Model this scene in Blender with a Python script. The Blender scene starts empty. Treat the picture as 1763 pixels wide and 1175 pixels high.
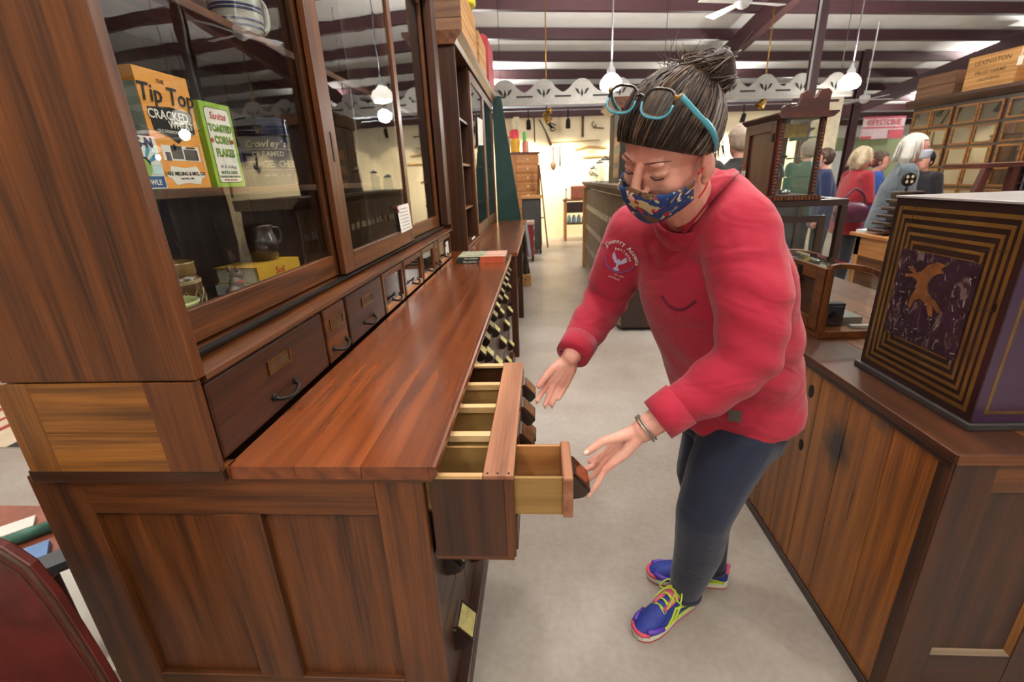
import bpy, bmesh, math, random
import numpy as np
from mathutils import Vector, Matrix
random.seed(7)
SC = bpy.context.scene
COL = SC.collection
PI = math.pi

# ---------------------------------------------------------------- camera
CAM_F, CAM_P, CAM_Y, CAM_R = 792.07, 0.340255, -0.0698068, -0.0408496
def cam_axes():
    cy, sy, cp, sp, cr, sr = math.cos(CAM_Y), math.sin(CAM_Y), math.cos(CAM_P), math.sin(CAM_P), math.cos(CAM_R), math.sin(CAM_R)
    fwd = Vector((sy * cp, cy * cp, -sp)); right = Vector((cy, -sy, 0)); up = right.cross(fwd)
    return cr * right + sr * up, -sr * right + cr * up, fwd
_r, _u, _w = cam_axes()
cam_data = bpy.data.cameras.new('camera'); cam = bpy.data.objects.new('camera', cam_data); COL.objects.link(cam)
cam.matrix_world = Matrix(((_r.x, _u.x, -_w.x, 0), (_r.y, _u.y, -_w.y, 0), (_r.z, _u.z, -_w.z, 1.5), (0, 0, 0, 1)))
cam_data.sensor_width = 36; cam_data.lens = CAM_F * 36 / 1763; cam_data.clip_start = 0.02; cam_data.clip_end = 100
cam_data.dof.use_dof = True; cam_data.dof.focus_distance = 1.25; cam_data.dof.aperture_fstop = 4.5
SC.camera = cam

# ---------------------------------------------------------------- world and exposure
wd = bpy.data.worlds.new('world'); SC.world = wd; wd.use_nodes = True
wd.node_tree.nodes['Background'].inputs[0].default_value = (0.9, 0.95, 1.0, 1)
wd.node_tree.nodes['Background'].inputs[1].default_value = 0.35
SC.view_settings.view_transform = 'Standard'; SC.view_settings.look = 'None'
SC.view_settings.gamma = 1; SC.view_settings.use_curve_mapping = False
SC.view_settings.exposure = -0.35

# ---------------------------------------------------------------- lamps of the hall and added ones (x, y, z, watts); each builder adds its own light
PENDANTS = [(1.25, 9.0, 2.96, 170, 'white glass pendant lamp glowing before the cream display wall'),
            (5.95, 10.3, 2.97, 110, 'bright white glass pendant lamp hanging right of the fretwork trim'),
            (2.6, 3.9, 4.0, 260, 'white glass pendant lamp hanging above the right hand counter'),
            (-0.1, 2.2, 4.1, 200, 'white glass pendant lamp hanging above the tall hutch counter'),
            (-1.2, -1.6, 4.0, 260, 'white glass pendant lamp hanging behind the photographer, nearer the hutch'),
            (2.8, -0.9, 4.0, 260, 'white glass pendant lamp hanging behind the photographer, nearer the plank counter'),
            (-3.9, 2.6, 4.0, 260, 'white glass pendant lamp hanging over the floor behind the hutch'),
            (7.2, 5.4, 4.0, 300, 'white glass pendant lamp hanging over the shoppers'),
            (-1.8, 15.5, 3.75, 300, 'added pendant lamp for the ceiling, hidden behind the left end of the fretwork'),  # lamps from here on are added to brighten the far ceiling
            (5.0, 16.4, 3.75, 260, 'added pendant lamp for the ceiling, hidden behind the right end of the fretwork'),
            (13.5, 15.5, 3.7, 340, 'added pendant lamp lighting the ceiling over the far green wall'),
            (12.0, 8.6, 4.0, 300, 'added pendant lamp lighting the ceiling beyond the drawer wall'),
            (-4.5, 10.5, 4.0, 260, 'added pendant lamp lighting the ceiling beyond the dark cabinet'),
            (9.6, 20.6, 3.3, 300, 'small added pendant lamp lighting the far bay behind the tall narrow cabinet'),  # distant lamps added to lift the dark far bay
            (15.2, 21.0, 3.3, 300, 'small added pendant lamp lighting the far bay behind the banner sign')]

# ---------------------------------------------------------------- materials
def lin(c):
    if isinstance(c, str):
        c = c.lstrip('#'); c = [int(c[i:i + 2], 16) / 255 for i in (0, 2, 4)]
    return tuple((x / 12.92 if x <= .04045 else ((x + .055) / 1.055) ** 2.4) for x in c[:3]) + (1,)
_M = {}
def _new(name):
    m = bpy.data.materials.new(name); m.use_nodes = True
    nt = m.node_tree; return m, nt, nt.nodes['Principled BSDF']
def plain(name, col, rough=.5, metal=0, var=.12, vscale=8, coat=0, bump=0, bscale=60, emit=0, trans=0, sheen=0):
    if name in _M: return _M[name]
    m, nt, p = _new(name); c = lin(col)
    p.inputs['Roughness'].default_value = rough; p.inputs['Metallic'].default_value = metal
    p.inputs['Coat Weight'].default_value = coat; p.inputs['Coat Roughness'].default_value = .15
    if trans: p.inputs['Transmission Weight'].default_value = trans
    if sheen: p.inputs['Sheen Weight'].default_value = sheen
    tc = nt.nodes.new('ShaderNodeTexCoord'); no = nt.nodes.new('ShaderNodeTexNoise'); no.inputs['Scale'].default_value = vscale; no.inputs['Detail'].default_value = 4
    nt.links.new(tc.outputs['Object'], no.inputs['Vector'])
    rp = nt.nodes.new('ShaderNodeValToRGB'); rp.color_ramp.elements[0].position = .3; rp.color_ramp.elements[1].position = .7
    rp.color_ramp.elements[0].color = tuple(x * (1 - var) for x in c[:3]) + (1,); rp.color_ramp.elements[1].color = tuple(min(1, x * (1 + var)) for x in c[:3]) + (1,)
    nt.links.new(no.outputs['Fac'], rp.inputs['Fac']); nt.links.new(rp.outputs['Color'], p.inputs['Base Color'])
    if emit:
        nt.links.new(rp.outputs['Color'], p.inputs['Emission Color']); p.inputs['Emission Strength'].default_value = emit
    if bump:
        n2 = nt.nodes.new('ShaderNodeTexNoise'); n2.inputs['Scale'].default_value = bscale; n2.inputs['Detail'].default_value = 5
        nt.links.new(tc.outputs['Object'], n2.inputs['Vector'])
        b = nt.nodes.new('ShaderNodeBump'); b.inputs['Strength'].default_value = bump; b.inputs['Distance'].default_value = .01
        nt.links.new(n2.outputs['Fac'], b.inputs['Height']); nt.links.new(b.outputs['Normal'], p.inputs['Normal'])
    _M[name] = m; return m
def wood(kind, axis='z'):
    """oak and pine finishes: grain runs along the given axis of the object"""
    name = kind + '_' + axis
    if name in _M: return _M[name]
    dark, light, rough, coat, amount = WOODS[kind]
    m, nt, p = _new(name); N = nt.nodes.new; L = nt.links.new
    p.inputs['Roughness'].default_value = rough; p.inputs['Coat Weight'].default_value = coat; p.inputs['Coat Roughness'].default_value = .2
    p.inputs['Specular IOR Level'].default_value = .4
    tc = N('ShaderNodeTexCoord'); oi = N('ShaderNodeObjectInfo'); mu = N('ShaderNodeMath'); mu.operation = 'MULTIPLY'; mu.inputs[1].default_value = 37
    L(oi.outputs['Random'], mu.inputs[0])
    ad = N('ShaderNodeVectorMath'); ad.operation = 'ADD'; L(tc.outputs['Object'], ad.inputs[0]); L(mu.outputs[0], ad.inputs[1])
    def mapped(al, ac):
        mp = N('ShaderNodeMapping'); s = [ac, ac, ac]; s['xyz'.index(axis)] = al
        mp.inputs['Scale'].default_value = s; L(ad.outputs[0], mp.inputs['Vector']); return mp
    m1 = mapped(1.2, 26); n1 = N('ShaderNodeTexNoise'); n1.inputs['Scale'].default_value = 1; n1.inputs['Detail'].default_value = 5; n1.inputs['Distortion'].default_value = .45; L(m1.outputs[0], n1.inputs['Vector'])
    m2 = mapped(5, 160); n2 = N('ShaderNodeTexNoise'); n2.inputs['Scale'].default_value = 1; n2.inputs['Detail'].default_value = 2; L(m2.outputs[0], n2.inputs['Vector'])
    m3 = mapped(1.2, 3.5); n3 = N('ShaderNodeTexNoise'); n3.inputs['Scale'].default_value = 1.3; n3.inputs['Detail'].default_value = 3; L(m3.outputs[0], n3.inputs['Vector'])
    mx = N('ShaderNodeMath'); mx.operation = 'MULTIPLY_ADD'; mx.inputs[1].default_value = amount; L(n2.outputs['Fac'], mx.inputs[0]); L(n1.outputs['Fac'], mx.inputs[2])
    m4 = N('ShaderNodeMath'); m4.operation = 'MULTIPLY_ADD'; m4.inputs[1].default_value = .55; L(n3.outputs['Fac'], m4.inputs[0])
    m5 = mapped(1.0, 8); wv = N('ShaderNodeTexWave'); wv.wave_type = 'RINGS'; wv.rings_direction = axis.upper(); wv.inputs['Scale'].default_value = .8; wv.inputs['Distortion'].default_value = 9; wv.inputs['Detail'].default_value = 3; wv.inputs['Detail Scale'].default_value = .7; L(m5.outputs[0], wv.inputs['Vector'])
    w2 = N('ShaderNodeMath'); w2.operation = 'MULTIPLY_ADD'; w2.inputs[1].default_value = .22; L(wv.outputs['Fac'], w2.inputs[0]); L(mx.outputs[0], w2.inputs[2]); L(w2.outputs[0], m4.inputs[2])
    rp = N('ShaderNodeValToRGB'); e = rp.color_ramp.elements
    base = .5 + .5 * amount + .275 + .11
    e[0].position = max(0, base - .28); e[0].color = lin(dark); e[1].position = min(1, base + .26); e[1].color = lin(light)
    # ramp works on 0..1: scale the sum down
    sc = N('ShaderNodeMath'); sc.operation = 'MULTIPLY'; sc.inputs[1].default_value = .6; L(m4.outputs[0], sc.inputs[0])
    e[0].position = (base - .42) * .6; e[1].position = (base + .40) * .6
    L(sc.outputs[0], rp.inputs['Fac']); L(rp.outputs['Color'], p.inputs['Base Color'])
    b = N('ShaderNodeBump'); b.inputs['Strength'].default_value = .03 if kind == 'oak_top' else .22; b.inputs['Distance'].default_value = .002
    L(n2.outputs['Fac'], b.inputs['Height']); L(b.outputs['Normal'], p.inputs['Normal'])
    _M[name] = m; return m
WOODS = {  # dark, light, roughness, coat, pore contrast
    'oak': ('#2a1306', '#6e3d17', .42, .12, .85),
    'oak_top': ('#421a08', '#82431d', .24, .4, .15),
    'oak_gold': ('#3f230a', '#955e22', .45, .12, .9),
    'oak_deep': ('#1b0b04', '#49250e', .45, .12, .85),
    'strip': ('#6b3c26', '#b07a58', .5, .1, .5),
    'pine_raw': ('#a77f4c', '#dcbf8e', .6, 0, .3),
    'pine_old': ('#76572a', '#a8844c', .6, 0, .3),
    'plank': ('#4c2408', '#a4621d', .38, .2, .7),
    'walnut': ('#170c08', '#331c12', .4, .3, .4),
    'walnut_red': ('#2a0f0b', '#552219', .35, .4, .3),
    'crate': ('#8a5a2c', '#cfa063', .7, 0, .4),
    'crate_dark': ('#4a3323', '#7d5a3f', .75, 0, .4),
    'maple': ('#8a5326', '#c08850', .45, .2, .3),
    'grey_wood': ('#57493a', '#8d775c', .7, 0, .4),
}
def glass(name='glass', tint=(.96, .98, .97), boost=1.35, wave=.0, gr=.0):
    if name in _M: return _M[name]
    m = bpy.data.materials.new(name); m.use_nodes = True; nt = m.node_tree; nt.nodes.clear(); N = nt.nodes.new; L = nt.links.new
    out = N('ShaderNodeOutputMaterial'); mix = N('ShaderNodeMixShader'); tr = N('ShaderNodeBsdfTransparent'); gl = N('ShaderNodeBsdfGlossy')
    tr.inputs[0].default_value = tuple(tint) + (1,); gl.inputs['Roughness'].default_value = gr
    # Schlick reflectance, the same on both faces of the pane
    ge = N('ShaderNodeNewGeometry'); dt = N('ShaderNodeVectorMath'); dt.operation = 'DOT_PRODUCT'; L(ge.outputs['Normal'], dt.inputs[0]); L(ge.outputs['Incoming'], dt.inputs[1])
    ab = N('ShaderNodeMath'); ab.operation = 'ABSOLUTE'; L(dt.outputs['Value'], ab.inputs[0])
    om = N('ShaderNodeMath'); om.operation = 'SUBTRACT'; om.inputs[0].default_value = 1; L(ab.outputs[0], om.inputs[1])
    pw = N('ShaderNodeMath'); pw.operation = 'POWER'; pw.inputs[1].default_value = 5; L(om.outputs[0], pw.inputs[0])
    sc_ = N('ShaderNodeMath'); sc_.operation = 'MULTIPLY_ADD'; sc_.inputs[1].default_value = .96; sc_.inputs[2].default_value = .04; L(pw.outputs[0], sc_.inputs[0])
    mu = N('ShaderNodeMath'); mu.operation = 'MULTIPLY'; mu.inputs[1].default_value = boost; mu.use_clamp = True
    L(sc_.outputs[0], mu.inputs[0]); L(mu.outputs[0], mix.inputs[0]); L(tr.outputs[0], mix.inputs[1]); L(gl.outputs[0], mix.inputs[2]); L(mix.outputs[0], out.inputs[0])
    if wave:
        tc = N('ShaderNodeTexCoord'); no = N('ShaderNodeTexNoise'); no.inputs['Scale'].default_value = 5; L(tc.outputs['Object'], no.inputs['Vector'])
        b = N('ShaderNodeBump'); b.inputs['Strength'].default_value = wave; b.inputs['Distance'].default_value = .01
        L(no.outputs['Fac'], b.inputs['Height']); L(b.outputs['Normal'], gl.inputs['Normal'])
    _M[name] = m; return m
BRASS = lambda: plain('brass', '#8a6a35', .35, 1, .25, 30)
IRON = lambda: plain('iron', '#1c1a19', .5, .6)
CHROME = lambda: plain('chrome', '#c8c8c8', .2, 1)

# ---------------------------------------------------------------- mesh builder
class B:
    def __init__(s): s.v = []; s.f = []
    def add(s, vs, fs):
        o = len(s.v); s.v += [tuple(v) for v in vs]; s.f += [tuple(i + o for i in f) for f in fs]; return s
    def box(s, x0, x1, y0, y1, z0, z1):
        return s.add([(x0, y0, z0), (x1, y0, z0), (x1, y1, z0), (x0, y1, z0), (x0, y0, z1), (x1, y0, z1), (x1, y1, z1), (x0, y1, z1)],
                     [(3, 2, 1, 0), (4, 5, 6, 7), (0, 1, 5, 4), (1, 2, 6, 5), (2, 3, 7, 6), (3, 0, 4, 7)])
    def prism(s, poly, axis, a, b):
        """poly of 2-D points extruded along axis from a to b"""
        n = len(poly)
        def p3(q, t): return {'x': (t, q[0], q[1]), 'y': (q[0], t, q[1]), 'z': (q[0], q[1], t)}[axis]
        vs = [p3(q, a) for q in poly] + [p3(q, b) for q in poly]
        return s.add(vs, [tuple(range(n))[::-1], tuple(range(n, 2 * n))] + [(i, (i + 1) % n, n + (i + 1) % n, n + i) for i in range(n)])
    def lathe(s, prof, c=(0, 0, 0), n=20, rot=None, close=True):
        vs = []
        for r, z in prof:
            for k in range(n):
                a = 2 * PI * k / n; v = Vector((r * math.cos(a), r * math.sin(a), z))
                if rot is not None: v = rot @ v
                vs.append(v + Vector(c))
        fs = []
        for i in range(len(prof) - 1):
            for k in range(n): fs.append((i * n + k, i * n + (k + 1) % n, (i + 1) * n + (k + 1) % n, (i + 1) * n + k))
        if close: fs += [tuple(range(n))[::-1], tuple(range((len(prof) - 1) * n, len(prof) * n))]
        return s.add(vs, fs)
    def loft(s, rings, caps=True):
        n = len(rings[0]); vs = [v for r in rings for v in r]; fs = []
        for i in range(len(rings) - 1):
            for k in range(n): fs.append((i * n + k, i * n + (k + 1) % n, (i + 1) * n + (k + 1) % n, (i + 1) * n + k))
        if caps: fs += [tuple(range(n))[::-1], tuple(range((len(rings) - 1) * n, len(rings) * n))]
        return s.add(vs, fs)
    def tube(s, pts, r, n=10, caps=True, flat=None):
        pts = [Vector(p) for p in pts]; rr = r if isinstance(r, (list, tuple)) else [r] * len(pts)
        rings = []; prev = None
        for i, p in enumerate(pts):
            t = (pts[min(i + 1, len(pts) - 1)] - pts[max(i - 1, 0)]).normalized()
            if prev is None:
                a = Vector((0, 0, 1)) if abs(t.z) < .9 else Vector((1, 0, 0)); u = t.cross(a).normalized()
            else: u = (prev - t * prev.dot(t)).normalized()
            prev = u; w = t.cross(u); f = flat or 1
            rings.append([p + rr[i] * (math.cos(2 * PI * k / n) * u + f * math.sin(2 * PI * k / n) * w) for k in range(n)])
        return s.loft(rings, caps)
    def ball(s, c, r, n=16, rot=None):
        r = (r, r, r) if not isinstance(r, (tuple, list)) else r; m = max(6, n // 2); vs = []; fs = []
        c = Vector(c)
        for i in range(1, m):
            for k in range(n):
                th = PI * i / m; ph = 2 * PI * k / n
                v = Vector((r[0] * math.sin(th) * math.cos(ph), r[1] * math.sin(th) * math.sin(ph), r[2] * math.cos(th)))
                vs.append((rot @ v if rot is not None else v) + c)
        for i in range(m - 2):
            for k in range(n): fs.append((i * n + k, (i + 1) * n + k, (i + 1) * n + (k + 1) % n, i * n + (k + 1) % n))
        t = Vector((0, 0, r[2])); t = rot @ t if rot is not None else t
        vs += [c + t, c - t]; a = (m - 1) * n
        for k in range(n): fs += [(a, k, (k + 1) % n), (a + 1, (m - 2) * n + (k + 1) % n, (m - 2) * n + k)]
        return s.add(vs, fs)
    def xf(s, mat):
        s.v = [tuple(mat @ Vector(v)) for v in s.v]; return s
def smooth_pts(pts, n=6):
    """Catmull-Rom through points"""
    P = [Vector(p) for p in pts]; P = [2 * P[0] - P[1]] + P + [2 * P[-1] - P[-2]]; out = []
    for i in range(1, len(P) - 2):
        for k in range(n):
            t = k / n; a, b, c, d = P[i - 1:i + 3]
            out.append(.5 * ((2 * b) + (c - a) * t + (2 * a - 5 * b + 4 * c - d) * t * t + (3 * b - a - 3 * c + d) * t ** 3))
    return out + [P[-2]]
def root(o):
    while o.parent: o = o.parent
    return o
def obj(name, b, mat, parent=None, bevel=0, smooth=False, local=False, seg=2):
    """one mesh object; vertices are given in world space unless local"""
    off = Vector((0, 0, 0))
    vs = b.v
    me = bpy.data.meshes.new(name)
    if parent and not local: off = root(parent).location
    elif parent is None and not local and vs:
        a = np.array(vs); off = Vector((float(a[:, 0].min() + a[:, 0].max()) / 2, float(a[:, 1].min() + a[:, 1].max()) / 2, float(a[:, 2].min())))
    me.from_pydata([(v[0] - off.x, v[1] - off.y, v[2] - off.z) for v in vs], [], b.f); me.update()
    if smooth:
        me.polygons.foreach_set('use_smooth', [True] * len(me.polygons))
    o = bpy.data.objects.new(name, me); COL.objects.link(o)
    if mat: me.materials.append(mat)
    if parent: o.parent = parent
    else: o.location = off
    if bevel:
        md = o.modifiers.new('bevel', 'BEVEL'); md.width = bevel; md.segments = seg; md.limit_method = 'ANGLE'; md.angle_limit = .6
        md.harden_normals = False
    if smooth == 'auto':
        me.polygons.foreach_set('use_smooth', [False] * len(me.polygons))
    return o
def tag(o, label=None, cat=None, group=None, kind=None):
    if label: o['label'] = label
    if cat: o['category'] = cat
    if group: o['group'] = group
    if kind: o['kind'] = kind
    return o
def thing(name, loc, label, cat, group=None, rz=0):
    o = bpy.data.objects.new(name, None); COL.objects.link(o); o.location = loc; o.rotation_euler = (0, 0, rz); o.empty_display_size = .1
    return tag(o, label, cat, group)
def struct(name, b, mat, bevel=0, label=None):
    o = obj(name, b, mat, bevel=bevel); tag(o, label, None, None, 'structure'); return o
def dup(o, parent=None):
    c = o.copy(); COL.objects.link(c); c.parent = parent
    for ch in list(o.children): dup(ch, c)
    return c
def put(o, loc, rz=None, label=None):
    o.location = loc
    if rz is not None: o.rotation_euler = (0, 0, rz)
    if label: o['label'] = label
    return o
def text(name, s, size, pos, right, up, mat, parent=None, bold=0, shear=0, xs=1, local=False, align='CENTER', space=1):
    cu = bpy.data.curves.new(name, 'FONT'); cu.body = s; cu.size = size; cu.align_x = align; cu.align_y = 'CENTER'; cu.extrude = .0003
    cu.offset = bold; cu.shear = shear; cu.resolution_u = 2; cu.space_character = space; cu.materials.append(mat)
    tmp = bpy.data.objects.new(name, cu); me = bpy.data.meshes.new_from_object(tmp); bpy.data.objects.remove(tmp); bpy.data.curves.remove(cu)
    if not me.materials: me.materials.append(mat)
    o = bpy.data.objects.new(name, me); COL.objects.link(o)
    r = Vector(right).normalized(); u = Vector(up); u = (u - r * u.dot(r)).normalized(); n = r.cross(u)
    p = Vector(pos) - (Vector((0, 0, 0)) if (local or not parent) else root(parent).location)
    if parent: o.parent = parent
    o.matrix_local = Matrix(((r.x * xs, u.x, n.x, p.x), (r.y * xs, u.y, n.y, p.y), (r.z * xs, u.z, n.z, p.z), (0, 0, 0, 1)))
    return o
# ================================================================= the hall
def concrete():
    m, nt, p = _new('concrete_floor'); N = nt.nodes.new; L = nt.links.new
    tc = N('ShaderNodeTexCoord')
    a = N('ShaderNodeTexNoise'); a.inputs['Scale'].default_value = 1.1; a.inputs['Detail'].default_value = 6; a.inputs['Roughness'].default_value = .6; L(tc.outputs['Object'], a.inputs['Vector'])
    f = N('ShaderNodeTexNoise'); f.inputs['Scale'].default_value = 40; f.inputs['Detail'].default_value = 4; L(tc.outputs['Object'], f.inputs['Vector'])
    mx = N('ShaderNodeMath'); mx.operation = 'MULTIPLY_ADD'; mx.inputs[1].default_value = .22; L(f.outputs['Fac'], mx.inputs[0]); L(a.outputs['Fac'], mx.inputs[2])
    rp = N('ShaderNodeValToRGB'); e = rp.color_ramp.elements; e[0].position = .42; e[0].color = lin('#877b70'); e[1].position = .8; e[1].color = lin('#aaa39b')
    L(mx.outputs[0], rp.inputs['Fac']); L(rp.outputs['Color'], p.inputs['Base Color'])
    p.inputs['Roughness'].default_value = .38; p.inputs['Specular IOR Level'].default_value = .35
    b = N('ShaderNodeBump'); b.inputs['Strength'].default_value = .06; b.inputs['Distance'].default_value = .005; L(f.outputs['Fac'], b.inputs['Height']); L(b.outputs['Normal'], p.inputs['Normal'])
    return m
struct('floor', B().box(-9, 20, -6, 27, -.1, 0), concrete())
MAROON = plain('maroon_steel', '#3a1a20', .55, 0, .1)
ROOFW = plain('roof_insulation', '#d9d6d2', .6, 0, .05, 2, bump=.3, bscale=3)
WALLP = plain('wall_paint', '#cfcac0', .8, 0, .04)
CREAM = plain('cream_wall', '#e6dab8', .8, 0, .05, 3)
BR = math.radians(9)                       # the hall is turned a little against the cabinets
def roofz(y): return 6.1 - .1 * y
# roof sheet, then each purlin and rafter a piece of the ceiling
roof = struct('ceiling', B().add([(-9, -6, roofz(-6) + .02), (20, -6, roofz(-6) + .02), (20, 27, roofz(27) + .02), (-9, 27, roofz(27) + .02), (-9, -6, roofz(-6) + .12), (20, -6, roofz(-6) + .12), (20, 27, roofz(27) + .12), (-9, 27, roofz(27) + .12)],
              [(0, 1, 2, 3), (7, 6, 5, 4), (0, 4, 5, 1), (1, 5, 6, 2), (2, 6, 7, 3), (3, 7, 4, 0)]), ROOFW)
ca, sa = math.cos(BR), math.sin(BR)
for k in range(-8, 11):
    y0 = 11.3 + 1.5 * k
    pts = []
    for s in (-9.5, 20.5):                 # along the hall's own cross axis
        x = s; y = y0 + s * math.tan(BR)
        pts.append((x, y))
    if not (pts[0][1] < 27 and pts[1][1] > -6): continue
    def clip(p, q):
        # keep the purlin inside the hall
        (x0, y0_), (x1, y1_) = p, q; t0 = max(0, (-6 - y0_) / (y1_ - y0_)) if y0_ < -6 else 0; t1 = min(1, (26.8 - y0_) / (y1_ - y0_)) if y1_ > 26.8 else 1
        return (x0 + (x1 - x0) * t0, y0_ + (y1_ - y0_) * t0), (x0 + (x1 - x0) * t1, y0_ + (y1_ - y0_) * t1)
    p, q = clip(*pts); b = B()
    z0, z1 = roofz(p[1]), roofz(q[1])
    vs = []
    for (x, y), z in ((p, z0), (q, z1)):
        vs += [(x, y - .07, z - .22), (x, y + .07, z - .22), (x, y + .07, z), (x, y - .07, z)]
    b.add(vs, [(3, 2, 1, 0), (4, 5, 6, 7), (0, 1, 5, 4), (1, 2, 6, 5), (2, 3, 7, 6), (3, 0, 4, 7)])
    obj('purlin', b, MAROON, roof)
for x0, x1 in ((4.62, 5.0), (11.6, 12.6), (-2.6, -2.9)):
    b = B(); vs = []
    for x, y in ((x0, -6), (x1, 26.8)):
        z = roofz(y) - .23
        vs += [(x - .09, y, z - .42), (x + .09, y, z - .42), (x + .09, y, z), (x - .09, y, z)]
    b.add(vs, [(3, 2, 1, 0), (4, 5, 6, 7), (0, 1, 5, 4), (1, 2, 6, 5), (2, 3, 7, 6), (3, 0, 4, 7)])
    obj('rafter', b, MAROON, roof)
struct('wall_left', B().box(-9.1, -9, -6, 27, 0, 6.8), WALLP)
struct('wall_right', B().box(20, 20.1, -6, 27, 0, 6.8), WALLP)
struct('wall_rear', B().box(-9, 20, 27, 27.1, 0, 3.6), WALLP)
struct('wall_front', B().box(-9, 20, -6.1, -6, 0, 6.8), WALLP)
# cream partition behind the displays, turned with the hall
def hall(x, y):                            # hall axes -> world, about (-.2, 12.16)
    return (-.2 + x * ca - y * sa, 12.16 + x * sa + y * ca)
def hallbox(b, x0, x1, y0, y1, z0, z1):
    c = [hall(x0, y0), hall(x1, y0), hall(x1, y1), hall(x0, y1)]
    return b.add([(p[0], p[1], z) for z in (z0, z1) for p in c], [(3, 2, 1, 0), (4, 5, 6, 7), (0, 1, 5, 4), (1, 2, 6, 5), (2, 3, 7, 6), (3, 0, 4, 7)])
struct('wall_back', hallbox(B(), -4.5, 7.75, 0, .15, 0, 2.93), CREAM)
struct('trim_1', hallbox(B(), -4.5, 7.0, -.09, -.01, 2.84, 2.97), MAROON)
struct('trim_2', hallbox(B(), 7.5, 7.78, -.25, -.02, 0, 3.3), plain('cream_post', '#e6dcc0', .7))
struct('wall_green', hallbox(B(), 8.6, 14.5, 2.6, 2.7, 0, 2.3), plain('green_wall', '#8d9a72', .8, 0, .06))
# steel column in front of the far bay
bcol = B(); bcol.box(4.53, 4.65, 8.94, 8.97, 0, 4.5).box(4.53, 4.65, 9.06, 9.09, 0, 4.5).box(4.58, 4.60, 8.97, 9.06, 0, 4.5)
col = struct('column', bcol, MAROON)
obj('conduit', B().tube([(4.50, 8.92, 2.2), (4.50, 8.92, 4.6)], .018, 8), plain('conduit_grey', '#8f8f90', .5), col)
bcol2 = B(); bcol2.box(8.52, 8.68, 14.3, 14.33, 0, 4.3).box(8.52, 8.68, 14.47, 14.5, 0, 4.3).box(8.59, 8.61, 14.33, 14.47, 0, 4.3)
struct('column.001', bcol2, MAROON)

# ================================================================= the big oak hutch
HX0, HY0, HY1 = -1.22, .85, 3.74
hutch = thing('hutch_cabinet', (-.75, HY0, 0), 'large oak hutch with glass sliding doors over a counter and drawers', 'cabinet')
OZ, OY, OX = wood('oak', 'z'), wood('oak', 'y'), wood('oak', 'x')
GX = wood('oak_gold', 'x'); GZ = wood('oak_gold', 'z'); DY = wood('oak_deep', 'y'); DZ = wood('oak_deep', 'z')
TOPY = wood('oak_top', 'y')
# base carcass
cw = obj('carcass', B().box(HX0 + .02, HX0 + .04, .89, HY1 - .02, .06, .88).box(HX0 + .02, -.30, HY1 - .06, HY1, .06, .88).box(HX0 + .02, -.29, .9, HY1 - .02, .06, .09), DY, hutch)
obj('plinth', B().box(HX0 + .01, -.238, .86, HY1, 0, .07), DY, hutch, bevel=.006)
# end panel: stiles, rails, muntin, two boards
ep = obj('end_panel', B().box(-1.2, -.28, .872, .89, .07, .88), OZ, hutch)
for x0, x1 in ((-1.22, -1.088), (-.386, -.272)):
    obj('stile', B().box(x0, x1, .848, .872, .07, .882), OZ, ep, bevel=.003)
for z0, z1 in ((.775, .882), (.07, .225)):
    obj('rail', B().box(-1.088, -.386, .849, .872, z0, z1), OX, ep, bevel=.003)
obj('muntin', B().box(-.79, -.672, .849, .872, .225, .775), OZ, ep, bevel=.003)
for x0, x1 in ((-1.088, -.79), (-.672, -.386)):
    obj('board', B().box(x0, x1, .866, .874, .225, .775), OZ, ep)
# counter top: three long boards with a rounded front
for x0, x1 in ((-.705, -.552), (-.5515, -.402), (-.4015, -.252)):
    obj('counter_board', B().box(x0, x1, .832, HY1 + .01, .886, .92), TOPY, hutch, bevel=.0012)
prof = [(-.2515, .886), (-.24, .888), (-.234, .896), (-.232, .908), (-.235, .917), (-.241, .92), (-.2515, .92)]
obj('counter_nosing', B().prism(prof, 'y', .832, HY1 + .01), TOPY, hutch, smooth=False)
obj('counter_moulding', B().prism([(-.30, .872), (-.256, .872), (-.246, .886), (-.30, .886)], 'y', .842, HY1), DY, hutch)
obj('counter_end_moulding', B().box(-1.2, -.246, .84, .85, .872, .886), OX, hutch, bevel=.003)
# ---- drawer fronts of the base
def pull_mesh():
    b = B(); pr = [(0, -.034), (.026, -.03), (.040, -.014), (.040, -.007), (.006, .032), (0, .034)]
    b.prism(pr, 'y', -.034, .034); b.prism([(0, -.03), (.02, -.026), (.032, -.013), (.032, -.006), (.006, .026), (0, .03)], 'y', -.041, .041); return b
def plate_mesh():
    b = B(); n = Vector((.039, 0, .034)).normalized()
    q = [Vector((.0375, s, -.0041)) for s in (-.029, .029)] + [Vector((.0085, s, .0291)) for s in (.029, -.029)]
    return b.add([v + n * .0015 for v in q] + [v - n * .002 for v in q], [(0, 1, 2, 3), (7, 6, 5, 4), (0, 4, 5, 1), (1, 5, 6, 2), (2, 6, 7, 3), (3, 7, 4, 0)])
PULL = None; PLATES = {}
def mesh_of(name, b, mat):
    me = bpy.data.meshes.new(name); me.from_pydata(b.v, [], b.f); me.update(); me.materials.append(mat); return me
PULL_ME = mesh_of('pull', pull_mesh(), wood('walnut', 'y'))
PLATE_ME = {0: mesh_of('label_plate', plate_mesh(), plain('tin_plate', '#b9b08c', .35, .8, .3, 40)), 1: mesh_of('label_plate', plate_mesh(), plain('card_label', '#b5ac6e', .7, 0, .2, 60)),
            2: mesh_of('label_plate', plate_mesh(), plain('copper_plate', '#b9825a', .28, 1, .3, 40))}
def add_pull(parent, x, y, z, k=0, s=1.0):
    r = root(parent).location; o = bpy.data.objects.new('pull', PULL_ME); COL.objects.link(o); o.parent = parent; o.location = (x - r.x, y - r.y, z - r.z); o.scale = (s, s, s)
    p = bpy.data.objects.new('label_plate', PLATE_ME[k]); COL.objects.link(p); p.parent = o; return o
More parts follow.
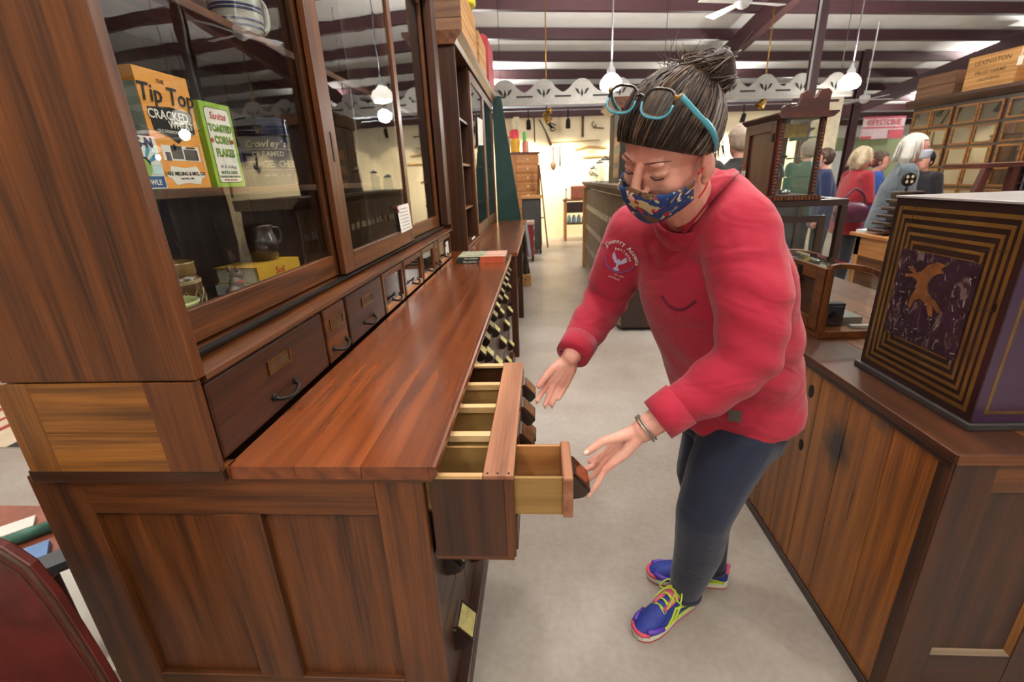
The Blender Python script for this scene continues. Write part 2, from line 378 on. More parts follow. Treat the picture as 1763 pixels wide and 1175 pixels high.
UN = [(1.53, 2.25), (2.26, 2.97), (2.98, 3.70)]
DW = wood('oak_deep', 'y')
def drawer(y0, y1, z0, z1, k, x=-.275, s=1.0):
    d = obj('drawer_front', B().box(x - .02, x, y0 + .003, y1 - .003, z0 + .003, z1 - .003), DW, hutch, bevel=.003)
    add_pull(d, x, (y0 + y1) / 2, (z0 + z1) / 2, k, s)
for u0, u1 in UN:
    w = (u1 - u0) / 4
    for i in range(4): drawer(u0 + i * w, u0 + (i + 1) * w, .765, .87, (0, 1, 0, 0)[i % 4])
    for i in range(2):
        drawer(u0 + i * 2 * w, u0 + (i + 1) * 2 * w, .645, .76, 1)
        drawer(u0 + i * 2 * w, u0 + (i + 1) * 2 * w, .37, .64, 1, s=1.15)
        drawer(u0 + i * 2 * w, u0 + (i + 1) * 2 * w, .075, .365, 1, s=1.15)
for i in range(2):
    drawer(.86 + i * .332, .86 + (i + 1) * .332, .37, .635, 1, s=1.25)
    drawer(.86 + i * .332, .86 + (i + 1) * .332, .075, .365, 1, s=1.35)
# ---- the drawer block pulled out of the counter: frame with cells, one small drawer out further
blk = obj('drawer_block', B().box(-.262, -.092, .858, .870, .648, .868), wood('oak_deep', 'z'), hutch, bevel=.002)
blk['label'] = 'drawer block pulled out from under the counter'
obj('block_side', B().box(-.74, -.092, 1.508, 1.520, .648, .868), wood('oak_deep', 'x'), blk, bevel=.002)
obj('block_bottom', B().box(-.262, -.075, .858, 1.52, .640, .650), wood('oak', 'x'), blk)
obj('block_back', B().box(-.75, -.74, .90, 1.52, .648, .868), wood('pine_old', 'y'), blk)
obj('block_shelf', B().box(-.738, -.09, .892, 1.507, .752, .760), wood('pine_old', 'x'), blk)
obj('top_strip', B().box(-.138, -.069, .857, 1.522, .868, .879), wood('strip', 'y'), blk, bevel=.002)
obj('face_edge', B().box(-.092, -.07, .858, .872, .648, .867), wood('oak', 'z'), blk, bevel=.002)
obj('face_edge', B().box(-.092, -.07, 1.506, 1.52, .648, .867), wood('oak', 'z'), blk, bevel=.002)
obj('face_rail', B().box(-.092, -.07, .872, 1.506, .750, .762), wood('oak', 'y'), blk)
obj('side_batten', B().box(-.262, -.139, .858, .872, .8685, .877), wood('pine_raw', 'x'), blk, bevel=.001)
for y in (1.041, 1.196, 1.349):
    obj('batten', B().box(-.73, -.139, y - .012, y + .012, .858, .877), wood('pine_raw', 'x'), blk, bevel=.001)
    obj('divider', B().box(-.73, -.095, y - .004, y + .004, .760, .857), wood('pine_old', 'x'), blk)
obj('batten', B().box(-.73, -.139, 1.495, 1.52, .8685, .877), wood('pine_raw', 'x'), blk, bevel=.001)
for i in range(3):                                                            # three closed little drawers behind the face
    y0 = (1.045, 1.200, 1.353)[i]; y1 = (1.192, 1.345, 1.504)[i]
    d = obj('small_drawer', B().box(-.088, -.066, y0 + .004, y1 - .004, .764, .864), wood('oak', 'y'), blk, bevel=.003)
    add_pull(d, -.066, (y0 + y1) / 2, .816, 2)
for i in range(2):
    y0 = .874 + i * .317
    d = obj('small_drawer', B().box(-.088, -.066, y0 + .003, y0 + .312, .652, .748), wood('oak', 'y'), blk, bevel=.003)
    add_pull(d, -.066, y0 + .15, .703, 2)
for x, z in ((-.128, .868), (-.105, .868), (-.08, .868)):
    obj('nail', B().lathe([(.0025, 0), (.0025, .0015), (0.0005, .002)], (x, .866, .879), 8), IRON(), blk)
# the little drawer pulled furthest out
sd = obj('open_drawer', B().box(-.07, .040, .872, .881, .762, .862), wood('pine_old', 'x'), blk, bevel=.001); sd['label'] = 'small drawer pulled open towards the hands'
obj('drawer_side', B().box(-.07, .040, 1.003, 1.012, .762, .862), wood('maple', 'x'), sd, bevel=.001)
obj('drawer_bottom', B().box(-.26, .040, .881, 1.003, .764, .77), wood('oak_deep', 'x'), sd)
obj('drawer_inner_side', B().box(-.26, -.07, .872, .881, .762, .858), wood('pine_old', 'x'), sd)
obj('drawer_inner_side', B().box(-.3, -.07, 1.003, 1.012, .762, .858), wood('pine_old', 'x'), sd)
obj('drawer_front', B().box(.040, .064, .864, 1.020, .758, .868), wood('strip', 'y'), sd, bevel=.005)
add_pull(sd, .064, .942, .815, 2, 1.05)
# ---- low case on the counter: end boards and the row of little drawers
lc = obj('low_case', B().box(-1.13, -.94, .83, HY1, .925, 1.12), DY, hutch)
obj('case_lid', B().box(-.94, -.735, .83, HY1, 1.113, 1.12), DY, lc)
obj('case_base', B().box(-.94, -.735, .83, HY1, .921, .925), DY, lc)
obj('end_stile', B().box(-1.152, -1.076, .812, .83, .92, 1.134), GZ, lc, bevel=.002)
obj('end_stile', B().box(-.82, -.706, .812, .83, .92, 1.134), wood('oak', 'z'), lc, bevel=.002)
obj('end_board', B().box(-1.076, -.82, .813, .83, 1.018, 1.134), GX, lc, bevel=.001)
obj('end_board', B().box(-1.076, -.82, .813, .83, .92, 1.0165), GX, lc, bevel=.001)
obj('end_sill', B().box(-1.165, -.70, .83, .86, .886, .92), OX, lc)
obj('end_sill_front', B().box(-1.165, -.7055, .816, .832, .888, .919), wood('oak_deep', 'x'), lc, bevel=.003)
obj('ledge', B().prism([(-.80, 1.118), (-.712, 1.118), (-.700, 1.128), (-.702, 1.138), (-.745, 1.150), (-.80, 1.176)], 'y', .842, HY1), wood('oak', 'y'), lc)
def small_drawer(y0, y1, kind):
    z0, z1 = .926, 1.112; x0, x1 = -.735, -.716; h = None
    if kind == 'glass':
        d = obj('glass_drawer', B().box(x0, x1, y0 + .004, y0 + .03, z0, z1), wood('oak', 'z'), hutch, bevel=.003)
        obj('frame_stile', B().box(x0, x1, y1 - .03, y1 - .004, z0, z1), wood('oak', 'z'), d, bevel=.003)
        obj('drawer_tray', B().box(x0 - .2, x0, y0 + .006, y1 - .006, z0, z0 + .008).box(x0 - .2, x0, y0 + .006, y0 + .012, z0 + .008, z1 - .03).box(x0 - .2, x0, y1 - .012, y1 - .006, z0 + .008, z1 - .03), wood('oak_deep', 'x'), d)
        obj('frame_rail', B().box(x0, x1, y0 + .03, y1 - .03, z1 - .028, z1), wood('oak', 'y'), d, bevel=.003)
        obj('frame_rail', B().box(x0, x1, y0 + .03, y1 - .03, z0, z0 + .026), wood('maple', 'y'), d, bevel=.003)
        obj('pane', B().box(x0 + .006, x0 + .009, y0 + .03, y1 - .03, z0 + .026, z1 - .028), glass('drawer_glass', boost=1.1), d)
    else:
        d = obj('drawer', B().box(x0, x1, y0 + .004, y1 - .004, z0, z1), wood('oak', 'y') if kind == 'narrow' else wood('oak_deep', 'y'), hutch, bevel=.006, seg=3)
        zc = 1.055; w = min(.055, (y1 - y0) * .30); yc = (y0 + y1) / 2
        obj('label_holder', B().box(x1, x1 + .004, yc - w, yc + w, zc - .019, zc - .014).box(x1, x1 + .004, yc - w, yc + w, zc + .014, zc + .019).box(x1, x1 + .004, yc - w, yc - w + .005, zc - .014, zc + .014).box(x1, x1 + .004, yc + w - .005, yc + w, zc - .014, zc + .014), BRASS(), d)
        obj('label_card', B().box(x1, x1 + .0015, yc - w + .005, yc + w - .005, zc - .014, zc + .014), plain('old_card', '#4a3216', .6, .2, .3, 50), d)
    yc = (y0 + y1) / 2; w = .055
    pts = smooth_pts([(x1, yc - w, .972), (x1 + .016, yc - w * .8, .964), (x1 + .024, yc, .955), (x1 + .016, yc + w * .8, .964), (x1, yc + w, .972)], 4)
    hb = B().tube(pts, .0055, 8).ball((x1 + .002, yc - w, .973), (.004, .011, .011), 10).ball((x1 + .002, yc + w, .973), (.004, .011, .011), 10)
    obj('bail_handle', hb, IRON(), d, smooth=True)
for a, b_, k in ((.845, 1.40, 'wide'), (1.41, 1.585, 'narrow'), (1.595, 2.0, 'wide'), (2.01, 2.34, 'glass'), (2.35, 2.74, 'glass'), (2.75, 3.09, 'glass'), (3.10, 3.22, 'narrow'), (3.23, 3.70, 'glass')):
    small_drawer(a, b_, k)
# ---- upper case
uc = obj('upper_case', B().box(-1.13, -.70, .813, .842, 1.137, 2.80), wood('oak', 'z'), hutch, bevel=.003); uc['label'] = 'tall side board of the glazed upper case'
obj('case_end', B().box(-1.12, -.705, HY1 - .03, HY1, 1.12, 2.80), wood('oak_deep', 'z'), uc)
for i in range(12):
    y0 = .842 + i * (HY1 - .87) / 12; y1 = y0 + (HY1 - .87) / 12 - .002
    obj('back_board', B().box(-1.13, -1.118, y0, y1, 1.12, 2.80), wood('oak_deep', 'z'), uc)
obj('case_floor', B().box(-1.118, -.80, .842, HY1 - .03, 1.178, 1.192), wood('oak_deep', 'y'), uc)
obj('case_top', B().box(-1.13, -.69, .80, HY1 + .01, 2.80, 2.84), OY, uc)
obj('head_rail', B().box(-.755, -.715, .842, HY1 - .03, 2.66, 2.80), OY, uc)
obj('end_frame', B().box(-.76, -.705, 3.60, HY1 - .03, 1.18, 2.66), wood('oak_deep', 'z'), uc, bevel=.003)
for z in (1.485, 1.913):
    obj('shelf', B().box(-1.115, -.835, .845, 3.6, z, z + .022), OY, uc, bevel=.002)
obj('shelf_upright', B().box(-1.115, -.85, 2.30, 2.318, 1.192, 2.79), DZ, uc)
obj('track', B().box(-.76, -.735, .845, 3.6, 1.166, 1.172), IRON(), uc)
def sash(x, y0, y1, wl, wr, lab):
    t = .011
    s = obj('sliding_door', B().box(x - t, x + t, y0 + wl, y1 - wr, 1.178, 1.253), OY, hutch, bevel=.002); s['label'] = lab
    obj('door_rail', B().box(x - t, x + t, y0 + wl, y1 - wr, 2.60, 2.655), OY, s)
    obj('door_stile', B().box(x - t, x + t, y0, y0 + wl, 1.178, 2.655), OZ, s, bevel=.002)
    obj('door_stile', B().box(x - t, x + t, y1 - wr, y1, 1.178, 2.655), OZ, s, bevel=.002)
    obj('pane', B().box(x - .0015, x + .0015, y0 + wl, y1 - wr, 1.253, 2.60), glass('door_glass', boost=1.25, wave=.045), s)
    return s
s1 = sash(-.785, .845, 1.76, .035, .07, 'near glazed sliding door')
s2 = sash(-.752, 1.70, 2.72, .10, .06, 'middle glazed sliding door')
s3 = sash(-.785, 2.66, 3.61, .06, .05, 'far glazed sliding door')
obj('finger_slot', B().box(-.7405, -.7395, 1.748, 1.757, 1.58, 1.68), plain('slot_black', '#070504', .8), s2)
# ================================================================= things inside the hutch
RT, UP = (0, 1, 0), (0, 0, 1)
INK = plain('ink_black', '#15130f', .7, 0, .05); WHT = plain('paper_white', '#e9e6dc', .7, 0, .04); ORA = plain('box_orange', '#e39a3f', .6, 0, .05)
GRN = plain('box_green', '#8fb52f', .55, 0, .05); RED = plain('ink_red', '#b7302a', .6, 0, .05); BLU = plain('ink_blue', '#1d4f8c', .6, 0, .08)
OLV = plain('ink_olive', '#6b8f1f', .6, 0, .1); DGR = plain('ink_dark_green', '#2f6b2a', .6, 0, .05)
def panel(name, x, y0, y1, z0, z1, mat, par, d=.0006):
    return obj(name, B().box(x - .0002, x + d, y0, y1, z0, z1), mat, par)
def polypanel(name, x, pts, mat, par, d=.0008):
    return obj(name, B().prism(pts, 'x', x - .0002, x + d), mat, par)
S1 = 1.507
# cracked wheat box
x = -.852; y0, y1, zt = 1.058, 1.218, 1.757; ym = (y0 + y1) / 2; w = y1 - y0; h = zt - S1
tt = thing('cereal_box', (x - .03, ym, S1), 'orange cracked wheat cereal box on the hutch shelf', 'box', 'cereal boxes in the hutch')
obj('carton', B().box(x - .06, x, y0, y1, S1, zt), ORA, tt, bevel=.001)
obj('carton_end', B().box(x - .058, x - .002, y0 - .0006, y0, S1 + .005, zt - .03), plain('box_grey_green', '#9aa89a', .7, 0, .15, 40), tt)
text('lettering', 'THE', .012, (x + .0014, ym - .01, zt - .022), RT, UP, INK, tt)
text('lettering', 'Tip Top', .052, (x + .0014, ym, zt - .05), RT, UP, INK, tt, bold=.0006, shear=.15)
sh = [(y0 + .012, zt - .078), (ym, zt - .072), (y1 - .012, zt - .078), (y1 - .016, zt - .125), (ym + .02, zt - .138), (ym, zt - .15), (ym - .02, zt - .138), (y0 + .016, zt - .125)]
polypanel('shield_print', x + .0004, sh, INK, tt)
text('lettering', 'CRACKED', .027, (x + .0018, ym - .01, zt - .092), RT, UP, WHT, tt, bold=.0004)
text('lettering', 'WHEAT', .022, (x + .0018, ym + .022, zt - .111), RT, UP, WHT, tt, bold=.0004)
text('lettering', 'OLD FASHIONED CEREAL', .0098, (x + .0018, ym, zt - .126), RT, UP, WHT, tt)
panel('photo_print', x, y0 + .022, y1 - .018, S1 + .062, zt - .155, WHT, tt)
for a, b_, c, d in ((.05, .085, .066, .095), (.03, .045, .062, .08), (.09, .135, .064, .088), (.1, .13, .09, .094), (.06, .066, .07, .098)):
    panel('photo_shape', x + .0006, y0 + a, y0 + b_, S1 + c, S1 + d, plain('photo_grey', '#3a3a38', .7, 0, .3, 60), tt)
for i, ch in enumerate('FARM HOUSE'):
    if ch != ' ': text('lettering', ch, .009, (x + .0014, y1 - .009, S1 + .1 - i * .0062), RT, UP, WHT, tt)
scr = [(y0 + .012, S1 + .03), (y0 + .03, S1 + .034), (y0 + .035, S1 + .05), (ym, S1 + .046), (y1 - .04, S1 + .05), (y1 - .03, S1 + .036), (y1 - .008, S1 + .03), (y1 - .03, S1 + .022), (y1 - .04, S1 + .008), (ym, S1 + .012), (y0 + .04, S1 + .008), (y0 + .03, S1 + .022)]
polypanel('scroll_print', x, scr, WHT, tt)
text('lettering', 'LAKE MILLING & MFG. CO.', .0115, (x + .0014, ym, S1 + .033), RT, UP, INK, tt, bold=.0002)
text('lettering', 'LAKE MILLS, WIS.', .006, (x + .0014, ym, S1 + .022), RT, UP, INK, tt)
# corn flakes box
y0, y1, zt = 1.243, 1.366, 1.716; ym = (y0 + y1) / 2
cf = thing('cereal_box', (x - .025, ym, S1), 'green toasted corn flakes box beside the cracked wheat box', 'box', 'cereal boxes in the hutch')
obj('carton', B().box(x - .05, x, y0, y1, S1, zt), GRN, cf, bevel=.001)
def rounded(ya, yb, za, zb, r=.01):
    o = []
    for cy, cz, a0 in ((yb - r, zb - r, 0), (ya + r, zb - r, 90), (ya + r, za + r, 180), (yb - r, za + r, 270)):
        for k in range(4): a = math.radians(a0 + k * 30); o.append((cy + r * math.cos(a), cz + r * math.sin(a)))
    return o
polypanel('label_border', x, rounded(y0 + .013, y1 - .011, S1 + .011, zt - .012), INK, cf, .0004)
polypanel('label_print', x, rounded(y0 + .0145, y1 - .0125, S1 + .0125, zt - .0135), WHT, cf, .0008)
text('lettering', 'Sanitas', .024, (x + .0014, ym, zt - .032), RT, UP, RED, cf, shear=.25, bold=.0003)
for s, z, sz in (('TOASTED', zt - .061, .0235), ('CORN', zt - .09, .026), ('FLAKES', zt - .122, .0265)):
    text('lettering', s, sz, (x + .0014, ym + .001, z), RT, UP, OLV, cf, bold=.0009, xs=.88)
    text('lettering', s, sz, (x + .0010, ym + .0022, z - .0012), RT, UP, DGR, cf, bold=.0013, xs=.88)
for s in (-1, 1): obj('heart_print', B().lathe([(.006, 0), (.006, .0006)], (x + .0008, ym + s * .041, zt - .092), 12, Matrix.Rotation(PI / 2, 3, 'Y')), RED, cf)
text('lettering', 'W. K. Kellogg', .012, (x + .0014, ym, S1 + .052), RT, UP, plain('ink_grey', '#7d7d88', .7), cf, shear=.35)
text('lettering', 'BATTLE CREEK', .0105, (x + .0014, ym, S1 + .037), RT, UP, DGR, cf, bold=.0003)
text('lettering', 'TOASTED CORN FLAKE CO.', .0072, (x + .0014, ym, S1 + .0265), RT, UP, DGR, cf, bold=.0002)
text('lettering', 'BATTLE CREEK, MICH.', .006, (x + .0014, ym, S1 + .0185), RT, UP, RED, cf)
# seed or fruit label box
x2 = -.815; y0, y1, zt = .905, 1.022, 1.612; ym = (y0 + y1) / 2
gn = thing('label_box', (x2 - .02, ym, S1), 'small box with a blue feathered headdress label, nearest on the shelf', 'box')
obj('carton', B().box(x2 - .035, x2, y0, y1, S1, zt), WHT, gn, bevel=.001)
panel('sky_print', x2, y0 + .003, y1 - .003, S1 + .03, S1 + .083, plain('pale_sky', '#b9d6dc', .7, 0, .1, 30), gn)
panel('base_print', x2, y0 + .003, y1 - .003, S1 + .003, S1 + .026, BLU, gn)
text('lettering', 'BIG-N', .027, (x2 + .0014, ym + .012, zt - .014), RT, UP, plain('ink_navy', '#23305e', .6), gn, bold=.0008)
FE = plain('feather_blue', '#3f8fb0', .7, 0, .3, 40)
for k in range(9):
    a = math.radians(10 + k * 17); c = Vector((0, ym + .012, S1 + .048)); d = Vector((0, math.cos(a), math.sin(a)))
    n = Vector((0, -d.z, d.y)); q = [c + d * .012 - n * .002, c + d * .036 - n * .0055, c + d * .044, c + d * .036 + n * .0055, c + d * .012 + n * .002]
    polypanel('feather_print', x2 + .0006, [(v.y, v.z) for v in q], FE if k % 2 else WHT, gn)
polypanel('head_print', x2 + .0006, [(ym + .012 + .017 * math.cos(k * PI / 6), S1 + .045 + .02 * math.sin(k * PI / 6)) for k in range(12)], plain('leaf_green', '#8fae4a', .7, 0, .2, 60), gn)
text('lettering', 'E. HOWLE', .015, (x2 + .0014, ym + .01, S1 + .013), RT, UP, WHT, gn, bold=.0003)
# cottage cheese tin
tn = thing('cheese_tin', (-.918, 1.63, S1), 'round blue cottage cheese tin with silver lettering', 'tin')
obj('can', B().lathe([(.074, 0), (.076, .003), (.076, .150), (.074, .153)], (-.918, 1.63, S1), 40), plain('tin_blue', '#101c46', .3, .3, .1), tn, smooth='auto')
obj('rim', B().lathe([(.076, .153), (.078, .156), (.078, .196), (.080, .199), (.080, .205), (.076, .207)], (-.918, 1.63, S1), 40), plain('tin_rim', '#3a4260', .2, .9, .1), tn)
SIL = plain('tin_silver', '#c9c2ae', .3, .6, .1)
def curved_text(s, size, z, a0, par, c, r, mat, bold=.0006, shear=0, track=1.0):
    n = len(s); da = size * .68 * track / r
    for i, ch in enumerate(s):
        if ch == ' ': continue
        a = a0 - (i - (n - 1) / 2) * -da
        nrm = Vector((math.cos(a), math.sin(a), 0)); rt = Vector((-math.sin(a), math.cos(a), 0))
        text('lettering', ch, size, (c[0] + nrm.x * (r + .0008), c[1] + nrm.y * (r + .0008), z), rt, (0, 0, 1), mat, par, bold=bold, shear=shear)
AC = math.atan2(-1.63, .918) + .05
curved_text("Crowley's", .030, S1 + .128, AC, tn, (-.918, 1.63), .076, SIL, shear=.3, track=.72)
curved_text('CREAMED', .021, S1 + .097, AC, tn, (-.918, 1.63), .076, SIL, track=1.0)
curved_text('COTTAGE CHEESE', .029, S1 + .066, AC + .15, tn, (-.918, 1.63), .076, SIL, track=.82)
curved_text('NET WEIGHT 10 LBS', .0095, S1 + .032, AC + .1, tn, (-.918, 1.63), .076, SIL, bold=.0002, track=1.05)
for z in (.049, .112): obj('band_line', B().lathe([(.0763, z), (.0766, z), (.0766, z + .0015), (.0763, z + .0015)], (-.918, 1.63, S1), 40), SIL, tn)
# dark cup behind the boxes
obj_c = obj('dark_jug', B().lathe([(.03, 0), (.04, .02), (.042, .07), (.032, .1), (.034, .11)], (-1.0, 1.50, S1), 20), plain('dark_glaze', '#1b120e', .2, 0, .1, coat=.5), smooth=True)
tag(obj_c, 'dark glazed jug behind the corn flakes box', 'jug')
# upper shelf: banded stoneware
bw = thing('stoneware_jug', (-.925, 1.63, 1.935), 'white stoneware jug with blue bands on the upper shelf', 'jug')
obj('jug_body', B().lathe([(.05, 0), (.066, .02), (.074, .06), (.075, .12), (.068, .17), (.064, .175), (.06, .17)], (-.925, 1.63, 1.935), 32), plain('stoneware', '#cfd0c6', .25, 0, .05, coat=.5), bw, smooth=True)
for z, r in ((.03, .070), (.045, .0725), (.072, .0755), (.082, .0757)): obj('blue_band', B().lathe([(r, z), (r + .0008, z + .001), (r + .0008, z + .005), (r, z + .006)], (-.925, 1.63, 1.935), 32), plain('band_blue', '#26366e', .3), bw)
obj('handle', B().tube(smooth_pts([(-.905, 1.70, 2.08), (-.89, 1.735, 2.06), (-.89, 1.735, 2.0), (-.905, 1.698, 1.965)], 5), .009, 8), plain('stoneware', '#cfd0c6', .25), bw, smooth=True)
# goblets
for gx, gy, lab in ((-.93, 2.42, 'clear glass goblet on the shelf behind the middle door'), (-.99, 2.56, 'second clear goblet, further along the shelf behind the middle door')):
    g = obj('glass_goblet', B().lathe([(.033, 0), (.033, .003), (.006, .012), (.005, .05), (.03, .075), (.038, .11), (.034, .14), (.032, .14), (.035, .11), (.027, .079), (.0, .07)], (gx, gy, S1), 24, close=False), glass('goblet_glass', (.9, .93, .93), 1.6, gr=.03), smooth=True)
    tag(g, lab, 'goblet')
# ---- bottom of the case
S0 = 1.192
pt = thing('stoneware_crock', (-.94, 1.125, S0), 'brown stoneware crock with diamond pattern', 'crock')
obj('crock_body', B().lathe([(.045, 0), (.05, .008), (.051, .07), (.049, .095), (.044, .105)], (-.94, 1.125, S0), 28), plain('brown_glaze', '#5a3a1e', .25, 0, .15, coat=.5), pt, smooth=True)
obj('crock_collar', B().lathe([(.044, .105), (.0455, .108), (.0455, .132), (.047, .137), (.043, .139), (.041, .12)], (-.94, 1.125, S0), 28), plain('tan_glaze', '#8a6b3f', .25, 0, .1, coat=.5), pt, smooth=True)
obj('greek_band', B().lathe([(.0505, .083), (.0515, .084), (.0515, .091), (.0503, .092)], (-.94, 1.125, S0), 28), plain('pale_glaze', '#a8946a', .3), pt)
for k in range(6):
    a = -1.25 + k * .55; n = Vector((math.cos(a), math.sin(a), 0)); t = Vector((-n.y, n.x, 0)); c = Vector((-.94, 1.125, S0 + .045)) + n * .0515
    q = [c + t * .012, c + Vector((0, 0, .022)), c - t * .012, c - Vector((0, 0, .022))]
    obj('diamond', B().tube(q + [q[0]], .0016, 6), plain('pale_glaze', '#a8946a', .3), pt)
bo = obj('bowl', B().lathe([(.03, 0), (.045, .012), (.06, .045), (.066, .058), (.068, .064), (.064, .067), (.058, .06), (.043, .02), (.0, .012)], (-.872, .99, S0), 36, close=False), plain('pale_green_glaze', '#b7b97c', .25, 0, .06, coat=.4), smooth=True)
tag(bo, 'shallow pale green bowl in the corner of the hutch', 'bowl')
dg = thing('dog_figurine', (-.845, 1.215, S0), 'small sitting dog figurine with a red collar', 'figurine')
DOGM = plain('dog_brown', '#5a473a', .35, 0, .25, 60, coat=.3, bump=.3, bscale=120)
b = B(); c = Vector((-.845, 1.205, S0))
b.ball(c + Vector((0, -.008, .03)), (.021, .03, .031), 16); b.ball(c + Vector((0, .006, .055)), (.017, .019, .032), 14); b.ball(c + Vector((0, .014, .085)), (.016, .019, .017), 14)
b.ball(c + Vector((0, .033, .079)), (.009, .013, .009), 12)
for s in (-1, 1):
    b.tube([c + Vector((s * .012, .02, .05)), c + Vector((s * .012, .024, .004))], [.008, .006], 10); b.ball(c + Vector((s * .012, .028, .005)), (.007, .011, .005), 10)
    b.tube([c + Vector((s * .01, .006, .096)), c + Vector((s * .012, .002, .113))], [.006, .0015], 8); b.ball(c + Vector((s * .017, .0, .012)), (.009, .02, .012), 10)
obj('dog_body', b, DOGM, dg, smooth=True)
obj('collar', B().lathe([(.0175, -.003), (.0185, 0), (.0175, .003)], c + Vector((0, .009, .067)), 16, close=False), RED, dg, smooth=True)
obj('nose', B().ball(c + Vector((0, .046, .081)), .0035, 8), INK, dg)
# books under the pitcher
def book(name, cx, cy, z, lx, ly, t, rz, cover, label, group, spine_text=None, tmat=None):
    o = thing(name, (cx, cy, z), label, 'book', group, rz)
    obj('pages', B().box(-lx / 2 + .004, lx / 2 - .004, -ly / 2 + .003, ly / 2 - .004, .003, t - .003), plain('book_pages', '#d8cfb4', .8, 0, .1, 90), o, local=True)
    obj('cover', B().box(-lx / 2, lx / 2, -ly / 2, ly / 2, 0, .003), cover, o, local=True); obj('cover', B().box(-lx / 2, lx / 2, -ly / 2, ly / 2, t - .003, t), cover, o, local=True)
    obj('spine', B().box(-lx / 2, lx / 2, -ly / 2, -ly / 2 + .003, .003, t - .003), cover, o, local=True)
    if spine_text: text('lettering', spine_text, t * .62, (0, -ly / 2 - .0006, t / 2), (1, 0, 0), (0, 0, 1), tmat or WHT, o, bold=.0003, local=True)
    return o
book('book', -.925, 1.46, S0, .15, .24, .03, -.05, plain('cover_white', '#c9c9c2', .6), 'pale book at the bottom under the yellow one', 'books in the hutch')
yb = book('book', -.925, 1.46, S0 + .0305, .21, .15, .05, 1.45, plain('cover_yellow', '#c99a2c', .5, 0, .1, 20), 'thick yellow book lying under the brown pitcher', 'books in the hutch', 'Soil', RED)
pc = thing('pitcher', (-.93, 1.50, S0 + .081), 'shiny brown glazed pitcher standing on the yellow book', 'pitcher')
obj('pitcher_body', B().lathe([(.038, 0), (.05, .012), (.058, .04), (.054, .07), (.045, .092), (.046, .108), (.049, .115), (.045, .113), (.042, .095)], (-.93, 1.50, S0 + .081), 32, close=False), plain('treacle_glaze', '#22130b', .12, 0, .2, coat=1, bump=.6, bscale=70), pc, smooth=True)
obj('handle', B().tube(smooth_pts([(-.915, 1.545, S0 + .183), (-.905, 1.58, S0 + .175), (-.905, 1.585, S0 + .14), (-.915, 1.552, S0 + .115)], 5), .006, 8), plain('treacle_glaze', '#22130b', .12), pc, smooth=True)
# price cards on the glass
def card(name, pts, x, label, mat=WHT, lines=7, ribbon=True):
    o = thing(name, (x, pts[0][0], pts[0][1]), label, 'price tag')
    obj('card', B().prism(pts, 'x', x, x + .0012), mat, o)
    (ya, za), (yb, zb) = pts[0], pts[2]
    for k in range(lines):
        f = (k + 1) / (lines + 1); yy = pts[0][0] + (pts[3][0] - pts[0][0]) * f; zz = pts[0][1] + (pts[3][1] - pts[0][1]) * f; ww = (pts[1][0] - pts[0][0])
        obj('print_line', B().box(x + .0012, x + .0016, yy + ww * .12, yy + ww * .85, zz - .002, zz + .001), plain('ink_grey', '#7d7d88', .7), o)
    if ribbon: obj('ribbon', B().tube([(x + .002, pts[0][0] + .01, pts[0][1] - .002), (x + .004, pts[0][0] - .03, pts[0][1] + .004), (x + .003, pts[0][0] + .02, pts[0][1] - .03)], .0035, 6), RED, o)
    return o
card('price_tag', [(2.44, 1.385), (2.66, 1.39), (2.69, 1.25), (2.47, 1.245)], -.7400, 'white printed price card with red ribbon on the middle door')
card('price_tag', [(3.50, 1.055), (3.62, 1.058), (3.63, .965), (3.51, .96)], -.7245, 'white card behind the glass of the last small drawer', lines=3)
# atlas-like books at the far end of the counter
DKG = plain('cover_dark_green', '#26332c', .5, 0, .2, 30); ORC = plain('cover_orange', '#c0593a', .5, 0, .2, 30)
for i, (z, dx) in enumerate(((.9205, 0), (.9445, .008))):
    bk = thing('large_book', (-.44 + dx, 3.49, z), ('large green and orange book lying on the far counter, lower of two', 'large green and orange book lying on top of its twin')[i], 'book', 'two books at the far end of the counter')
    obj('pages', B().box(-.615 + dx, -.272 + dx, 3.36, 3.625, z + .002, z + .021), plain('book_pages', '#d8cfb4', .8), bk)
    obj('cover', B().box(-.62 + dx, -.42 + dx, 3.352, 3.63, z + .021, z + .0235), plain('cover_print', '#9a9a82', .5, 0, .5, 30), bk)
    obj('cover', B().box(-.42 + dx, -.268 + dx, 3.352, 3.63, z + .021, z + .0235), plain('cover_rose', '#c99a86', .5, 0, .3, 30), bk)
    obj('cover', B().box(-.62 + dx, -.268 + dx, 3.352, 3.63, z, z + .002), DKG, bk)
    obj('spine', B().box(-.62 + dx, -.45 + dx, 3.350, 3.353, z, z + .0235), DKG, bk); obj('spine', B().box(-.45 + dx, -.268 + dx, 3.350, 3.353, z, z + .0235), ORC, bk)
    text('lettering', 'Then and Now', .017, (-.52 + dx, 3.3494, z + .012), (1, 0, 0), UP, WHT, bk, bold=.0003, shear=.2)
    if i: text('lettering', 'NORTH CAROLINA', .03, (-.36 + dx, 3.42, z + .0238), (1, 0, 0), (0, 1, 0), INK, bk, bold=.0005)

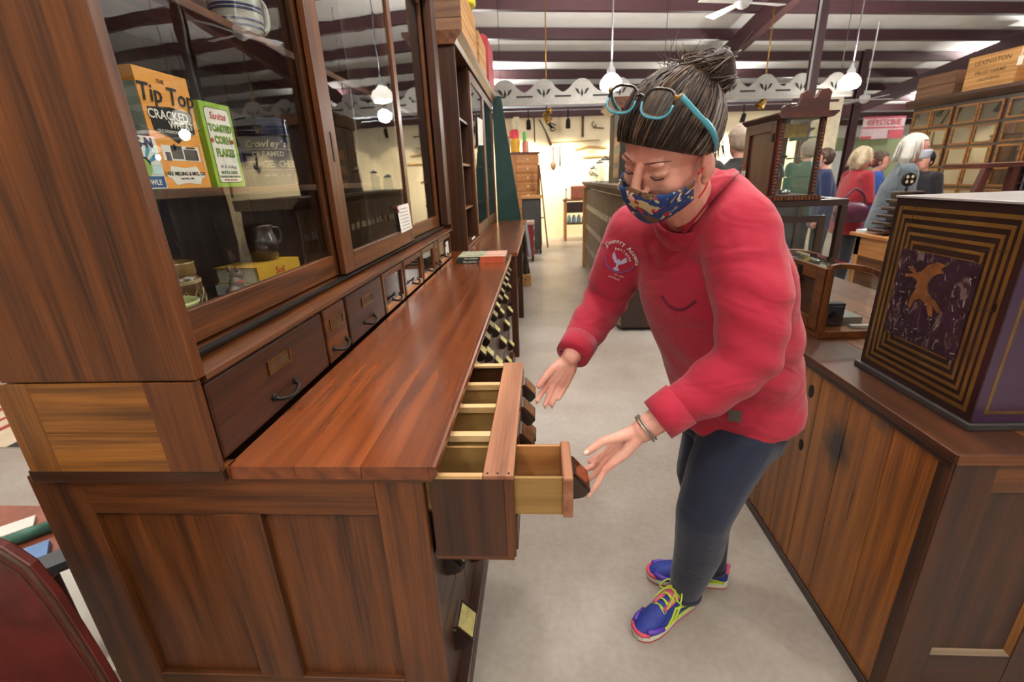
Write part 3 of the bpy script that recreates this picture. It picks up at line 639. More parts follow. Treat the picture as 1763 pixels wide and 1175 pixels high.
# ================================================================= second cabinet further along
c2 = thing('glazed_cabinet', (-.7, 3.8, 0), 'dark oak cabinet with open shelves and glass doors beyond the hutch', 'cabinet')
WZ, WY = wood('oak_deep', 'z'), wood('oak_deep', 'y')
for i, (x0, x1) in enumerate(((-1.1, -.80), (-.799, -.50), (-.499, -.19))): obj('counter_board', B().box(x0, x1, 3.775, 6.85, .895, .925), wood('oak_top', 'y'), c2, bevel=.002)
for x, y in ((-.26, 3.79), (-.26, 5.0), (-.26, 6.7), (-1.05, 3.79), (-1.05, 6.7)): obj('leg', B().box(x, x + .055, y, y + .09, 0, .895), WZ, c2, bevel=.003)
obj('apron', B().box(-.25, -.23, 3.88, 6.7, .80, .895), WY, c2)
obj('apron', B().box(-1.0, -.26, 3.80, 3.82, .80, .895), wood('oak_deep', 'x'), c2)
obj('low_shelf', B().box(-1.05, -.24, 3.88, 6.75, .45, .47), WY, c2)
obj('side_panel', B().box(-1.1, -.62, 3.955, 3.98, .926, 2.46), WZ, c2, bevel=.003)
obj('side_panel', B().box(-1.1, -.62, 6.80, 6.825, .926, 2.46), WZ, c2)
obj('back_panel', B().box(-1.1, -1.09, 3.98, 6.8, .926, 2.46), WY, c2)
obj('partition', B().box(-1.09, -.64, 4.70, 4.72, .926, 2.46), WZ, c2); obj('partition', B().box(-1.09, -.64, 5.75, 5.77, .926, 2.46), WZ, c2)
for z in (1.25, 1.62, 1.98): obj('shelf', B().box(-1.09, -.66, 3.98, 6.8, z, z + .018), wood('oak', 'y'), c2)
obj('bottom_board', B().box(-1.09, -.63, 3.98, 6.8, .93, .955), wood('oak', 'y'), c2)
obj('cornice', B().prism([(-1.12, 2.46), (-.61, 2.46), (-.595, 2.49), (-.565, 2.52), (-.56, 2.55), (-1.12, 2.55)], 'y', 3.93, 6.86), wood('oak', 'y'), c2)
for y0, y1 in ((4.72, 5.75), (5.77, 6.80)):
    d = obj('glass_door', B().box(-.645, -.622, y0, y0 + .07, .97, 2.44), wood('oak', 'z'), c2, bevel=.003)
    obj('door_stile', B().box(-.645, -.622, y1 - .07, y1, .97, 2.44), wood('oak', 'z'), d, bevel=.003)
    obj('door_rail', B().box(-.645, -.622, y0 + .07, y1 - .07, .97, 1.06), wood('oak', 'y'), d); obj('door_rail', B().box(-.645, -.622, y0 + .07, y1 - .07, 2.36, 2.44), wood('oak', 'y'), d)
    obj('pane', B().box(-.636, -.633, y0 + .07, y1 - .07, 1.06, 2.36), glass('door_glass'), d)
card('price_tag', [(5.15, 2.10), (5.60, 2.12), (5.55, 1.86), (5.10, 1.83)], -.620, 'white card hanging on the glass of the dark cabinet', lines=0, ribbon=False)
card('price_tag', [(4.35, .968), (4.55, .968), (4.55, .985), (4.35, .985)], -.640, 'small white slip on the open shelf of the dark cabinet', lines=0, ribbon=False)
# crates and a red box on top
def crate(name, x0, x1, y0, y1, z0, z1, mats, label, group='wooden crates on the cabinets', n=3):
    o = thing(name, ((x0 + x1) / 2, (y0 + y1) / 2, z0), label, 'crate', group); t = .016
    for i in range(n):
        a = z0 + (z1 - z0) * i / n; b_ = z0 + (z1 - z0) * (i + 1) / n - .004
        obj('side_board', B().box(x0, x1, y0, y0 + t, a, b_), mats[0], o, bevel=.002); obj('side_board', B().box(x0, x1, y1 - t, y1, a, b_), mats[0], o, bevel=.002)
        obj('end_board', B().box(x0, x0 + t, y0 + t, y1 - t, a, b_), mats[1], o, bevel=.002); obj('end_board', B().box(x1 - t, x1, y0 + t, y1 - t, a, b_), mats[1], o, bevel=.002)
    obj('bottom', B().box(x0 + t, x1 - t, y0 + t, y1 - t, z0, z0 + .012), mats[1], o)
    return o
crate('wooden_crate', -.95, -.575, 4.1, 5.05, 2.552, 2.92, (wood('crate_dark', 'x'), wood('crate', 'y')), 'long pale crate on top of the dark cabinet, nearest the hutch')
crate('wooden_crate', -.90, -.565, 5.15, 5.8, 2.552, 2.86, (wood('crate', 'x'), wood('crate', 'y')), 'shorter tan crate behind the long crate on the dark cabinet')
rbx = obj('red_box', B().prism([(-.95, 2.552), (-.555, 2.552), (-.555, 3.0), (-.60, 3.03), (-.95, 3.03)], 'y', 5.95, 6.6), plain('red_tin', '#a3162a', .5, 0, .1), bevel=.01); tag(rbx, 'bright red box on top of the dark cabinet', 'box')
ybx = obj('yellow_tin', B().lathe([(.12, 0), (.13, .02), (.13, .16), (.10, .2), (.05, .22)], (-.66, 4.75, 2.925), 20), plain('yellow_tin', '#c9c21e', .5), smooth=True); tag(ybx, 'yellow tin standing in the crate on the dark cabinet', 'tin')
# green board leaning beyond, cloth, wooden block
gb = B(); gb.add([(-.62, 6.92, .0), (-.15, 6.92, .0), (-.50, 6.92, 2.55), (-.62, 6.92, 2.55), (-.62, 6.97, .0), (-.15, 6.97, .0), (-.50, 6.97, 2.55), (-.62, 6.97, 2.55)], [(0, 1, 2, 3), (7, 6, 5, 4), (0, 4, 5, 1), (1, 5, 6, 2), (2, 6, 7, 3), (3, 7, 4, 0)])
tag(obj('green_board', gb, plain('green_baize', '#22403c', .8, 0, .15, 6)), 'tall tapering dark green board standing behind the dark cabinet', 'board')
cl = B(); n = 10
cl.loft([[Vector((-.20 + .02 * math.sin(k * 2.1) + .006 * i, 5.95 + k * .05, .93 - i * .05 - .01 * math.sin(k))) for k in range(n)] + [Vector((-.19 + .02 * math.sin(k * 2.1) + .006 * i, 5.95 + k * .05, .93 - i * .05 - .01 * math.sin(k))) for k in range(n)][::-1] for i in range(9)])
tag(obj('grey_cloth', cl, plain('grey_cloth', '#85878c', .9, 0, .15, 12)), 'grey cloth hanging over the far end of the dark counter', 'cloth')
tag(obj('wood_block', B().box(-.27, -.15, 6.62, 6.75, 0, .16), wood('crate', 'y'), bevel=.004), 'small square wooden block on the floor under the grey cloth', 'block')

# ================================================================= lower left: red chair, low table with oddments, rug
ch = thing('red_chair', (-1.35, .60, 0), 'old red painted chair in the lower left corner', 'chair')
RP = plain('red_paint', '#551a13', .5, 0, .3, 9, coat=.15, bump=.25, bscale=25); RPE = plain('worn_edge', '#3f2011', .6, 0, .3, 30)
crest = [(-.975, .30), (-.99, .50), (-1.004, .62), (-1.018, .72), (-1.04, .80), (-1.08, .845), (-1.12, .865), (-1.25, .872), (-1.45, .872), (-1.58, .84), (-1.64, .76), (-1.66, .60), (-1.66, .30), (-1.60, .30), (-1.59, .50), (-1.52, .56), (-1.40, .57), (-1.31, .56), (-1.275, .51), (-1.275, .40), (-1.29, .30)]
obj('chair_back', B().prism(crest, 'y', .665, .685), RP, ch, bevel=.004)
obj('back_edge', B().tube([(p[0] - .006, .664, p[1] - .004) for p in crest[0:11]], .006, 8), RPE, ch, smooth=True)
obj('edge_line', B().tube([(p[0] - .028, .6645, p[1] - .022) for p in crest[0:9]], .0022, 6), RPE, ch)
obj('seat', B().prism([(-1.66, .24), (-1.04, .24), (-1.03, .66), (-1.65, .66)], 'z', .40, .43), RP, ch, bevel=.01)
for x, y in ((-1.08, .28), (-1.62, .28), (-1.09, .66), (-1.62, .66)): obj('leg', B().tube([(x, y, .40), (x + (.01 if x > -1.3 else -.01), y, 0)], [.022, .016], 10), RP, ch, smooth=True)
for x0, x1 in ((-1.29, -1.02), (-1.66, -1.60)): obj('back_post', B().box(x0, x1, .666, .684, .43, .30) if False else B().box(x0, x1, .648, .665, .40, .46), RP, ch)
lt = thing('low_table', (-1.95, 1.3, 0), 'low worn reddish table behind the hutch corner', 'table')
obj('table_top', B().box(-2.12, -1.47, .93, 1.27, .425, .45), plain('worn_red_top', '#8a4a34', .5, 0, .25, 10), lt, bevel=.004)
for x, y in ((-2.08, .97), (-1.56, .97), (-2.08, 1.19), (-1.56, 1.19)): obj('leg', B().box(x, x + .06, y, y + .05, .0065, .425), wood('walnut_red', 'z'), lt, bevel=.004)
obj('apron', B().box(-2.08, -1.5, .95, .97, .35, .425), wood('walnut_red', 'x'), lt)
slab_f = obj('white_floor_patch', B().box(-2.4, -1.28, 1.0, 1.75, 0, .006), WHT); tag(slab_f, 'white patch on the floor under the low table', 'sheet')  # thin white slab that whitens the floor under the table
VG = plain('verdigris', '#3f6a5a', .6, .3, .3, 25)
tag(obj('green_lever', B().tube(smooth_pts([(-1.72, 1.28, .48), (-1.70, 1.26, .55), (-1.66, 1.24, .63), (-1.62, 1.22, .72)], 5), [.02, .02, .019, .018, .017, .017, .016, .016, .016, .016, .017, .018, .018, .02, .022, .02][:16], 10).ball((-1.72, 1.28, .475), (.026, .02, .026), 10), VG, smooth=True), 'green patinated metal lever standing on the low table', 'tool')
tag(obj('green_bar', B().tube([(-1.78, 1.00, .472), (-1.58, 1.20, .472)], .02, 10), VG, smooth=True), 'thick green bar lying on the low table', 'bar')
def slab(name, cx, cy, z, lx, ly, t, rz, mat, label, cat):
    o = obj(name, B().box(-lx / 2, lx / 2, -ly / 2, ly / 2, 0, t), mat, local=True, bevel=.002); o.location = (cx, cy, z); o.rotation_euler = (0, 0, rz); return tag(o, label, cat)
slab('white_board', -1.83, 1.10, .4505, .24, .07, .012, .75, WHT, 'narrow off white board on the low table', 'board')
slab('blue_book', -1.61, 1.00, .4505, .16, .09, .02, .75, plain('cover_sky', '#5f83b5', .5), 'pale blue book on the low table', 'book')
slab('black_book', -1.485, .985, .4505, .16, .08, .03, .75, plain('cover_slate', '#252b31', .4), 'slate black book at the edge of the low table', 'book')
rug = obj('rug', B().box(-4.6, -3.25, 2.35, 4.0, 0, .008), plain('rug_cream', '#bfae95', .9)); tag(rug, 'cream rug with red and black stripes on the floor', 'rug')
for k, (x0, x1, mt) in enumerate(((-3.42, -3.30, '#2a2a2c'), (-3.75, -3.70, '#8c2f2a'), (-3.9, -3.86, '#8c2f2a'), (-4.1, -4.04, '#8c2f2a'))):
    obj('rug_stripe', B().box(x0, x1, 2.35, 4.0, .008, .0095), plain('rug_stripe_%s' % mt[1:], mt, .9), rug)
# ================================================================= plank counter on the right
def plank_mat():
    """wood() plus scorch mark, stain and a rotten streak, all marks of the boards themselves"""
    m = wood('plank', 'z'); nt = m.node_tree
    if 'scorch' in nt.nodes: return m
    N = nt.nodes.new; L = nt.links.new; p = nt.nodes['Principled BSDF']; src = p.inputs['Base Color'].links[0].from_socket
    ge = N('ShaderNodeNewGeometry'); sx = N('ShaderNodeSeparateXYZ'); L(ge.outputs['Position'], sx.inputs[0])
    no = N('ShaderNodeTexNoise'); no.inputs['Scale'].default_value = 22; no.inputs['Detail'].default_value = 4; L(ge.outputs['Position'], no.inputs['Vector'])
    def blob(c, r, edge, col, name, strength):
        nonlocal src
        sb = N('ShaderNodeVectorMath'); sb.operation = 'SUBTRACT'; L(ge.outputs['Position'], sb.inputs[0]); sb.inputs[1].default_value = c
        dv = N('ShaderNodeVectorMath'); dv.operation = 'DIVIDE'; L(sb.outputs[0], dv.inputs[0]); dv.inputs[1].default_value = r
        ln = N('ShaderNodeVectorMath'); ln.operation = 'LENGTH'; L(dv.outputs[0], ln.inputs[0])
        ad = N('ShaderNodeMath'); ad.operation = 'MULTIPLY_ADD'; ad.inputs[1].default_value = .9; L(no.outputs['Fac'], ad.inputs[0]); L(ln.outputs['Value'], ad.inputs[2])
        rp = N('ShaderNodeMapRange'); rp.inputs['From Min'].default_value = edge[0]; rp.inputs['From Max'].default_value = edge[1]; rp.inputs['To Min'].default_value = strength; rp.inputs['To Max'].default_value = 0; L(ad.outputs[0], rp.inputs['Value'])
        mx = N('ShaderNodeMix'); mx.data_type = 'RGBA'; mx.name = name; L(rp.outputs[0], mx.inputs['Factor']); L(src, mx.inputs['A']); mx.inputs['B'].default_value = lin(col); src = mx.outputs['Result']
    blob((.956, 1.365, .632), (1, .06, .085), (.9, 1.8), '#0c0805', 'scorch', .96)
    blob((.956, 1.20, .80), (1, .045, .03), (.6, 1.5), '#2a2c26', 'stain', .7)
    blob((.956, 1.245, .52), (1, .012, .22), (.55, 1.0), '#1d0c05', 'streak', .85)
    blob((.956, 1.57, .75), (1, .06, .12), (.5, 1.6), '#a8652a', 'pale', .35)
    L(src, p.inputs['Base Color']); return m
RC = thing('plank_counter', (1.35, .96, 0), 'long counter with vertical pine plank front and knot holes', 'counter')
PLK = plank_mat(); RY1 = 2.86; RZ = .862
ys = [1.012, 1.160, 1.340, 1.498, 1.647, 1.80, 1.955, 2.11, 2.27, 2.43, 2.59, 2.75, 2.85]
def holed(y0, y1, z0, z1, holes):
    """plank outline with oval holes cut in (keyhole polygon), extruded in x"""
    poly = [(y0, z0), (y1, z0), (y1, z1), (y0, z1)]
    for (cy, cz, ry, rz) in holes:
        ring = [(cy + ry * math.cos(a), cz + rz * math.sin(a)) for a in [PI + -2 * PI * k / 16 for k in range(17)]]
        poly = poly + [(y0, cz)] + ring + [(y0, cz)]
    return poly
for a, b_ in zip(ys[:-1], ys[1:]):
    hl = [(1.545, .741, .0155, .025), (1.543, .522, .0135, .023)] if abs(a - 1.498) < .001 else []
    hl.sort(key=lambda q: -q[1])
    obj('plank', B().prism(holed(a + .0014, b_ - .0014, .035, .832, hl), 'x', .956, .975), PLK, RC, bevel=0 if hl else .0015)
for hy, hz, ry_, rz2 in ((1.545, .741, .0155, .025), (1.543, .522, .0135, .023)): obj('knot_hole_shade', B().prism([(hy + ry_ * math.cos(k * PI / 8), hz + rz2 * math.sin(k * PI / 8)) for k in range(16)], 'x', .9545, .9585), plain('inside_black', '#0a0604', .9), RC)  # black disc paints the shade inside each knot hole
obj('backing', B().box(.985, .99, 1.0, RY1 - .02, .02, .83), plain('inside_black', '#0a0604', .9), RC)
obj('corner_post', B().box(.954, .985, .972, 1.0115, .03, .834), wood('oak_deep', 'z'), RC, bevel=.003)
obj('plinth', B().box(.948, .99, .968, RY1, 0, .034), wood('walnut', 'y'), RC, bevel=.003)
obj('top_trim', B().box(.950, .957, .97, RY1, .818, .836), wood('oak_deep', 'y'), RC, bevel=.002)
for i, (x0, x1) in enumerate(((.945, 1.16), (1.161, 1.43), (1.431, 1.78))): obj('counter_board', B().box(x0, x1, .962, RY1, .836, RZ), wood('oak', 'y') if i else wood('oak_deep', 'y'), RC, bevel=.003)
obj('top_end_trim', B().box(.948, 1.78, .958, .9615, .836, RZ - .001), wood('oak', 'x'), RC)
en = obj('end_panel', B().box(.986, 1.77, .985, .995, .03, .835), wood('oak_deep', 'z'), RC)
obj('stile', B().box(.957, 1.052, .968, .985, .03, .835), wood('oak_deep', 'z'), en, bevel=.002); obj('stile', B().box(1.262, 1.36, .968, .985, .03, .835), wood('oak_deep', 'z'), en, bevel=.002); obj('stile', B().box(1.68, 1.77, .968, .985, .03, .835), wood('oak_deep', 'z'), en)
for x0, x1 in ((1.052, 1.262), (1.36, 1.68)):
    obj('rail', B().box(x0, x1, .969, .985, .752, .835), wood('oak', 'x'), en, bevel=.002); obj('rail', B().box(x0, x1, .969, .985, .03, .212), wood('oak_deep', 'x'), en, bevel=.002)
    obj('bead', B().prism([(.971, .212), (.985, .226), (.985, .212)], 'x', x0, x1), wood('grey_wood', 'x'), en)
    obj('bead', B().prism([(x1, .971), (x1 - .012, .985), (x1, .985)], 'z', .212, .752), wood('oak_gold', 'z'), en)
    obj('board', B().box(x0, x1, .983, .986, .212, .752), wood('oak_deep', 'z'), en)
# ---- purple and gold painted cabinet
PB = thing('painted_cabinet', (1.22, 1.28, RZ), 'dark purple painted box with gold stripes and worn picture', 'cabinet')
PUR = plain('purple_lacquer', '#331a38', .33, 0, .25, 7, coat=.4); PBR = plain('brown_lacquer', '#1d0c0c', .35, 0, .25, 9, coat=.4)
GLD = plain('gold_paint', '#664a1d', .34, .25, .4, 7, coat=.25)
px0, px1, py0, py1, pz0, pz1 = 1.06, 1.42, 1.075, 1.492, .880, 1.402
obj('base_board', B().box(px0 - .010, px1, py0 - .010, py1 + .012, RZ + .0005, pz0), plain('base_grey', '#34302e', .5, 0, .2, 20), PB, bevel=.002)
obj('box_body', B().box(px0, px1, py0, py1, pz0, pz1), PBR, PB, bevel=.002)
obj('end_paint', B().box(px0 + .002, px1 - .002, py0 - .0006, py0, pz0 + .002, pz1 - .03), PUR, PB)
obj('lid_board', B().box(px0 - .004, px1, py0 - .004, py1 + .002, pz1, pz1 + .006), plain('lid_sheen_grey', '#8c8886', .35, 0, .15, 8, coat=.3), PB, bevel=.001)  # grey-white colour paints the light reflected off the box top
def frame_x(b, x, a0, a1, c0, c1, w, d=.0006):
    b.box(x - d, x, a0, a1, c0, c0 + w); b.box(x - d, x, a0, a1, c1 - w, c1); b.box(x - d, x, a0, a0 + w, c0 + w, c1 - w); b.box(x - d, x, a1 - w, a1, c0 + w, c1 - w); return b
for k in range(6):
    i = .020 + k * .0205
    obj('gold_stripe', frame_x(B(), px0, py0 + i * .92, py1 - i * .92, pz0 + i * 1.02, pz1 - i * 1.12, .0105 - .0006 * k), GLD, PB)
def picture_mat():
    m = plain('picture_purple', '#24101f', .4, 0, .5, 18); nt = m.node_tree; N = nt.nodes.new; L = nt.links.new; p = nt.nodes['Principled BSDF']; src = p.inputs['Base Color'].links[0].from_socket
    tc = N('ShaderNodeTexCoord'); cur = src
    for sc_, lo, hi, col, loc in ((16, .56, .62, '#6e5f5c', 0), (34, .60, .64, '#93857f', 3), (20, .58, .66, '#5a351c', 7)):
        mp = N('ShaderNodeMapping'); mp.inputs['Location'].default_value = (loc, loc, loc); mp.inputs['Scale'].default_value = (1, 1.6, .8); L(tc.outputs['Object'], mp.inputs['Vector'])
        n = N('ShaderNodeTexNoise'); n.inputs['Scale'].default_value = sc_; n.inputs['Detail'].default_value = 9; n.inputs['Roughness'].default_value = .7; n.inputs['Distortion'].default_value = 1.5; L(mp.outputs[0], n.inputs['Vector'])
        mr = N('ShaderNodeMapRange'); mr.inputs['From Min'].default_value = lo; mr.inputs['From Max'].default_value = hi; mr.inputs['To Max'].default_value = .75; L(n.outputs['Fac'], mr.inputs['Value'])
        mx = N('ShaderNodeMix'); mx.data_type = 'RGBA'; L(mr.outputs[0], mx.inputs['Factor']); L(cur, mx.inputs['A']); mx.inputs['B'].default_value = lin(col); cur = mx.outputs['Result']
    L(cur, p.inputs['Base Color']); return m
pic = obj('picture_ground', B().box(px0 - .0012, px0, 1.165, 1.425, 1.01, 1.262), picture_mat(), PB)
FIG = plain('figure_gold', '#6a421c', .5, 0, .4, 40)
fig = [(1.385, 1.215), (1.372, 1.222), (1.352, 1.205), (1.338, 1.21), (1.318, 1.232), (1.29, 1.244), (1.262, 1.24), (1.275, 1.228), (1.262, 1.22), (1.282, 1.214), (1.298, 1.2), (1.305, 1.182), (1.298, 1.16), (1.28, 1.148), (1.262, 1.14), (1.238, 1.118), (1.25, 1.114), (1.272, 1.13), (1.262, 1.1), (1.275, 1.098), (1.292, 1.126), (1.318, 1.138), (1.335, 1.128), (1.342, 1.104), (1.352, 1.106), (1.35, 1.138), (1.338, 1.162), (1.34, 1.182), (1.36, 1.19), (1.388, 1.186), (1.39, 1.194), (1.362, 1.2)]
obj('leaping_figure', B().prism(fig, 'x', px0 - .002, px0 - .001), FIG, pic)
SCR = plain('scraped_white', '#7c6c66', .7, 0, .5, 60)
rs = random.Random(3)
for k in range(40):
    a = rs.random()
    if a < .3: yy, zz, dy, dz = 1.425 - rs.random() * .03, 1.02 + rs.random() * .24, .004, .02
    elif a < .6: yy, zz, dy, dz = 1.17 + rs.random() * .05, 1.05 + rs.random() * .2, .004, .018
    elif a < .85: yy, zz, dy, dz = 1.17 + rs.random() * .24, 1.0 + rs.random() * .05, .012, .01
    else: yy, zz, dy, dz = 1.19 + rs.random() * .2, 1.05 + rs.random() * .18, .01, .006
    q = [(yy + rs.uniform(-1, 1) * dy, zz + rs.uniform(-1, 1) * dz * .6) for _ in range(2)]
    w_ = rs.uniform(.0006, .0018); (ya, za), (yb, zb) = q
    l = math.hypot(yb - ya, zb - za) + 1e-6; nx, nz = -(zb - za) / l * w_, (yb - ya) / l * w_
    o = obj('paint_scrape', B().prism([(ya - nx, za - nz), (yb - nx, zb - nz), (yb + nx, zb + nz), (ya + nx, za + nz)], 'x', px0 - .0021 - k * 1e-6, px0 - .0011), SCR, pic)
bd = B(); i = .025; bd.box(px0 + i, px1, py0 - .001, py0, pz0 + i, pz0 + i + .008).box(px0 + i, px0 + i + .008, py0 - .001, py0, pz0 + i + .008, pz1 - .06)
obj('gold_border', bd, GLD, PB)
obj('keyhole_plate', B().prism([(1.104 + .005 * math.cos(k * PI / 5), 1.17 + .011 * math.sin(k * PI / 5)) for k in range(10)], 'x', px0 - .002, px0), IRON(), PB)
for (ya, za, yb, zb) in ((1.46, 1.40, 1.452, .90), (1.41, 1.40, 1.42, 1.27), (1.115, 1.30, 1.19, 1.29), (1.10, 1.16, 1.17, 1.15)):
    obj('crack', B().tube([(px0 - .0004, ya, za), (px0 - .0004, (ya + yb) / 2 + .003, (za + zb) / 2), (px0 - .0004, yb, zb)], .0009, 5), INK, PB)
# ---- glass topped case with curved lid
CC = thing('curved_showcase', (1.18, 1.94, RZ), 'small oak showcase with curved glass lid on the counter', 'showcase')
OG = wood('oak', 'y'); z = RZ + .0005; cx0, cx1, cy0, cy1 = 1.068, 1.312, 1.757, 2.14
arc = [(1.068, 1.135), (1.075, 1.15), (1.10, 1.155)] + [(1.10 + .205 * math.sin(t * PI / 20), 1.155 - .10 * (1 - math.cos(t * PI / 20))) for t in range(1, 11)]
inner = [(p[0] + (.017 if i == 0 else 0) - .010 * (i / 12), p[1] - .018) for i, p in enumerate(arc)]
obj('base_frame', B().box(cx0, cx1, cy0, cy1, z, z + .03), OG, CC, bevel=.003)
for nm, ya in (('near_arch', cy0), ('far_arch', cy1 - .018)):
    poly = [(cx0, z + .03)] + arc + [(cx1, z + .03), (cx1 - .016, z + .03)] + [(p[0], p[1]) for p in inner[::-1]] + [(cx0 + .025, z + .03)]
    obj(nm, B().prism(poly, 'y', ya, ya + .018), wood('oak', 'z'), CC, bevel=.002)
    pane = [(cx0 + .024, z + .03)] + inner + [(cx1 - .014, z + .03)]
    obj('end_pane', B().prism(pane, 'y', ya + .007, ya + .010), glass('case_glass', boost=1.3), CC)
lid = B(); n = len(arc)
lid.loft([[Vector((p[0], y, p[1] - .004)) for y in (cy0 + .018, cy1 - .018)] + [Vector((p[0], y, p[1] - .008)) for y in (cy1 - .018, cy0 + .018)] for p in arc[1:] + [(cx1 - .004, z + .03)]])
obj('curved_pane', lid, glass('case_glass'), CC)
obj('side_frame', B().box(cx0, cx0 + .012, cy0 + .018, cy1 - .018, z + .03, 1.135), wood('oak_deep', 'y'), CC)
for a, b_, c, d in ((cy0 + .018, cy0 + .07, z + .03, 1.135), (cy1 - .07, cy1 - .018, z + .03, 1.135), (cy0 + .07, cy1 - .07, 1.085, 1.135), (cy0 + .07, cy1 - .07, z + .03, z + .075)):
    obj('side_rail', B().box(cx0 - .006, cx0, a, b_, c, d), wood('oak', 'y'), CC, bevel=.002)
obj('lock', B().box(cx0 - .014, cx0 - .006, 1.925, 1.955, 1.085, 1.125), IRON(), CC, bevel=.003)
# contents of the curved case
cam_ = thing('folding_camera', (1.15, 1.83, z + .0305), 'black folding camera standing inside the curved showcase', 'camera')
BK = plain('leatherette', '#15181c', .6, 0, .2, 60, bump=.3, bscale=200)
obj('camera_body', B().box(1.10, 1.19, 1.815, 1.85, z + .031, z + .125), BK, cam_, bevel=.004); obj('front_plate', B().box(1.112, 1.178, 1.808, 1.815, z + .04, z + .115), plain('plate_grey', '#2b3036', .4, .3), cam_, bevel=.002)
obj('lens', B().lathe([(.018, 0), (.018, .01), (.012, .012)], (1.145, 1.808, z + .078), 16, Matrix.Rotation(PI / 2, 3, 'X')), plain('lens_black', '#06070a', .1, 0, .1, coat=1), cam_)
tag(obj('tin_box', B().box(1.20, 1.28, 1.84, 1.95, z + .031, z + .06), plain('tin_grey', '#70706c', .4, .5)), 'small grey tin inside the curved showcase', 'tin')
tag(obj('pocket_knife', B().box(1.21, 1.285, 1.79, 1.81, z + .031, z + .041), plain('horn', '#9a9488', .4)), 'pocket knife with pale handle inside the curved showcase', 'knife')
book('book', 1.19, 2.03, z + .031, .2, .13, .022, 0, DKG, 'green and red book lying inside the curved showcase', None, 'Then and Now')
# ---- glass showcase further back with small things in it, and the tall cabinet standing on it
SCZ = RZ + .0005
S = thing('glass_showcase', (1.22, 2.45, RZ), 'dark framed glass showcase under the tall narrow cabinet', 'showcase')
wz, wx, wy = wood('walnut', 'z'), wood('walnut', 'x'), wood('walnut', 'y')
sx0, sx1, sy0, sy1, sz1 = 1.0, 1.425, 2.30, 2.70, 1.352
obj('case_base', B().box(sx0, sx1, sy0, sy1, SCZ, SCZ + .05), wy, S, bevel=.003)
for x_ in (sx0, sx1 - .03):
    for y_ in (sy0, sy1 - .03): obj('post', B().box(x_, x_ + .03, y_, y_ + .03, SCZ + .05, sz1 - .03), wz, S, bevel=.003)
for y_ in (sy0, sy1 - .03): obj('top_rail', B().box(sx0, sx1, y_, y_ + .03, sz1 - .03, sz1), wx, S, bevel=.004)
for x_ in (sx0, sx1 - .03): obj('top_rail', B().box(x_, x_ + .03, sy0 + .03, sy1 - .03, sz1 - .03, sz1), wy, S, bevel=.004)
obj('top_pane', B().box(sx0 + .03, sx1 - .03, sy0 + .03, sy1 - .03, sz1 - .012, sz1 - .006), glass('case_glass'), S)
obj('end_pane', B().box(sx0 + .03, sx1 - .03, sy0 + .012, sy0 + .016, SCZ + .05, sz1 - .03), glass('case_glass'), S)
obj('side_pane', B().box(sx1 - .018, sx1 - .014, sy0 + .03, sy1 - .03, SCZ + .05, sz1 - .03), glass('case_glass'), S); obj('side_pane', B().box(sx0 + .014, sx0 + .018, sy0 + .03, sy1 - .03, SCZ + .05, sz1 - .03), glass('case_glass'), S)
fr = obj('inner_door', B().box(sx0 + .03, sx0 + .06, sy0 - .004, sy0 + .008, SCZ + .05, 1.28), wz, S)
obj('door_rail', B().box(sx0 + .06, 1.30, sy0 - .004, sy0 + .008, 1.25, 1.28), wx, fr); obj('door_stile', B().box(1.30, 1.33, sy0 - .004, sy0 + .008, SCZ + .05, 1.28), wz, fr)
obj('back_panel', B().box(sx0 + .03, sx1 - .03, sy1 - .014, sy1 - .008, SCZ + .05, sz1 - .03), plain('case_lining', '#3a3c40', .6, 0, .3, 12), S)
obj('glass_shelf', B().box(sx0 + .04, sx1 - .04, sy0 + .06, sy1 - .04, 1.05, 1.056), glass('case_glass'), S)
dl = thing('doll_figure', (1.15, 2.40, 1.0565), 'little doll with white head in yellow and green inside the showcase', 'figurine')
obj('dress', B().lathe([(.03, 0), (.026, .04), (.018, .06)], (1.15, 2.40, 1.0565), 14), plain('doll_green', '#5f9a4a', .6), dl, smooth=True); obj('bodice', B().lathe([(.02, .06), (.022, .085), (.012, .105)], (1.15, 2.40, 1.0565), 14).tube([(1.132, 2.39, 1.15), (1.125, 2.37, 1.115)], .006, 6).tube([(1.168, 2.39, 1.15), (1.175, 2.37, 1.115)], .006, 6), plain('doll_yellow', '#c9a637', .6), dl, smooth=True)
obj('doll_head', B().ball((1.15, 2.40, 1.18), .018, 14), plain('bisque', '#e4ddd0', .4), dl, smooth=True)
tag(obj('silver_dish', B().lathe([(.03, 0), (.035, .006), (.06, .02), (.062, .024), (.05, .016), (.0, .01)], (1.25, 2.42, 1.0565), 24, close=False), CHROME(), smooth=True), 'shallow silver dish inside the glass showcase', 'dish')
tag(obj('white_shell', B().ball((1.22, 2.5, 1.084), (.05, .03, .027), 14), plain('shell_white', '#cfc9bd', .5, 0, .2, 60, bump=.6, bscale=90), smooth=True), 'white shell like ornament inside the glass showcase', 'ornament')
tag(obj('yellow_cube', B().box(1.30, 1.34, 2.36, 2.40, 1.0565, 1.09), plain('cube_yellow', '#d9b224', .6), bevel=.003), 'small yellow block inside the glass showcase', 'block')
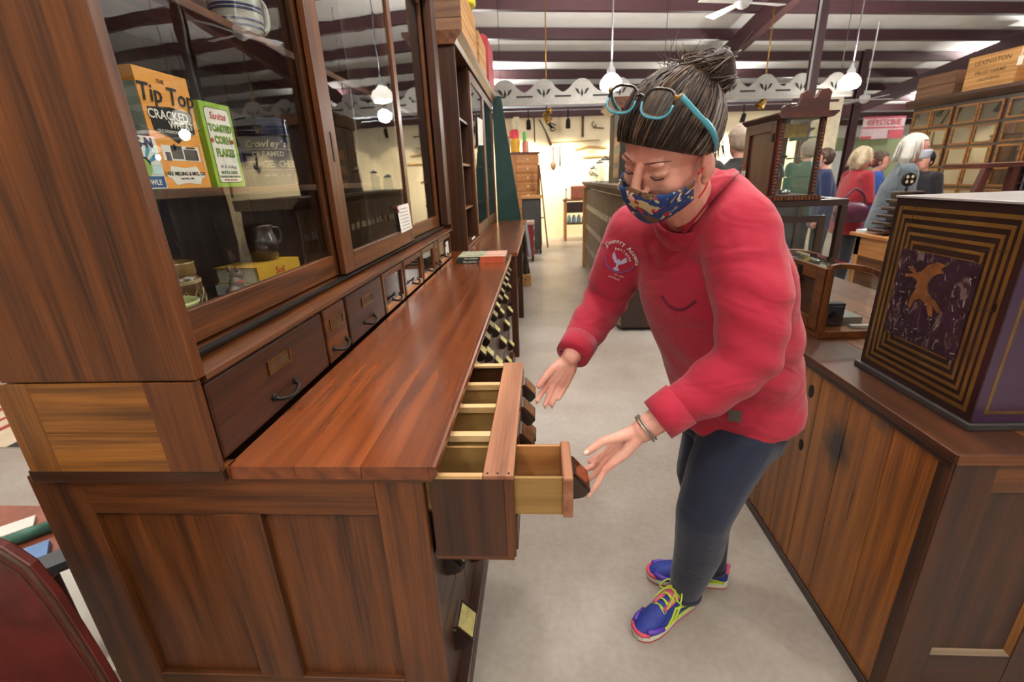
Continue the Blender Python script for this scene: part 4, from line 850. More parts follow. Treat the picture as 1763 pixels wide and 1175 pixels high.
# tall narrow cabinet
TC = thing('tall_display_cabinet', (1.18, 2.47, sz1), 'tall narrow dark display cabinet with scalloped crest and glass shelves', 'cabinet')
rz_, ry_, rx_ = wood('walnut_red', 'z'), wood('walnut_red', 'y'), wood('walnut_red', 'x'); tz = sz1 + .0005
tx0, tx1, ty0, ty1 = 1.075, 1.272, 2.315, 2.66
obj('foot_moulding', B().prism([(tx0 - .02, tz), (tx1 + .025, tz), (tx1 + .02, tz + .012), (tx1, tz + .022), (tx0, tz + .022), (tx0 - .015, tz + .012)], 'y', ty0 - .02, ty1), rx_, TC)
for k in range(15): obj('dentil', B().box(tx0 - .012 + k * .0155, tx0 - .003 + k * .0155, ty0 - .026, ty0 - .019, tz + .002, tz + .018), wood('oak', 'z'), TC)
for x_ in (tx0, tx1 - .022):
    ps = obj('corner_post', B().box(x_, x_ + .022, ty0, ty0 + .022, tz + .022, 1.70), rz_, TC, bevel=.002)
    for k in range(22): obj('carved_bead', B().ball((x_ + .011, ty0 - .001, tz + .034 + k * .0145), (.007, .004, .006), 8), wood('oak', 'z'), ps)
obj('side_panel', B().box(tx0, tx0 + .012, ty0 + .022, ty1, tz + .022, 1.70), rz_, TC)
for a, b_, c, d in ((ty0 + .022, ty0 + .06, tz + .022, 1.70), (ty1 - .05, ty1, tz + .022, 1.70), (ty0 + .06, ty1 - .05, 1.655, 1.70), (ty0 + .06, ty1 - .05, tz + .022, tz + .06)): obj('side_frame', B().box(tx0 - .008, tx0, a, b_, c, d), rz_, TC, bevel=.001)
obj('hinge', B().box(tx0 - .012, tx0 - .008, ty0 + .03, ty0 + .05, 1.61, 1.645), IRON(), TC)
obj('rear_post', B().box(tx1 - .022, tx1, ty1 - .022, ty1, tz + .022, 1.70), rz_, TC)
obj('top_board', B().prism([(tx0 - .01, 1.70), (tx1 + .01, 1.70), (tx1 + .03, 1.718), (tx1 + .03, 1.724), (tx0 - .03, 1.724), (tx0 - .03, 1.718)], 'y', ty0 - .03, ty1 + .01), ry_, TC)
crest = [(1.075, 1.724), (1.075, 1.748), (1.085, 1.758), (1.10, 1.758), (1.108, 1.748), (1.135, 1.752), (1.145, 1.775), (1.15, 1.80), (1.165, 1.812), (1.18, 1.808), (1.188, 1.785), (1.20, 1.778), (1.212, 1.785), (1.225, 1.812), (1.255, 1.815), (1.272, 1.80), (1.268, 1.76), (1.272, 1.724)]
obj('crest', B().prism(crest, 'y', ty0 - .005, ty0 + .02), rx_, TC, bevel=.002)
obj('front_pane', B().box(tx0 + .022, tx1 - .022, ty0 + .008, ty0 + .011, tz + .022, 1.70), glass('case_glass'), TC)
obj('side_pane', B().box(tx1 - .012, tx1 - .009, ty0 + .022, ty1 - .022, tz + .022, 1.70), glass('case_glass'), TC)
for zz in (1.45, 1.535, 1.62): obj('glass_shelf', B().box(tx0 + .013, tx1 - .013, ty0 + .012, ty1 - .01, zz, zz + .004), plain('shelf_edge', '#3c4a44', .15, 0, .1, coat=.5) if False else glass('shelf_glass', (.75, .86, .82)), TC)
tag(obj('yellow_box', B().box(1.10, 1.24, 2.40, 2.50, 1.6245, 1.685), plain('box_yellow', '#b9952a', .6, 0, .3, 60)), 'yellow printed box on the top glass shelf of the tall cabinet', 'box')
tag(obj('dark_trinket', B().lathe([(.022, 0), (.025, .006), (.02, .012), (.0, .014)], (1.14, 2.40, 1.5395), 18, close=False), IRON(), smooth=True), 'small dark round trinket in the tall cabinet', 'trinket')
tag(obj('dark_bell', B().lathe([(.045, 0), (.04, .02), (.03, .05), (.018, .062), (.0, .066)], (1.15, 2.46, 1.4545), 20, close=False), plain('bell_dark', '#26242a', .4, .5), smooth=True), 'dark cone shaped bell on the lowest shelf of the tall cabinet', 'bell')
tag(obj('silver_trinket', B().ball((1.17, 2.39, tz + .034), (.03, .02, .012), 12), CHROME(), smooth=True), 'shiny silver trinket at the bottom of the tall cabinet', 'trinket')
# paper tags hanging on red strings
def hang_tag(x, y, z, w, h, label, lines=6, lean=0):
    o = thing('price_tag', (x, y, z), label, 'price tag')
    obj('tag_card', B().box(x - .001, x, y - w / 2, y + w / 2, z - h, z), plain('tag_card', '#b9b1a4', .8, 0, .1), o)
    for k in range(lines): obj('print_line', B().box(x - .0014, x - .001, y - w * .38, y + w * .38, z - h * (k + 1.2) / (lines + 1.5) - .001, z - h * (k + 1.2) / (lines + 1.5) + .001), INK, o)
    obj('red_string', B().tube(smooth_pts([(x, y, z - .004), (x - .004, y + .006, z + .014), (x - .006, y - .006, z + .028), (x, y, z + .045)], 4), .0016, 6).tube([(x - .006, y - .006, z + .028), (x - .01, y + .03, z + .024)], .0016, 6), RED, o)
hang_tag(1.058, 1.955, 1.075, .05, .12, 'paper price tag on red string at the curved showcase lock')
hang_tag(1.066, 2.63, 1.49, .05, .09, 'paper price tag on red string at the tall narrow cabinet', 4)

# ================================================================= tables and things behind the right counter
DT = thing('shop_table', (3.3, 3.6, 0), 'long orange brown table beyond the right counter', 'table')
mz, my = wood('maple', 'z'), wood('maple', 'y')
for x0, x1 in ((2.92, 3.22), (3.221, 3.52), (3.521, 3.82)): obj('top_board', B().box(x0, x1, 2.7, 4.62, .872, .90), my, DT, bevel=.003)
obj('apron', B().box(2.95, 2.97, 2.76, 4.56, .70, .872), my, DT); obj('apron', B().box(2.97, 3.78, 4.54, 4.56, .70, .872), wood('maple', 'x'), DT)
for x_, y_ in ((2.95, 2.75), (2.95, 4.49), (3.72, 2.75), (3.72, 4.49)): obj('leg', B().box(x_, x_ + .07, y_, y_ + .07, 0, .872), mz, DT, bevel=.004)
obj('front_panel', B().box(2.955, 2.965, 2.82, 4.49, .06, .70), wood('oak', 'y'), DT)
obj('end_panel', B().box(3.02, 3.72, 4.545, 4.555, .06, .70), wood('oak', 'x'), DT)
slab('paper_bag', 3.02, 4.545, .9005, .12, .10, .025, .2, plain('paper_blue', '#bcc9d2', .7, 0, .15, 30, bump=.5, bscale=40), 'crumpled pale blue paper on the orange table', 'paper')
SR = thing('stepped_rack', (3.05, 4.32, .9), 'dark wooden stepped rack with carved finial on the orange table', 'rack')
for k in range(6): obj('step', B().box(2.96 + .02 * k, 3.25, 4.22 + .01 * k, 4.46 - .01 * k, .92 + .062 * k, .955 + .062 * k), wood('walnut', 'y'), SR, bevel=.01)
obj('upright', B().box(3.06, 3.22, 4.29, 4.39, .9005, 1.24), wood('walnut', 'z'), SR)
obj('finial_stem', B().tube([(3.14, 4.34, 1.24), (3.14, 4.34, 1.30)], .012, 10), wood('walnut', 'z'), SR); fn = obj('finial_disc', B().lathe([(.05, -.012), (.058, -.006), (.058, .006), (.05, .012)], (3.14, 4.34, 1.36), 18, Matrix.Rotation(PI / 2, 3, 'X')), IRON(), SR)
for dx, dz in ((-.02, -.02), (.02, -.02), (-.02, .02), (.02, .02)): obj('finial_inlay', B().ball((3.14 + dx, 4.326, 1.36 + dz), (.012, .004, .014), 10), plain('bone', '#b9a98a', .5), fn)
LF = thing('lattice_cabinet', (3.4, 3.2, .9), 'dark red lattice fronted cabinet with sloping end on the table', 'cabinet')
lx0, lx1, ly = 2.96, 3.76, 3.56
obj('slope_rail', B().prism([(lx0 - .02, .9005), (lx0 + .03, .9005), (lx0 + .14, 1.44), (lx0 + .09, 1.44)], 'y', ly - .02, ly + .02), wood('walnut_red', 'z'), LF, bevel=.003)
obj('top_rail', B().box(lx0 + .09, lx1, ly - .04, ly + .35, 1.44, 1.47), wood('walnut_red', 'x'), LF, bevel=.003); obj('base_rail', B().box(lx0, lx1, ly - .02, ly + .35, .9005, .95), wood('walnut_red', 'x'), LF)
obj('post', B().box(lx0 + .27, lx0 + .31, ly - .02, ly + .02, .95, 1.44), wood('walnut_red', 'z'), LF); obj('post', B().box(lx1 - .04, lx1, ly - .02, ly + .02, .95, 1.44), wood('walnut_red', 'z'), LF)
for k in range(13): obj('lattice_bar', B().box(lx0 + .325 + k * .032, lx0 + .333 + k * .032, ly - .006, ly + .006, .95, 1.44), wood('walnut', 'z'), LF)
for k in range(9): obj('lattice_bar', B().box(lx0 + .31, lx1 - .04, ly - .012, ly - .006, .98 + k * .05, .988 + k * .05), wood('walnut', 'x'), LF)
obj('lattice_back', B().box(lx0 + .31, lx1 - .04, ly + .03, ly + .034, .95, 1.44), wood('walnut', 'x'), LF)
obj('porcelain_panel', B().box(lx0 + .38, lx0 + .55, ly + .02, ly + .028, 1.27, 1.40), plain('porcelain_blue', '#8b93b8', .3, 0, .5, 45), LF)

# ---- wall of glass fronted drawers
gc_d = Vector((.103, -.995, 0)); GC = thing('drawer_wall', (5.6, 8.0, 0), 'tall shop cabinet of many glass fronted oak drawers on the right', 'cabinet', rz=math.atan2(-.995, .103))
L_, D_ = 4.6, .5
obj('cabinet_body', B().box(0, L_, .03, D_, 0, 2.24), wood('walnut', 'z'), GC, local=True); obj('cornice', B().prism([(-.03, 2.24), (-.05, 2.27), (-.07, 2.31), (-.07, 2.35), (D_, 2.35), (D_, 2.24)], 'x', -.06, L_ + .05), wood('oak_deep', 'x'), GC, local=True)
fw, fh = .31, .245; gl = glass('wall_drawer_glass', boost=2.4); FRM = wood('oak', 'x')
ring = B(); t = .024
ring.box(0, fw - .01, 0, .02, 0, t).box(0, fw - .01, 0, .02, fh - .012 - t, fh - .012).box(0, t, 0, .02, t, fh - .012 - t).box(fw - .01 - t, fw - .01, 0, .02, t, fh - .012 - t)
ring_me = mesh_of('drawer_frame', ring, wood('oak_gold', 'x')); pane_me = mesh_of('pane', B().box(t, fw - .01 - t, .008, .011, t, fh - .012 - t), gl)
cat_me = mesh_of('catch', B().lathe([(.006, -.02), (.009, -.012), (.007, 0)], (fw * .5, 0, .018), 8, Matrix.Rotation(PI / 2, 3, 'X')), BRASS())
for r in range(8):
    for c in range(13):
        d = bpy.data.objects.new('glass_drawer', ring_me); COL.objects.link(d); d.parent = GC; d.location = (.04 + c * (fw + .004) + (c // 2) * .05, .008, 2.225 - (r + 1) * (fh + .02))
        for me_ in (pane_me, cat_me):
            p_ = bpy.data.objects.new(me_.name, me_); COL.objects.link(p_); p_.parent = d
        for nm in (): pass
def crate_local(x0, x1, y0, y1, z0, z1, mats, label, par_rz, origin, letter=None, n=3):
    o = thing('wooden_crate', origin, label, 'crate', 'wooden crates on the cabinets', par_rz); t = .018
    for i in range(n):
        a = z0 + (z1 - z0) * i / n; b_ = z0 + (z1 - z0) * (i + 1) / n - .003
        for ya in (y0, y1 - t): obj('side_board', B().box(x0, x1, ya, ya + t, a, b_), mats[0], o, local=True, bevel=.002)
        for xa in (x0, x1 - t): obj('end_board', B().box(xa, xa + t, y0 + t, y1 - t, a, b_), mats[1], o, local=True, bevel=.002)
    obj('bottom', B().box(x0 + t, x1 - t, y0 + t, y1 - t, z0, z0 + .012), mats[1], o, local=True)
    if letter:
        for s_, zz, sz in letter: text('lettering', s_, sz, ((x0 + x1) / 2, y0 - .0008, zz), (1, 0, 0), (0, 0, 1), plain('stencil_brown', '#6a4a22', .8), o, bold=.001, local=True)
    return o
def gcp(x, y): 
    a = math.atan2(-.995, .103); return (5.6 + x * math.cos(a) - y * math.sin(a), 8.0 + x * math.sin(a) + y * math.cos(a), 2.3505)
RZC = math.atan2(-.995, .103)
crate_local(-.3, .3, -.2, .2, 0, .30, (wood('crate_dark', 'x'), wood('crate_dark', 'y')), 'dark brown crate on the far corner of the drawer cabinet', RZC, gcp(.30, .2), n=2)
cb = crate_local(-.32, .32, -.22, .22, 0, .40, (wood('crate', 'x'), wood('maple', 'y')), 'pale crate with stencilled lettering on the drawer cabinet', RZC - .0, gcp(1.05, .22), (('LEXINGTON', .31, .08), ('FRUIT FARMS', .19, .065), ('CALIFORNIA', .11, .05)), n=2)
sl = obj('paper_tag', B().box(-.03, .03, -.002, 0, -.1, 0).tube([(0, -.003, 0), (.01, -.004, .12)], .004, 6), WHT, local=True); sl.location = Vector(gcp(1.40, .0)) + Vector((-.01, 0, .29)); sl.rotation_euler = (0, 0, RZC); tag(sl, 'white paper tag dangling from the pale stencilled crate', 'price tag')
wb = obj('white_chest', B().box(-.45, .45, -.2, .2, 0, .3), plain('white_paint', '#dfe3e2', .6), local=True, bevel=.005); wb.location = gcp(1.95, .24); wb.rotation_euler = (0, 0, RZC); tag(wb, 'white painted chest on top of the drawer cabinet', 'chest')

# ================================================================= far end of the aisle
# card file cabinet behind the woman
FC = thing('file_cabinet', (1.05, 6.2, 0), 'long grey brown card file cabinet with rows of small drawers', 'cabinet')
gz = wood('grey_wood', 'z')
obj('cabinet_body', B().box(.79, 1.32, 4.45, 8.0, .04, 1.32), wood('walnut', 'y'), FC); obj('cabinet_top', B().prism([(.70, 1.40), (.70, 1.37), (.78, 1.30), (1.34, 1.30), (1.34, 1.40)], 'y', 4.40, 8.1), wood('grey_wood', 'y'), FC)
dm = mesh_of('file_drawer', B().box(-.022, 0, .003, .172, .004, .30), gz); lm = mesh_of('label_pull', B().box(-.034, -.022, .045, .13, .0, .03).box(-.030, -.022, .05, .125, .03, .07), plain('nickel', '#b5b3ab', .3, .9))
for r in range(4):
    for c in range(20):
        d = bpy.data.objects.new('file_drawer', dm); COL.objects.link(d); d.parent = FC; d.location = (.788 - 1.05, 4.46 + c * .177 - 6.2, .06 + r * .308)
        p_ = bpy.data.objects.new('label_pull', lm); COL.objects.link(p_); p_.parent = d
obj('end_post', B().box(.72, .80, 8.0, 8.1, 0, 1.30), wood('crate', 'z'), FC)
KC = thing('black_cabinet', (1.05, 5.9, 1.4), 'black and brown cabinet standing on the card file cabinet', 'cabinet')
obj('cabinet_body', B().box(.90, 1.28, 5.6, 6.4, 1.4005, 2.16), plain('black_paint', '#15110f', .4, 0, .3, 20), KC, bevel=.004); obj('cornice', B().prism([(.88, 2.16), (.78, 2.24), (.78, 2.27), (1.3, 2.27), (1.3, 2.16)], 'y', 5.5, 6.45), wood('oak', 'y'), KC)
obj('side_board', B().box(.895, .90, 6.1, 6.4, 1.42, 2.15), wood('grey_wood', 'z'), KC)
for zz in (1.46, 1.62, 1.80): obj('drawer_front', B().box(.895, .90, 5.64, 6.0, zz, zz + .10), wood('maple', 'y'), KC)
for i, (x_, y_, h_) in enumerate(((.80, 6.05, .26), (.82, 6.75, .24), (.80, 7.3, .18))):
    j = thing('glass_jar', (x_, y_, 1.4), ('tall clear glass jar on the card file cabinet by the black cabinet', 'middle clear glass jar on the card file cabinet', 'furthest, lowest glass jar on the card file cabinet')[i], 'jar', 'glass jars on the card file cabinet')
    obj('jar_body', B().lathe([(.06, 0), (.066, .01), (.066, h_ * .75), (.045, h_ * .88), (.045, h_)], (x_, y_, 1.4005), 20), glass('jar_glass', (.86, .9, .9), 2.2, gr=.05), j, smooth=True); obj('lid', B().lathe([(.05, h_), (.05, h_ + .02), (.02, h_ + .03), (.015, h_ + .05)], (x_, y_, 1.4005), 16), plain('jar_lid', '#9aa0a0', .3, .6), j, smooth=True)
# tall chest of little drawers with tins on it
TD = thing('drawer_tower', (-.42, 11.0, 0), 'tall tower of small wooden drawers with white knobs', 'cabinet', rz=.55)
obj('tower_body', B().box(-.3, .3, -.28, .28, 0, 1.98), wood('maple', 'z'), TD, local=True); obj('tower_top', B().box(-.33, .33, -.31, .31, 1.98, 2.02), wood('walnut_red', 'x'), TD, local=True)
tdm = mesh_of('drawer_front', B().box(-.27, .27, -.02, 0, .008, .172), wood('maple', 'x')); tdk = mesh_of('knob', B().ball((0, -.035, .09), .02, 8), plain('knob_white', '#e8e4dc', .3))
for r in range(10):
    for a, (ox, oy) in ((0, (0, -.28)), (PI / 2, (.3, 0))):
        d = bpy.data.objects.new('drawer_front', tdm); COL.objects.link(d); d.parent = TD; d.location = (ox, oy, .12 + r * .184); d.rotation_euler = (0, 0, a)
        k_ = bpy.data.objects.new('knob', tdk); COL.objects.link(k_); k_.parent = d
for i, (dx, dy, z0, w_, h_, c_, lab) in enumerate(((-.10, 0, 2.02, .2, .3, '#d9a01e', 'yellow tin on the drawer tower'), (-.12, .0, 2.32, .2, .17, '#d6384a', 'red and white tin stacked on the yellow one'), (-.06, 0, 2.49, .16, .25, '#d8cfae', 'cream tin topmost on the drawer tower stack'), (.12, .05, 2.02, .14, .24, '#d98c74', 'pink tin beside the yellow tin on the drawer tower'), (-.275, .06, 2.02, .12, .36, '#cdb9a0', 'tan tin at the left of the drawer tower top'), (.11, -.05, 2.26, .08, .18, '#59b54a', 'small green tin on the pink one'))):
    tnb = obj('tin', B().lathe([(w_ / 2, 0), (w_ / 2, h_ * .8), (w_ * .4, h_ * .9), (w_ * .4, h_)], (0, 0, 0), 16), plain('tin_' + c_[1:], c_, .5, 0, .15, 20), local=True); tnb.location = (-.42 + dx, 11.0 + dy, z0 + .001); tag(tnb, lab, 'tin', 'tins on the drawer tower')
TRK = thing('travel_chest', (-.22, 8.8, 0), 'small red trunk on casters standing in the aisle', 'chest')
obj('chest_body', B().box(-.42, -.12, 8.65, 9.0, .12, .68), plain('trunk_red', '#7a2028', .5, 0, .15), TRK, bevel=.01); obj('lid', B().box(-.43, -.11, 8.64, 9.01, .68, .74), plain('trunk_trim', '#b59a8c', .5), TRK, bevel=.008)
for x_ in (-.40, -.15):
    for y_ in (8.68, 8.96): obj('caster', B().lathe([(.05, -.02), (.055, 0), (.05, .02)], (x_, y_, .06), 14, Matrix.Rotation(PI / 2, 3, 'Y')), IRON(), TRK)
for zz in (.2, .4, .6): obj('corner_plate', B().box(-.125, -.112, 8.64, 8.72, zz, zz + .06), plain('plate_pale', '#c9c0b4', .4, .4), TRK)
DK = thing('dark_cupboard', (-.1, 9.9, 0), 'dark grey cupboard standing against the drawer tower', 'cupboard')
obj('cupboard_body', B().box(-.36, .02, 9.6, 10.2, .08, 1.10), plain('charcoal_paint', '#33322f', .6, 0, .2, 10), DK, bevel=.006); obj('cupboard_top', B().box(-.38, .05, 9.57, 10.22, 1.10, 1.14), wood('crate', 'x'), DK)
for x_ in (-.34, -.02): obj('foot', B().box(x_, x_ + .04, 9.62, 9.66, 0, .08), IRON(), DK)
obj('cupboard_door', B().box(-.33, -.01, 9.585, 9.6, .14, 1.05), plain('charcoal_door', '#3c3b38', .6, 0, .2, 10), DK, bevel=.004)
LD = thing('folding_easel', (-.02, 10.6, 0), 'brown folding wooden easel leaning beside the drawer tower', 'easel')
for a, b_ in (((-.10, 10.45, 0), (-.02, 10.62, 1.75)), ((.16, 10.45, 0), (.0, 10.62, 1.75)), ((.02, 10.85, 0), (-.01, 10.65, 1.72))): obj('leg', B().tube([a, b_], .018, 6), wood('oak', 'z'), LD)
obj('crossbar', B().tube([(-.07, 10.51, .65), (.10, 10.51, .65)], .014, 6), wood('oak', 'x'), LD)
# table and box against the cream wall
WT = thing('wall_table', (.85, 11.6, 0), 'small rustic table standing against the cream wall', 'table')
obj('table_top', B().box(.55, 1.2, 11.45, 11.95, .93, .97), wood('oak', 'x'), WT, bevel=.006)
for x_, y_ in ((.58, 11.48), (1.12, 11.48), (.58, 11.87), (1.12, 11.87)): obj('leg', B().box(x_, x_ + .06, y_, y_ + .05, 0, .93), wood('maple', 'z'), WT, bevel=.004)
obj('drawer_front', B().box(.64, 1.12, 11.47, 11.49, .66, .91), wood('walnut', 'x'), WT); obj('low_shelf', B().box(.6, 1.18, 11.5, 11.9, .38, .41), wood('oak', 'x'), WT)
tag(obj('leather_case', B().box(.74, 1.10, 11.5, 11.8, .971, 1.27), plain('case_brown', '#8a4a30', .45, 0, .15), bevel=.02), 'brown leather case on the rustic wall table', 'case')
tag(obj('candlestick', B().lathe([(.05, 0), (.05, .015), (.012, .03), (.012, .2), (.02, .22), (.02, .25)], (.63, 11.6, .971), 12), plain('pewter', '#4a4038', .5, .5)), 'slim dark candlestick on the rustic wall table', 'candlestick')
JL = ('leftmost', 'second', 'third', 'rightmost')
for i in range(4): tag(obj('blue_jar', B().lathe([(.05, 0), (.055, .02), (.05, .12), (.03, .16), (.03, .19)], (.70 + i * .12, 11.65, .411), 12), plain('jar_blue', '#6f8f9c', .3, 0, .3, 20), smooth=True), JL[i] + ' blue glazed jar on the lower shelf of the wall table', 'jar', 'blue jars under the wall table')
# tools hanging on the cream wall (hall axes: x along the wall)
def onwall(x, z, d=-.03): p = hall(x, d); return (p[0], p[1], z)
def wall_tube(name, pts, r, mat, label, cat, extra=None):
    b = B().tube([onwall(x, z) for x, z in pts], r, 8)
    if extra: extra(b)
    return tag(obj(name, b, mat, smooth=True), label, cat, 'tools on the cream wall')
OLD = plain('old_iron', '#5a4634', .6, .3, .2, 20)
wall_tube('ladle', [(.55, 2.18), (.55, 1.86)], .013, OLD, 'long handled ladle hanging on the cream wall', 'ladle', lambda b: b.ball(onwall(.55, 1.76), (.07, .03, .10), 10))
wall_tube('skewer', [(.72, 2.2), (.72, 1.74)], [.012, .02], OLD, 'thin iron skewer hanging beside the ladle', 'skewer')
wall_tube('iron_rod', [(.09, 2.95), (.10, 2.3)], .012, IRON(), 'straight iron rod hanging near the left track light', 'rod')
wall_tube('scythe_handle', [(.22, 2.8), (.36, 2.55), (.50, 2.22)], [.012, .016, .03], OLD, 'bent wooden scythe handle slanting on the wall', 'handle')
wall_tube('hand_saw', [(.42, 2.72), (.54, 2.60)], .028, IRON(), 'dark saw with open handle on the cream wall', 'saw', lambda b: b.tube([onwall(.54 + .06 * math.cos(a), 2.58 + .045 * math.sin(a)) for a in [k * PI / 6 for k in range(13)]], .012, 6).tube([onwall(.36, 2.77), onwall(.62, 2.66)], .012, 6))
wall_tube('yoke_bar', [(.5, 2.28), (1.7, 2.30)], .012, plain('old_pine', '#b99a63', .6), 'long thin pine bar along the cream wall', 'bar')
wall_tube('yoke', [(1.1, 2.10), (1.4, 2.16), (1.9, 2.12)], .025, plain('old_pine', '#b99a63', .6), 'curved pale wooden yoke on the cream wall', 'yoke')
wall_tube('wooden_rake', [(1.3, 1.92), (2.0, 1.93)], .022, plain('old_pine', '#b99a63', .6), 'short pale pole under the wooden yoke', 'pole')
wall_tube('iron_bracket', [(1.55, 2.72), (1.5, 2.66), (1.55, 2.58), (1.62, 2.62), (1.6, 2.66), (1.55, 2.58), (1.8, 2.56)], .014, OLD, 'scrolled iron bracket on the cream wall, upper', 'bracket')
wall_tube('iron_bracket', [(1.5, 1.62), (1.46, 1.56), (1.5, 1.5), (1.56, 1.53), (1.53, 1.57), (1.7, 1.47)], .014, OLD, 'scrolled iron bracket lower on the cream wall', 'bracket')
wall_tube('flat_file', [(1.28, 2.86), (1.28, 2.38)], .03, OLD, 'flat metal file hanging by the right track light', 'file')
for i, (x_, z_) in enumerate(((4.4, 2.3), (6.45, 2.1))):
    wall_tube('iron_scale', [(x_, z_ + .3), (x_, z_)], .02, IRON(), ('dark iron scale hanging on the wall behind the man in black', 'dark iron scale hanging near the end of the cream wall')[i], 'scale', lambda b: b.ball(onwall(x_, z_ - .06, -.09), .08, 10))
wall_tube('iron_bracket', [(6.55, 2.38), (7.3, 2.40), (7.2, 2.34), (7.05, 2.28), (7.1, 2.22), (7.18, 2.26), (7.12, 2.30)], .022, IRON(), 'dark scrolled iron bracket at the right end of the cream wall', 'bracket')
wall_tube('iron_chain', [(7.46, 2.55), (7.44, 2.2), (7.47, 1.9), (7.45, 1.6), (7.48, 1.3)], [.02, .035, .02, .035, .02], IRON(), 'dark iron chain hanging beside the cream post', 'chain')
pw = obj('poster', hallbox(B(), 6.75, 7.25, -.015, -.003, 2.15, 2.78), plain('poster_white', '#d8d4cc', .7)); tag(pw, 'white and purple poster at the end of the cream wall', 'poster')
obj('print_patch', hallbox(B(), 6.80, 7.2, -.018, -.015, 2.2, 2.42), plain('poster_purple', '#4a4590', .7), pw); obj('print_patch', hallbox(B(), 6.95, 7.2, -.018, -.015, 2.55, 2.74), plain('poster_purple', '#4a4590', .7), pw)
# ---- fretwork porch trim hung across the bay
FT = thing('fretwork_trim', (2.6, 10.3, 2.9), 'white painted wavy fretwork trim hanging across the bay', 'trim')
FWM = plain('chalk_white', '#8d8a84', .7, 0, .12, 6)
fo = Vector((-1.0, 9.78, 2.86)); fd = Vector((ca, sa, 0)); per = .75
FT.location = fo; FT.rotation_euler = (0, 0, BR)
def key(poly, ring, at): return poly[:at + 1] + ring + [ring[0], poly[at]] + poly[at + 1:]
outer = [(0, 0), (per * .5, 0), (per, 0), (per, .17), (per * .93, .19), (per * .82, .25), (per * .7, .345), (per * .6, .39), (per * .5, .40), (per * .4, .39), (per * .3, .345), (per * .18, .25), (per * .07, .19), (0, .17)]
dia = [(per * .5, .07), (per * .465, .14), (per * .5, .235), (per * .535, .14)]
hl1 = [(per * .455, .115), (per * .38, .15), (per * .31, .235), (per * .40, .215)]; hl2 = [(per * .545, .115), (per * .60, .215), (per * .69, .235), (per * .62, .15)]
poly = outer[:2] + dia + [dia[0], outer[1]] + outer[2:]
poly = poly[:-3] + [poly[-3]] + hl1 + [hl1[0], poly[-3]] + poly[-2:]
fb = B().prism(poly, 'y', 0, .05)
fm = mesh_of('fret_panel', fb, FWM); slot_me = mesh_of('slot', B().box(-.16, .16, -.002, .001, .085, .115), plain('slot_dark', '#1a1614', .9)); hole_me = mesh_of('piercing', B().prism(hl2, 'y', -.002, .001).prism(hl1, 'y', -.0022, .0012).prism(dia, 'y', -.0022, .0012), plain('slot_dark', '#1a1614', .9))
for k in range(10):
    o = bpy.data.objects.new('fret_panel', fm); COL.objects.link(o); o.parent = FT; o.location = (k * per, 0, 0)
    s_ = bpy.data.objects.new('slot', slot_me); COL.objects.link(s_); s_.parent = o; s_.location = (0 if k else .2, 0, 0)
    h_ = bpy.data.objects.new('piercing', hole_me); COL.objects.link(h_); h_.parent = o
obj('bottom_rail', B().box(-.1, 10 * per, -.03, .06, -.05, 0), FWM, FT, local=True)
for k in (.3, 3.5, 7.2): obj('hanger', B().tube([(k, .02, .15), (k, .02, 1.9)], .006, 6), IRON(), FT, local=True)
# duct and white far bay behind the trim
tag(obj('air_duct', hallbox(B(), -3, 9.5, 4.2, 4.8, 3.25, 3.75), plain('galvanised', '#a9b2ba', .4, .5, .1, 4)), 'galvanised air duct running high behind the cream wall', 'duct')
# ---- pendant lamps
OPAL = plain('opal_glass', '#fff8ee', .3, 0, .0, emit=2.5)
def pendant(x, y, z, w, label):
    o = thing('pendant_lamp', (x, y, z), label, 'lamp', 'pendant lamps of the hall')
    sh_ = obj('glass_shade', B().lathe([(.06, .16), (.11, .13), (.17, .06), (.19, 0), (.18, -.06), (.14, -.10), (.06, -.12), (.01, -.122)], (x, y, z), 24), OPAL, o, smooth=True); sh_.visible_shadow = True
    obj('fitter', B().lathe([(.065, .15), (.075, .17), (.07, .22), (.03, .27), (.02, .34)], (x, y, z), 16), plain('fitter_white', '#cfd2d6', .3, .3), o, smooth=True)
    obj('rod', B().tube([(x, y, z + .3), (x, y, roofz(y) - .02)], .012, 8), plain('rod_grey', '#77747a', .5), o)
    ld = bpy.data.lights.new('lamp_light', 'POINT'); ld.energy = w * .72; ld.color = (1, .96, .9); ld.shadow_soft_size = .11
    lo = bpy.data.objects.new('lamp_light', ld); COL.objects.link(lo); lo.parent = o; lo.location = (0, 0, -.32)
    lu = bpy.data.lights.new('added_uplight', 'SPOT'); lu.energy = w * 4.4; lu.color = (1, .97, .93); lu.shadow_soft_size = .1; lu.spot_size = 3.0; lu.spot_blend = .25  # spot added above each globe to brighten the ceiling
    l2 = bpy.data.objects.new('added_uplight', lu); COL.objects.link(l2); l2.parent = o; l2.location = (.1, 0, .40); l2.rotation_euler = (PI, 0, 0)
for a in PENDANTS: pendant(*a)
